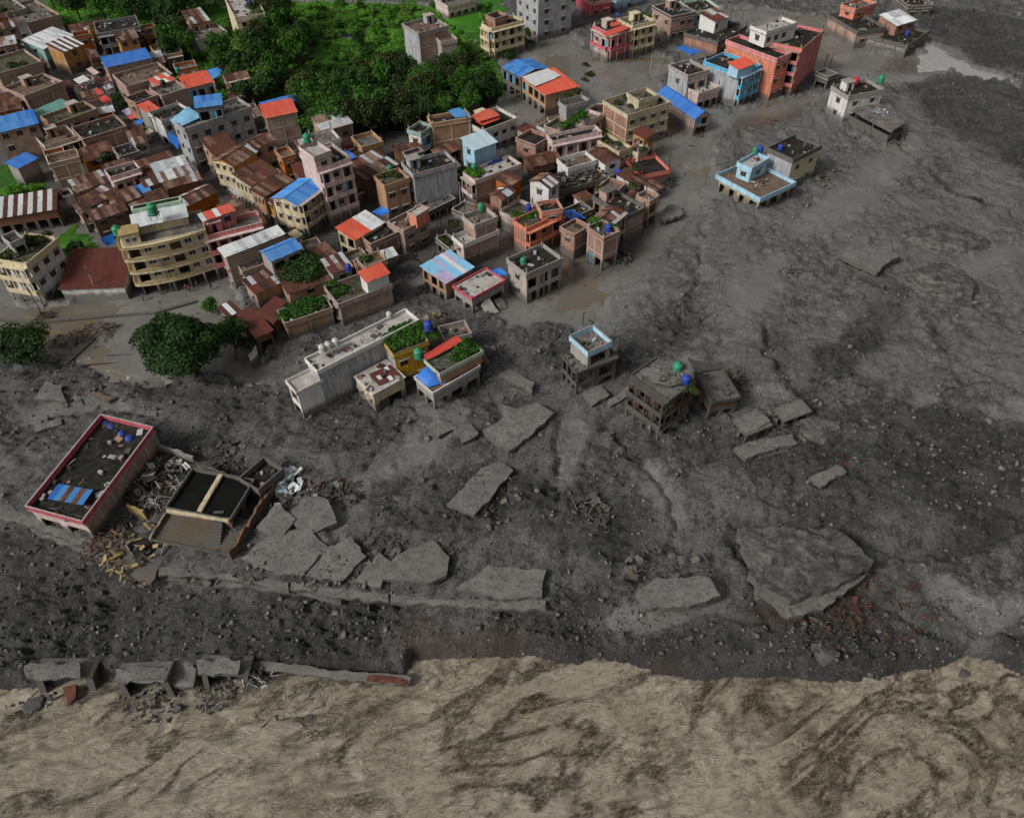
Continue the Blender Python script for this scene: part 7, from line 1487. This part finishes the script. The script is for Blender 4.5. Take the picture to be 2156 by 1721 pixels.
cb = np.array(CV, float) - .5; v8 = cb[None] * np.stack([L_, rr * 2, rr * 2], 1)[:, None, :]; ca, sa = np.cos(a)[:, None], np.sin(a)[:, None]; vx = v8[:, :, 0] * ca - v8[:, :, 1] * sa; vy = v8[:, :, 0] * sa + v8[:, :, 1] * ca
v = np.stack([vx + x[:, None], vy + y[:, None], v8[:, :, 2] + z[:, None] + .12 + v8[:, :, 0] * R.uniform(-.15, .15, n)[:, None]], 2).reshape(-1, 3); f = (np.array(CF)[None] + (np.arange(n) * 8)[:, None, None]).reshape(-1, 4)
tag(obj('driftwood', nmesh('driftwood', v, f, 'woodd')), 'dark sticks and branches strewn over the mud field', 'driftwood', kind='stuff')
# logs and poles lying in the mud
def log(label, c, a, b, r_, z=.1, m='woodd', group=None):
    p_, q_ = P(c, *a, z), P(c, *b, z); mb = MB(); mid = (p_ + q_) / 2; d = (q_ - p_); n = 5; rr = random.Random(label)
    pts = [p_ + d * i / n - mid + Vector((rr.uniform(-.1, .1), rr.uniform(-.1, .1), rr.uniform(-.04, .06))) for i in range(n + 1)]
    for i in range(n): mb.bar(pts[i], pts[i + 1], r_ * (1 - .08 * i), 0, 6, r_ * (1 - .08 * (i + 1)))
    return tag(mb.build('log', [m], None, loc=mid), label, 'log', group)
log('straight dark log lying on the smooth left mud', 'A', (590, 575), (860, 558), .16)
log('shorter dark log above the straight one on the left mud', 'A', (770, 505), (955, 498), .13)
log('long drift log running toward the driftwood heap', 'A', (490, 565), (690, 380), .18)
log('long sunken beam across the far left mud', 'A', (20, 770), (440, 530), .22)
log('dark log stranded at the upper right edge', 4, (2020, 715), (2150, 765), .3)
log('long trunk stranded on the right mud flat', 4, (1510, 1235), (1650, 1370), .3)
log('second trunk beside the long stranded trunk', 4, (1580, 1240), (1800, 1420), .2)
log('pale pole floating below the villa', 4, (840, 950), (975, 1040), .16, .1, 'woodp')
log('dark pole beside the pale pole below the villa', 4, (880, 945), (950, 985), .14)
log('bent pole sticking from the left broken plates', 'A', (200, 820), (330, 690), .16)
log('fallen lamp pole lying along the mud lane', 6, (1790, 1060), (1700, 1340), .14)
for i, (cc, x, y, h_) in enumerate((('D', 435, 150, 3), (7, 1980, 520, 4), (7, 165, 960, 3.4), (7, 225, 930, 3.2), (7, 290, 870, 3.2), (7, 365, 840, 3), (4, 740, 470, 3.2), (4, 780, 465, 3.0), (3, 2000, 130, 3), (3, 2090, 170, 3), (4, 88, 1120, 3.2))):
    p_ = P(cc, x, y, 0); mb = MB(); mb.bar((0, 0, -.5), (.1, 0, h_), .09, n=6); mb.bar((.1, 0, h_), (.5, 0, h_ + .05), .05, n=5)
    tag(mb.build('post', ['woodd'], None, loc=p_), 'dark post standing upright out of the flood mud', 'post', 'posts standing in the mud')
# ================================================================== STREET LIFE
def awning(label, c, x, y, w_, d_, h_, m, rz, group=None):
    p_ = P(c, x, y, 0); root = empty('market_awning', p_, rz); tag(root, label, 'awning', group)
    for sx in (-1, 1):
        for sy in (-1, 1): cube('pole', 'woodd', root, (sx * (w_ / 2 - .1) - .04, sy * (d_ / 2 - .1) - .04, -.3), (sx * (w_ / 2 - .1) + .04, sy * (d_ / 2 - .1) + .04, h_ - .1 + .15 * sy))
    v = []; n = 5
    for i in range(n + 1):
        for j in range(3): v.append(((i / n - .5) * w_, (j / 2 - .5) * d_, h_ + .3 * (j / 2 - .5) - .12 * math.sin(math.pi * i / n) + rnd.uniform(-.05, .05)))
    f = [(i * 3 + j, i * 3 + 3 + j, i * 3 + 4 + j, i * 3 + 1 + j) for i in range(n) for j in range(2)]
    obj('canopy', mesh('canopy', v, f, m), root)
    mb = MB()
    for i in range(6): x0 = rnd.uniform(-w_ / 2, w_ / 2 - .6); y0 = rnd.uniform(-d_ / 2, d_ / 2 - .5); mb.box((x0, y0, 0), (x0 + rnd.uniform(.3, .7), y0 + rnd.uniform(.3, .5), rnd.uniform(.4, .9)), i % 3)
    mb.build('goods', ['tarp_red', 'woodp', 'tin'], root)
sdir2 = P(1, 1300, 1110, 0) - P(1, 660, 640, 0); srz = math.atan2(sdir2.y, sdir2.x)
for lab, x, y, w_, d_, m in [('white market awning at the head of the market street', 680, 690, 4.5, 3.2, 'tarp_white'), ('long red awning in the upper market street', 800, 790, 5, 2.4, 'tarp_red'), ('second red awning further down the market street', 870, 850, 5, 2.2, 'tarp_red'),
        ('maroon awning along the right side of the market street', 900, 690, 6, 1.6, 'maroon'), ('grey awning beside the dark tree of the market street', 890, 750, 3, 2, 'tin'), ('pink and white awning halfway down the market street', 1050, 950, 4, 2, 'tarp_purple'),
        ('small red awning halfway down the market street', 1085, 990, 2.4, 1.8, 'tarp_red'), ('white awning before the grey white block', 1160, 990, 3, 2, 'tarp_white'), ('blue awning near the foot of the market street', 1145, 1030, 2.6, 2, 'tarp_blue'), ('pale yellow awning at the foot of the market street', 1215, 1110, 2.2, 1.8, 'cream'),
        ('pinkish awning outside the cluttered flat roof house', 1110, 880, 5, 1.6, 'pinkw'), ('grey shop awning by the brick houses', 770, 620, 6, 1.6, 'pinkw')]:
    awning(lab, 1, x, y + 18, w_, d_, 2.6, m, srz)
for lab, x, y, w_, m in [('tin awning outside the red row house', 240, 625, 5.0, 'tin'), ('tin awning below the row houses near the school', 460, 730, 4.5, 'tin'), ('greenish shop awning before the blue roofed school', 530, 765, 3.5, 'tealm'), ('white stall sheet at the school corner', 610, 830, 2.6, 'tarp_white'),
        ('red stall sheet below the blue roofed school', 690, 890, 2.2, 'tarp_red'), ('pale stall sheet at the road corner', 700, 970, 3, 'cream')]:
    awning(lab, 6, x, y + 20, w_, 2.0, 2.5, m, srz)
bush('dark street tree halfway down the market street', 1, [(960, 850, 1.6, 3.6), (1000, 880, 1.3, 3.0)], 0, 'leaf_dark', 900)
debris('stalls and goods crowding the upper market street', 1, 760, 640, 0, 5, 160, ['pinkw', 'tin', 'woodd', 'tarp_red', 'tarp_white', 'sblue'], (.3, 1.2), (.05, .12), 1.6, .7, 'goods', 'market_goods')
debris('stalls and goods crowding the lower market street', 1, 1180, 1010, 0, 5, 160, ['pinkw', 'tin', 'woodd', 'tarp_red', 'tarp_white', 'sblue'], (.3, 1.2), (.05, .12), 1.6, .7, 'goods', 'market_goods')
debris('goods and bicycles at the corner by the blue roofed school', 6, 640, 850, 0, 3.6, 120, ['woodd', 'tin', 'rose', 'tarp_white', 'concd'], (.3, 1.0), (.04, .1), 1.2, .6, 'goods', 'market_goods')
debris('belongings piled under the pale pink tower', 6, 1020, 790, 0, 2.2, 80, ['woodd', 'tinw', 'concd', 'rose'], (.3, 1.0), (.04, .1), 1.2, .6, 'goods', 'household_goods')
debris('white motorbike and boxes before the cream hotel', 5, 1555, 995, 0, 1.2, 36, ['tinw', 'woodd', 'tinw'], (.3, .9), (.04, .1), 1.0, .6, 'goods', 'household_goods')

# ---- people on the flooded road
def person_mesh(pose, top, leg):
    js = {'pel': (0, 0, .92), 'spi': (0, 0, 1.18), 'che': (0, 0, 1.38), 'nek': (0, .01, 1.5), 'hed': (0, .02, 1.6), 'crn': (0, .02, 1.72)}
    s = .28 * pose
    for sd, sg in (('l', 1), ('r', -1)):
        js['hip' + sd] = (.1 * sg, 0, .88); js['kne' + sd] = (.11 * sg, .1 * s * sg + .02, .48); js['ank' + sd] = (.11 * sg, -.12 * s * sg, .08) if sg * s < 0 else (.11 * sg, .35 * s * sg, .08); a = js['ank' + sd]; js['toe' + sd] = (a[0], a[1] + .16, .03)
        js['sho' + sd] = (.19 * sg, 0, 1.4); js['elb' + sd] = (.26 * sg, -.05 - .12 * s * sg, 1.12); js['wri' + sd] = (.25 * sg, .08 - .2 * s * sg, .88); js['han' + sd] = (.24 * sg, .12 - .22 * s * sg, .78)
    ed = [('pel', 'spi'), ('spi', 'che'), ('che', 'nek'), ('nek', 'hed'), ('hed', 'crn')]
    for sd in 'lr': ed += [('pel', 'hip' + sd), ('hip' + sd, 'kne' + sd), ('kne' + sd, 'ank' + sd), ('ank' + sd, 'toe' + sd), ('che', 'sho' + sd), ('sho' + sd, 'elb' + sd), ('elb' + sd, 'wri' + sd), ('wri' + sd, 'han' + sd)]
    rad = dict(pel=.15, spi=.135, che=.15, nek=.06, hed=.095, crn=.07, hip=.09, kne=.06, ank=.045, toe=.04, sho=.07, elb=.048, wri=.035, han=.04)
    nm = list(js); me = bpy.data.meshes.new('person_skeleton'); me.from_pydata([js[n_] for n_ in nm], [(nm.index(a), nm.index(b)) for a, b in ed], [])
    o = bpy.data.objects.new('person_tmp', me); COL.objects.link(o); o.modifiers.new('s', 'SKIN'); o.modifiers.new('u', 'SUBSURF').levels = 1
    for i, n_ in enumerate(nm): sv = me.skin_vertices[0].data[i]; sv.radius = (rad[n_[:3]],) * 2; sv.use_root = n_ == 'pel'
    dg = bpy.context.evaluated_depsgraph_get(); em = bpy.data.meshes.new_from_object(o.evaluated_get(dg)); bpy.data.objects.remove(o)
    em.materials.clear()
    for m in ('skin', top, leg): em.materials.append(M[m])
    mi = []
    for p_ in em.polygons:
        c_ = p_.center; mi.append(0 if c_.z > 1.47 or (abs(c_.x) > .2 and c_.z < 1.1) or c_.z < .1 else (1 if c_.z > .93 else 2))
    em.polygons.foreach_set('material_index', mi); em.polygons.foreach_set('use_smooth', [True] * len(em.polygons)); return em
hv, hf = lathe([(.105, 1.58), (.118, 1.66), (.09, 1.75), (.03, 1.785)], 10); hair = mesh('hair', hv, hf, 'hair', True)
for lab, x, y, top, leg, pose, rz in [('person in red top walking beside the maroon shed road', 1015, 1180, 'cl_red', 'cl_dark', 1, 1.2), ('person in blue walking alone on the flooded road', 1150, 1205, 'cl_blue', 'cl_dark', -1, 2.6), ('person in red standing before the cream hotel', 1497, 1125, 'cl_red', 'cl_dark', .4, .4),
        ('person in dark clothes beside the one in red', 1522, 1135, 'cl_dark', 'cl_dark', .3, -.5), ('person in blue shirt near the hotel steps', 1580, 1098, 'cl_blue', 'cl_dark', .8, 2.2), ('person in dark blue at the edge of the road', 1692, 1115, 'cl_blue', 'cl_dark', -.6, .9)]:
    p_ = P(5, x, y, 0); z_ = float(zmud(np.array([p_.x]), np.array([p_.y]))[0]); root = empty('person', (p_.x, p_.y, z_ - .02), rz); tag(root, lab, 'person')
    obj('body', person_mesh(pose, top, leg), root); obj('hair', hair, root, (0, .02, 0))

# ---- utility poles
for lab, cc, x, y, h_ in [('utility pole at the head of the market street', 1, 600, 650, 8), ('utility pole beside the red market awnings', 1, 930, 900, 8), ('utility pole at the foot of the market street', 1, 1300, 1150, 8), ('utility pole outside the row houses', 6, 300, 700, 8), ('utility pole at the school corner', 6, 620, 900, 8), ('utility pole before the pale pink tower', 6, 1130, 800, 8),
        ('utility pole on the road before the maroon shed', 5, 800, 1190, 7.5), ('utility pole on the road before the cream hotel', 5, 1380, 1130, 7.5), ('leaning utility pole in the left flood mud', 5, 330, 1310, 6.5), ('utility pole in the lane by the white railed house', 7, 330, 850, 7), ('utility pole standing in flood water near the rose house', 3, 900, 480, 7.5), ('utility pole in flood water before the cream block', 3, 1350, 640, 7)]:
    p_ = P(cc, x, y, 0); root = empty('utility_pole', p_, srz + rnd.uniform(-.2, .2)); tag(root, lab, 'pole')
    mb = MB(); mb.bar((0, 0, -1), (rnd.uniform(-.3, .3), rnd.uniform(-.2, .2), h_), .16, n=8, r2=.1); mb.build('shaft', ['conc'], root)
    cube('cross_arm', 'woodd', root, (-.9, -.06, h_ - .7), (.9, .06, h_ - .55)); cube('cross_arm', 'woodd', root, (-.7, -.06, h_ - 1.3), (.7, .06, h_ - 1.17))
# ---- kerb of the flooded road
for i, (a, b) in enumerate((((0, 1350), (250, 1370)), ((250, 1370), (560, 1345)), ((560, 1345), (900, 1312)), ((900, 1312), (1240, 1290)), ((1240, 1290), (1560, 1200)))):
    p_, q_ = P(5, *a, .5), P(5, *b, .5); d = q_ - p_; mb = MB(); mb.box((0.02, -.3, -1.0), (d.length - .02, .3, rnd.uniform(-.1, .15)), 0, Matrix.Rotation(math.atan2(d.y, d.x), 4, 'Z'))
    tag(mb.build('road_kerb', ['mudconc'], None, loc=p_), 'mud coated kerb wall along the lower side of the flooded road', 'wall', 'kerb wall of the flooded road')
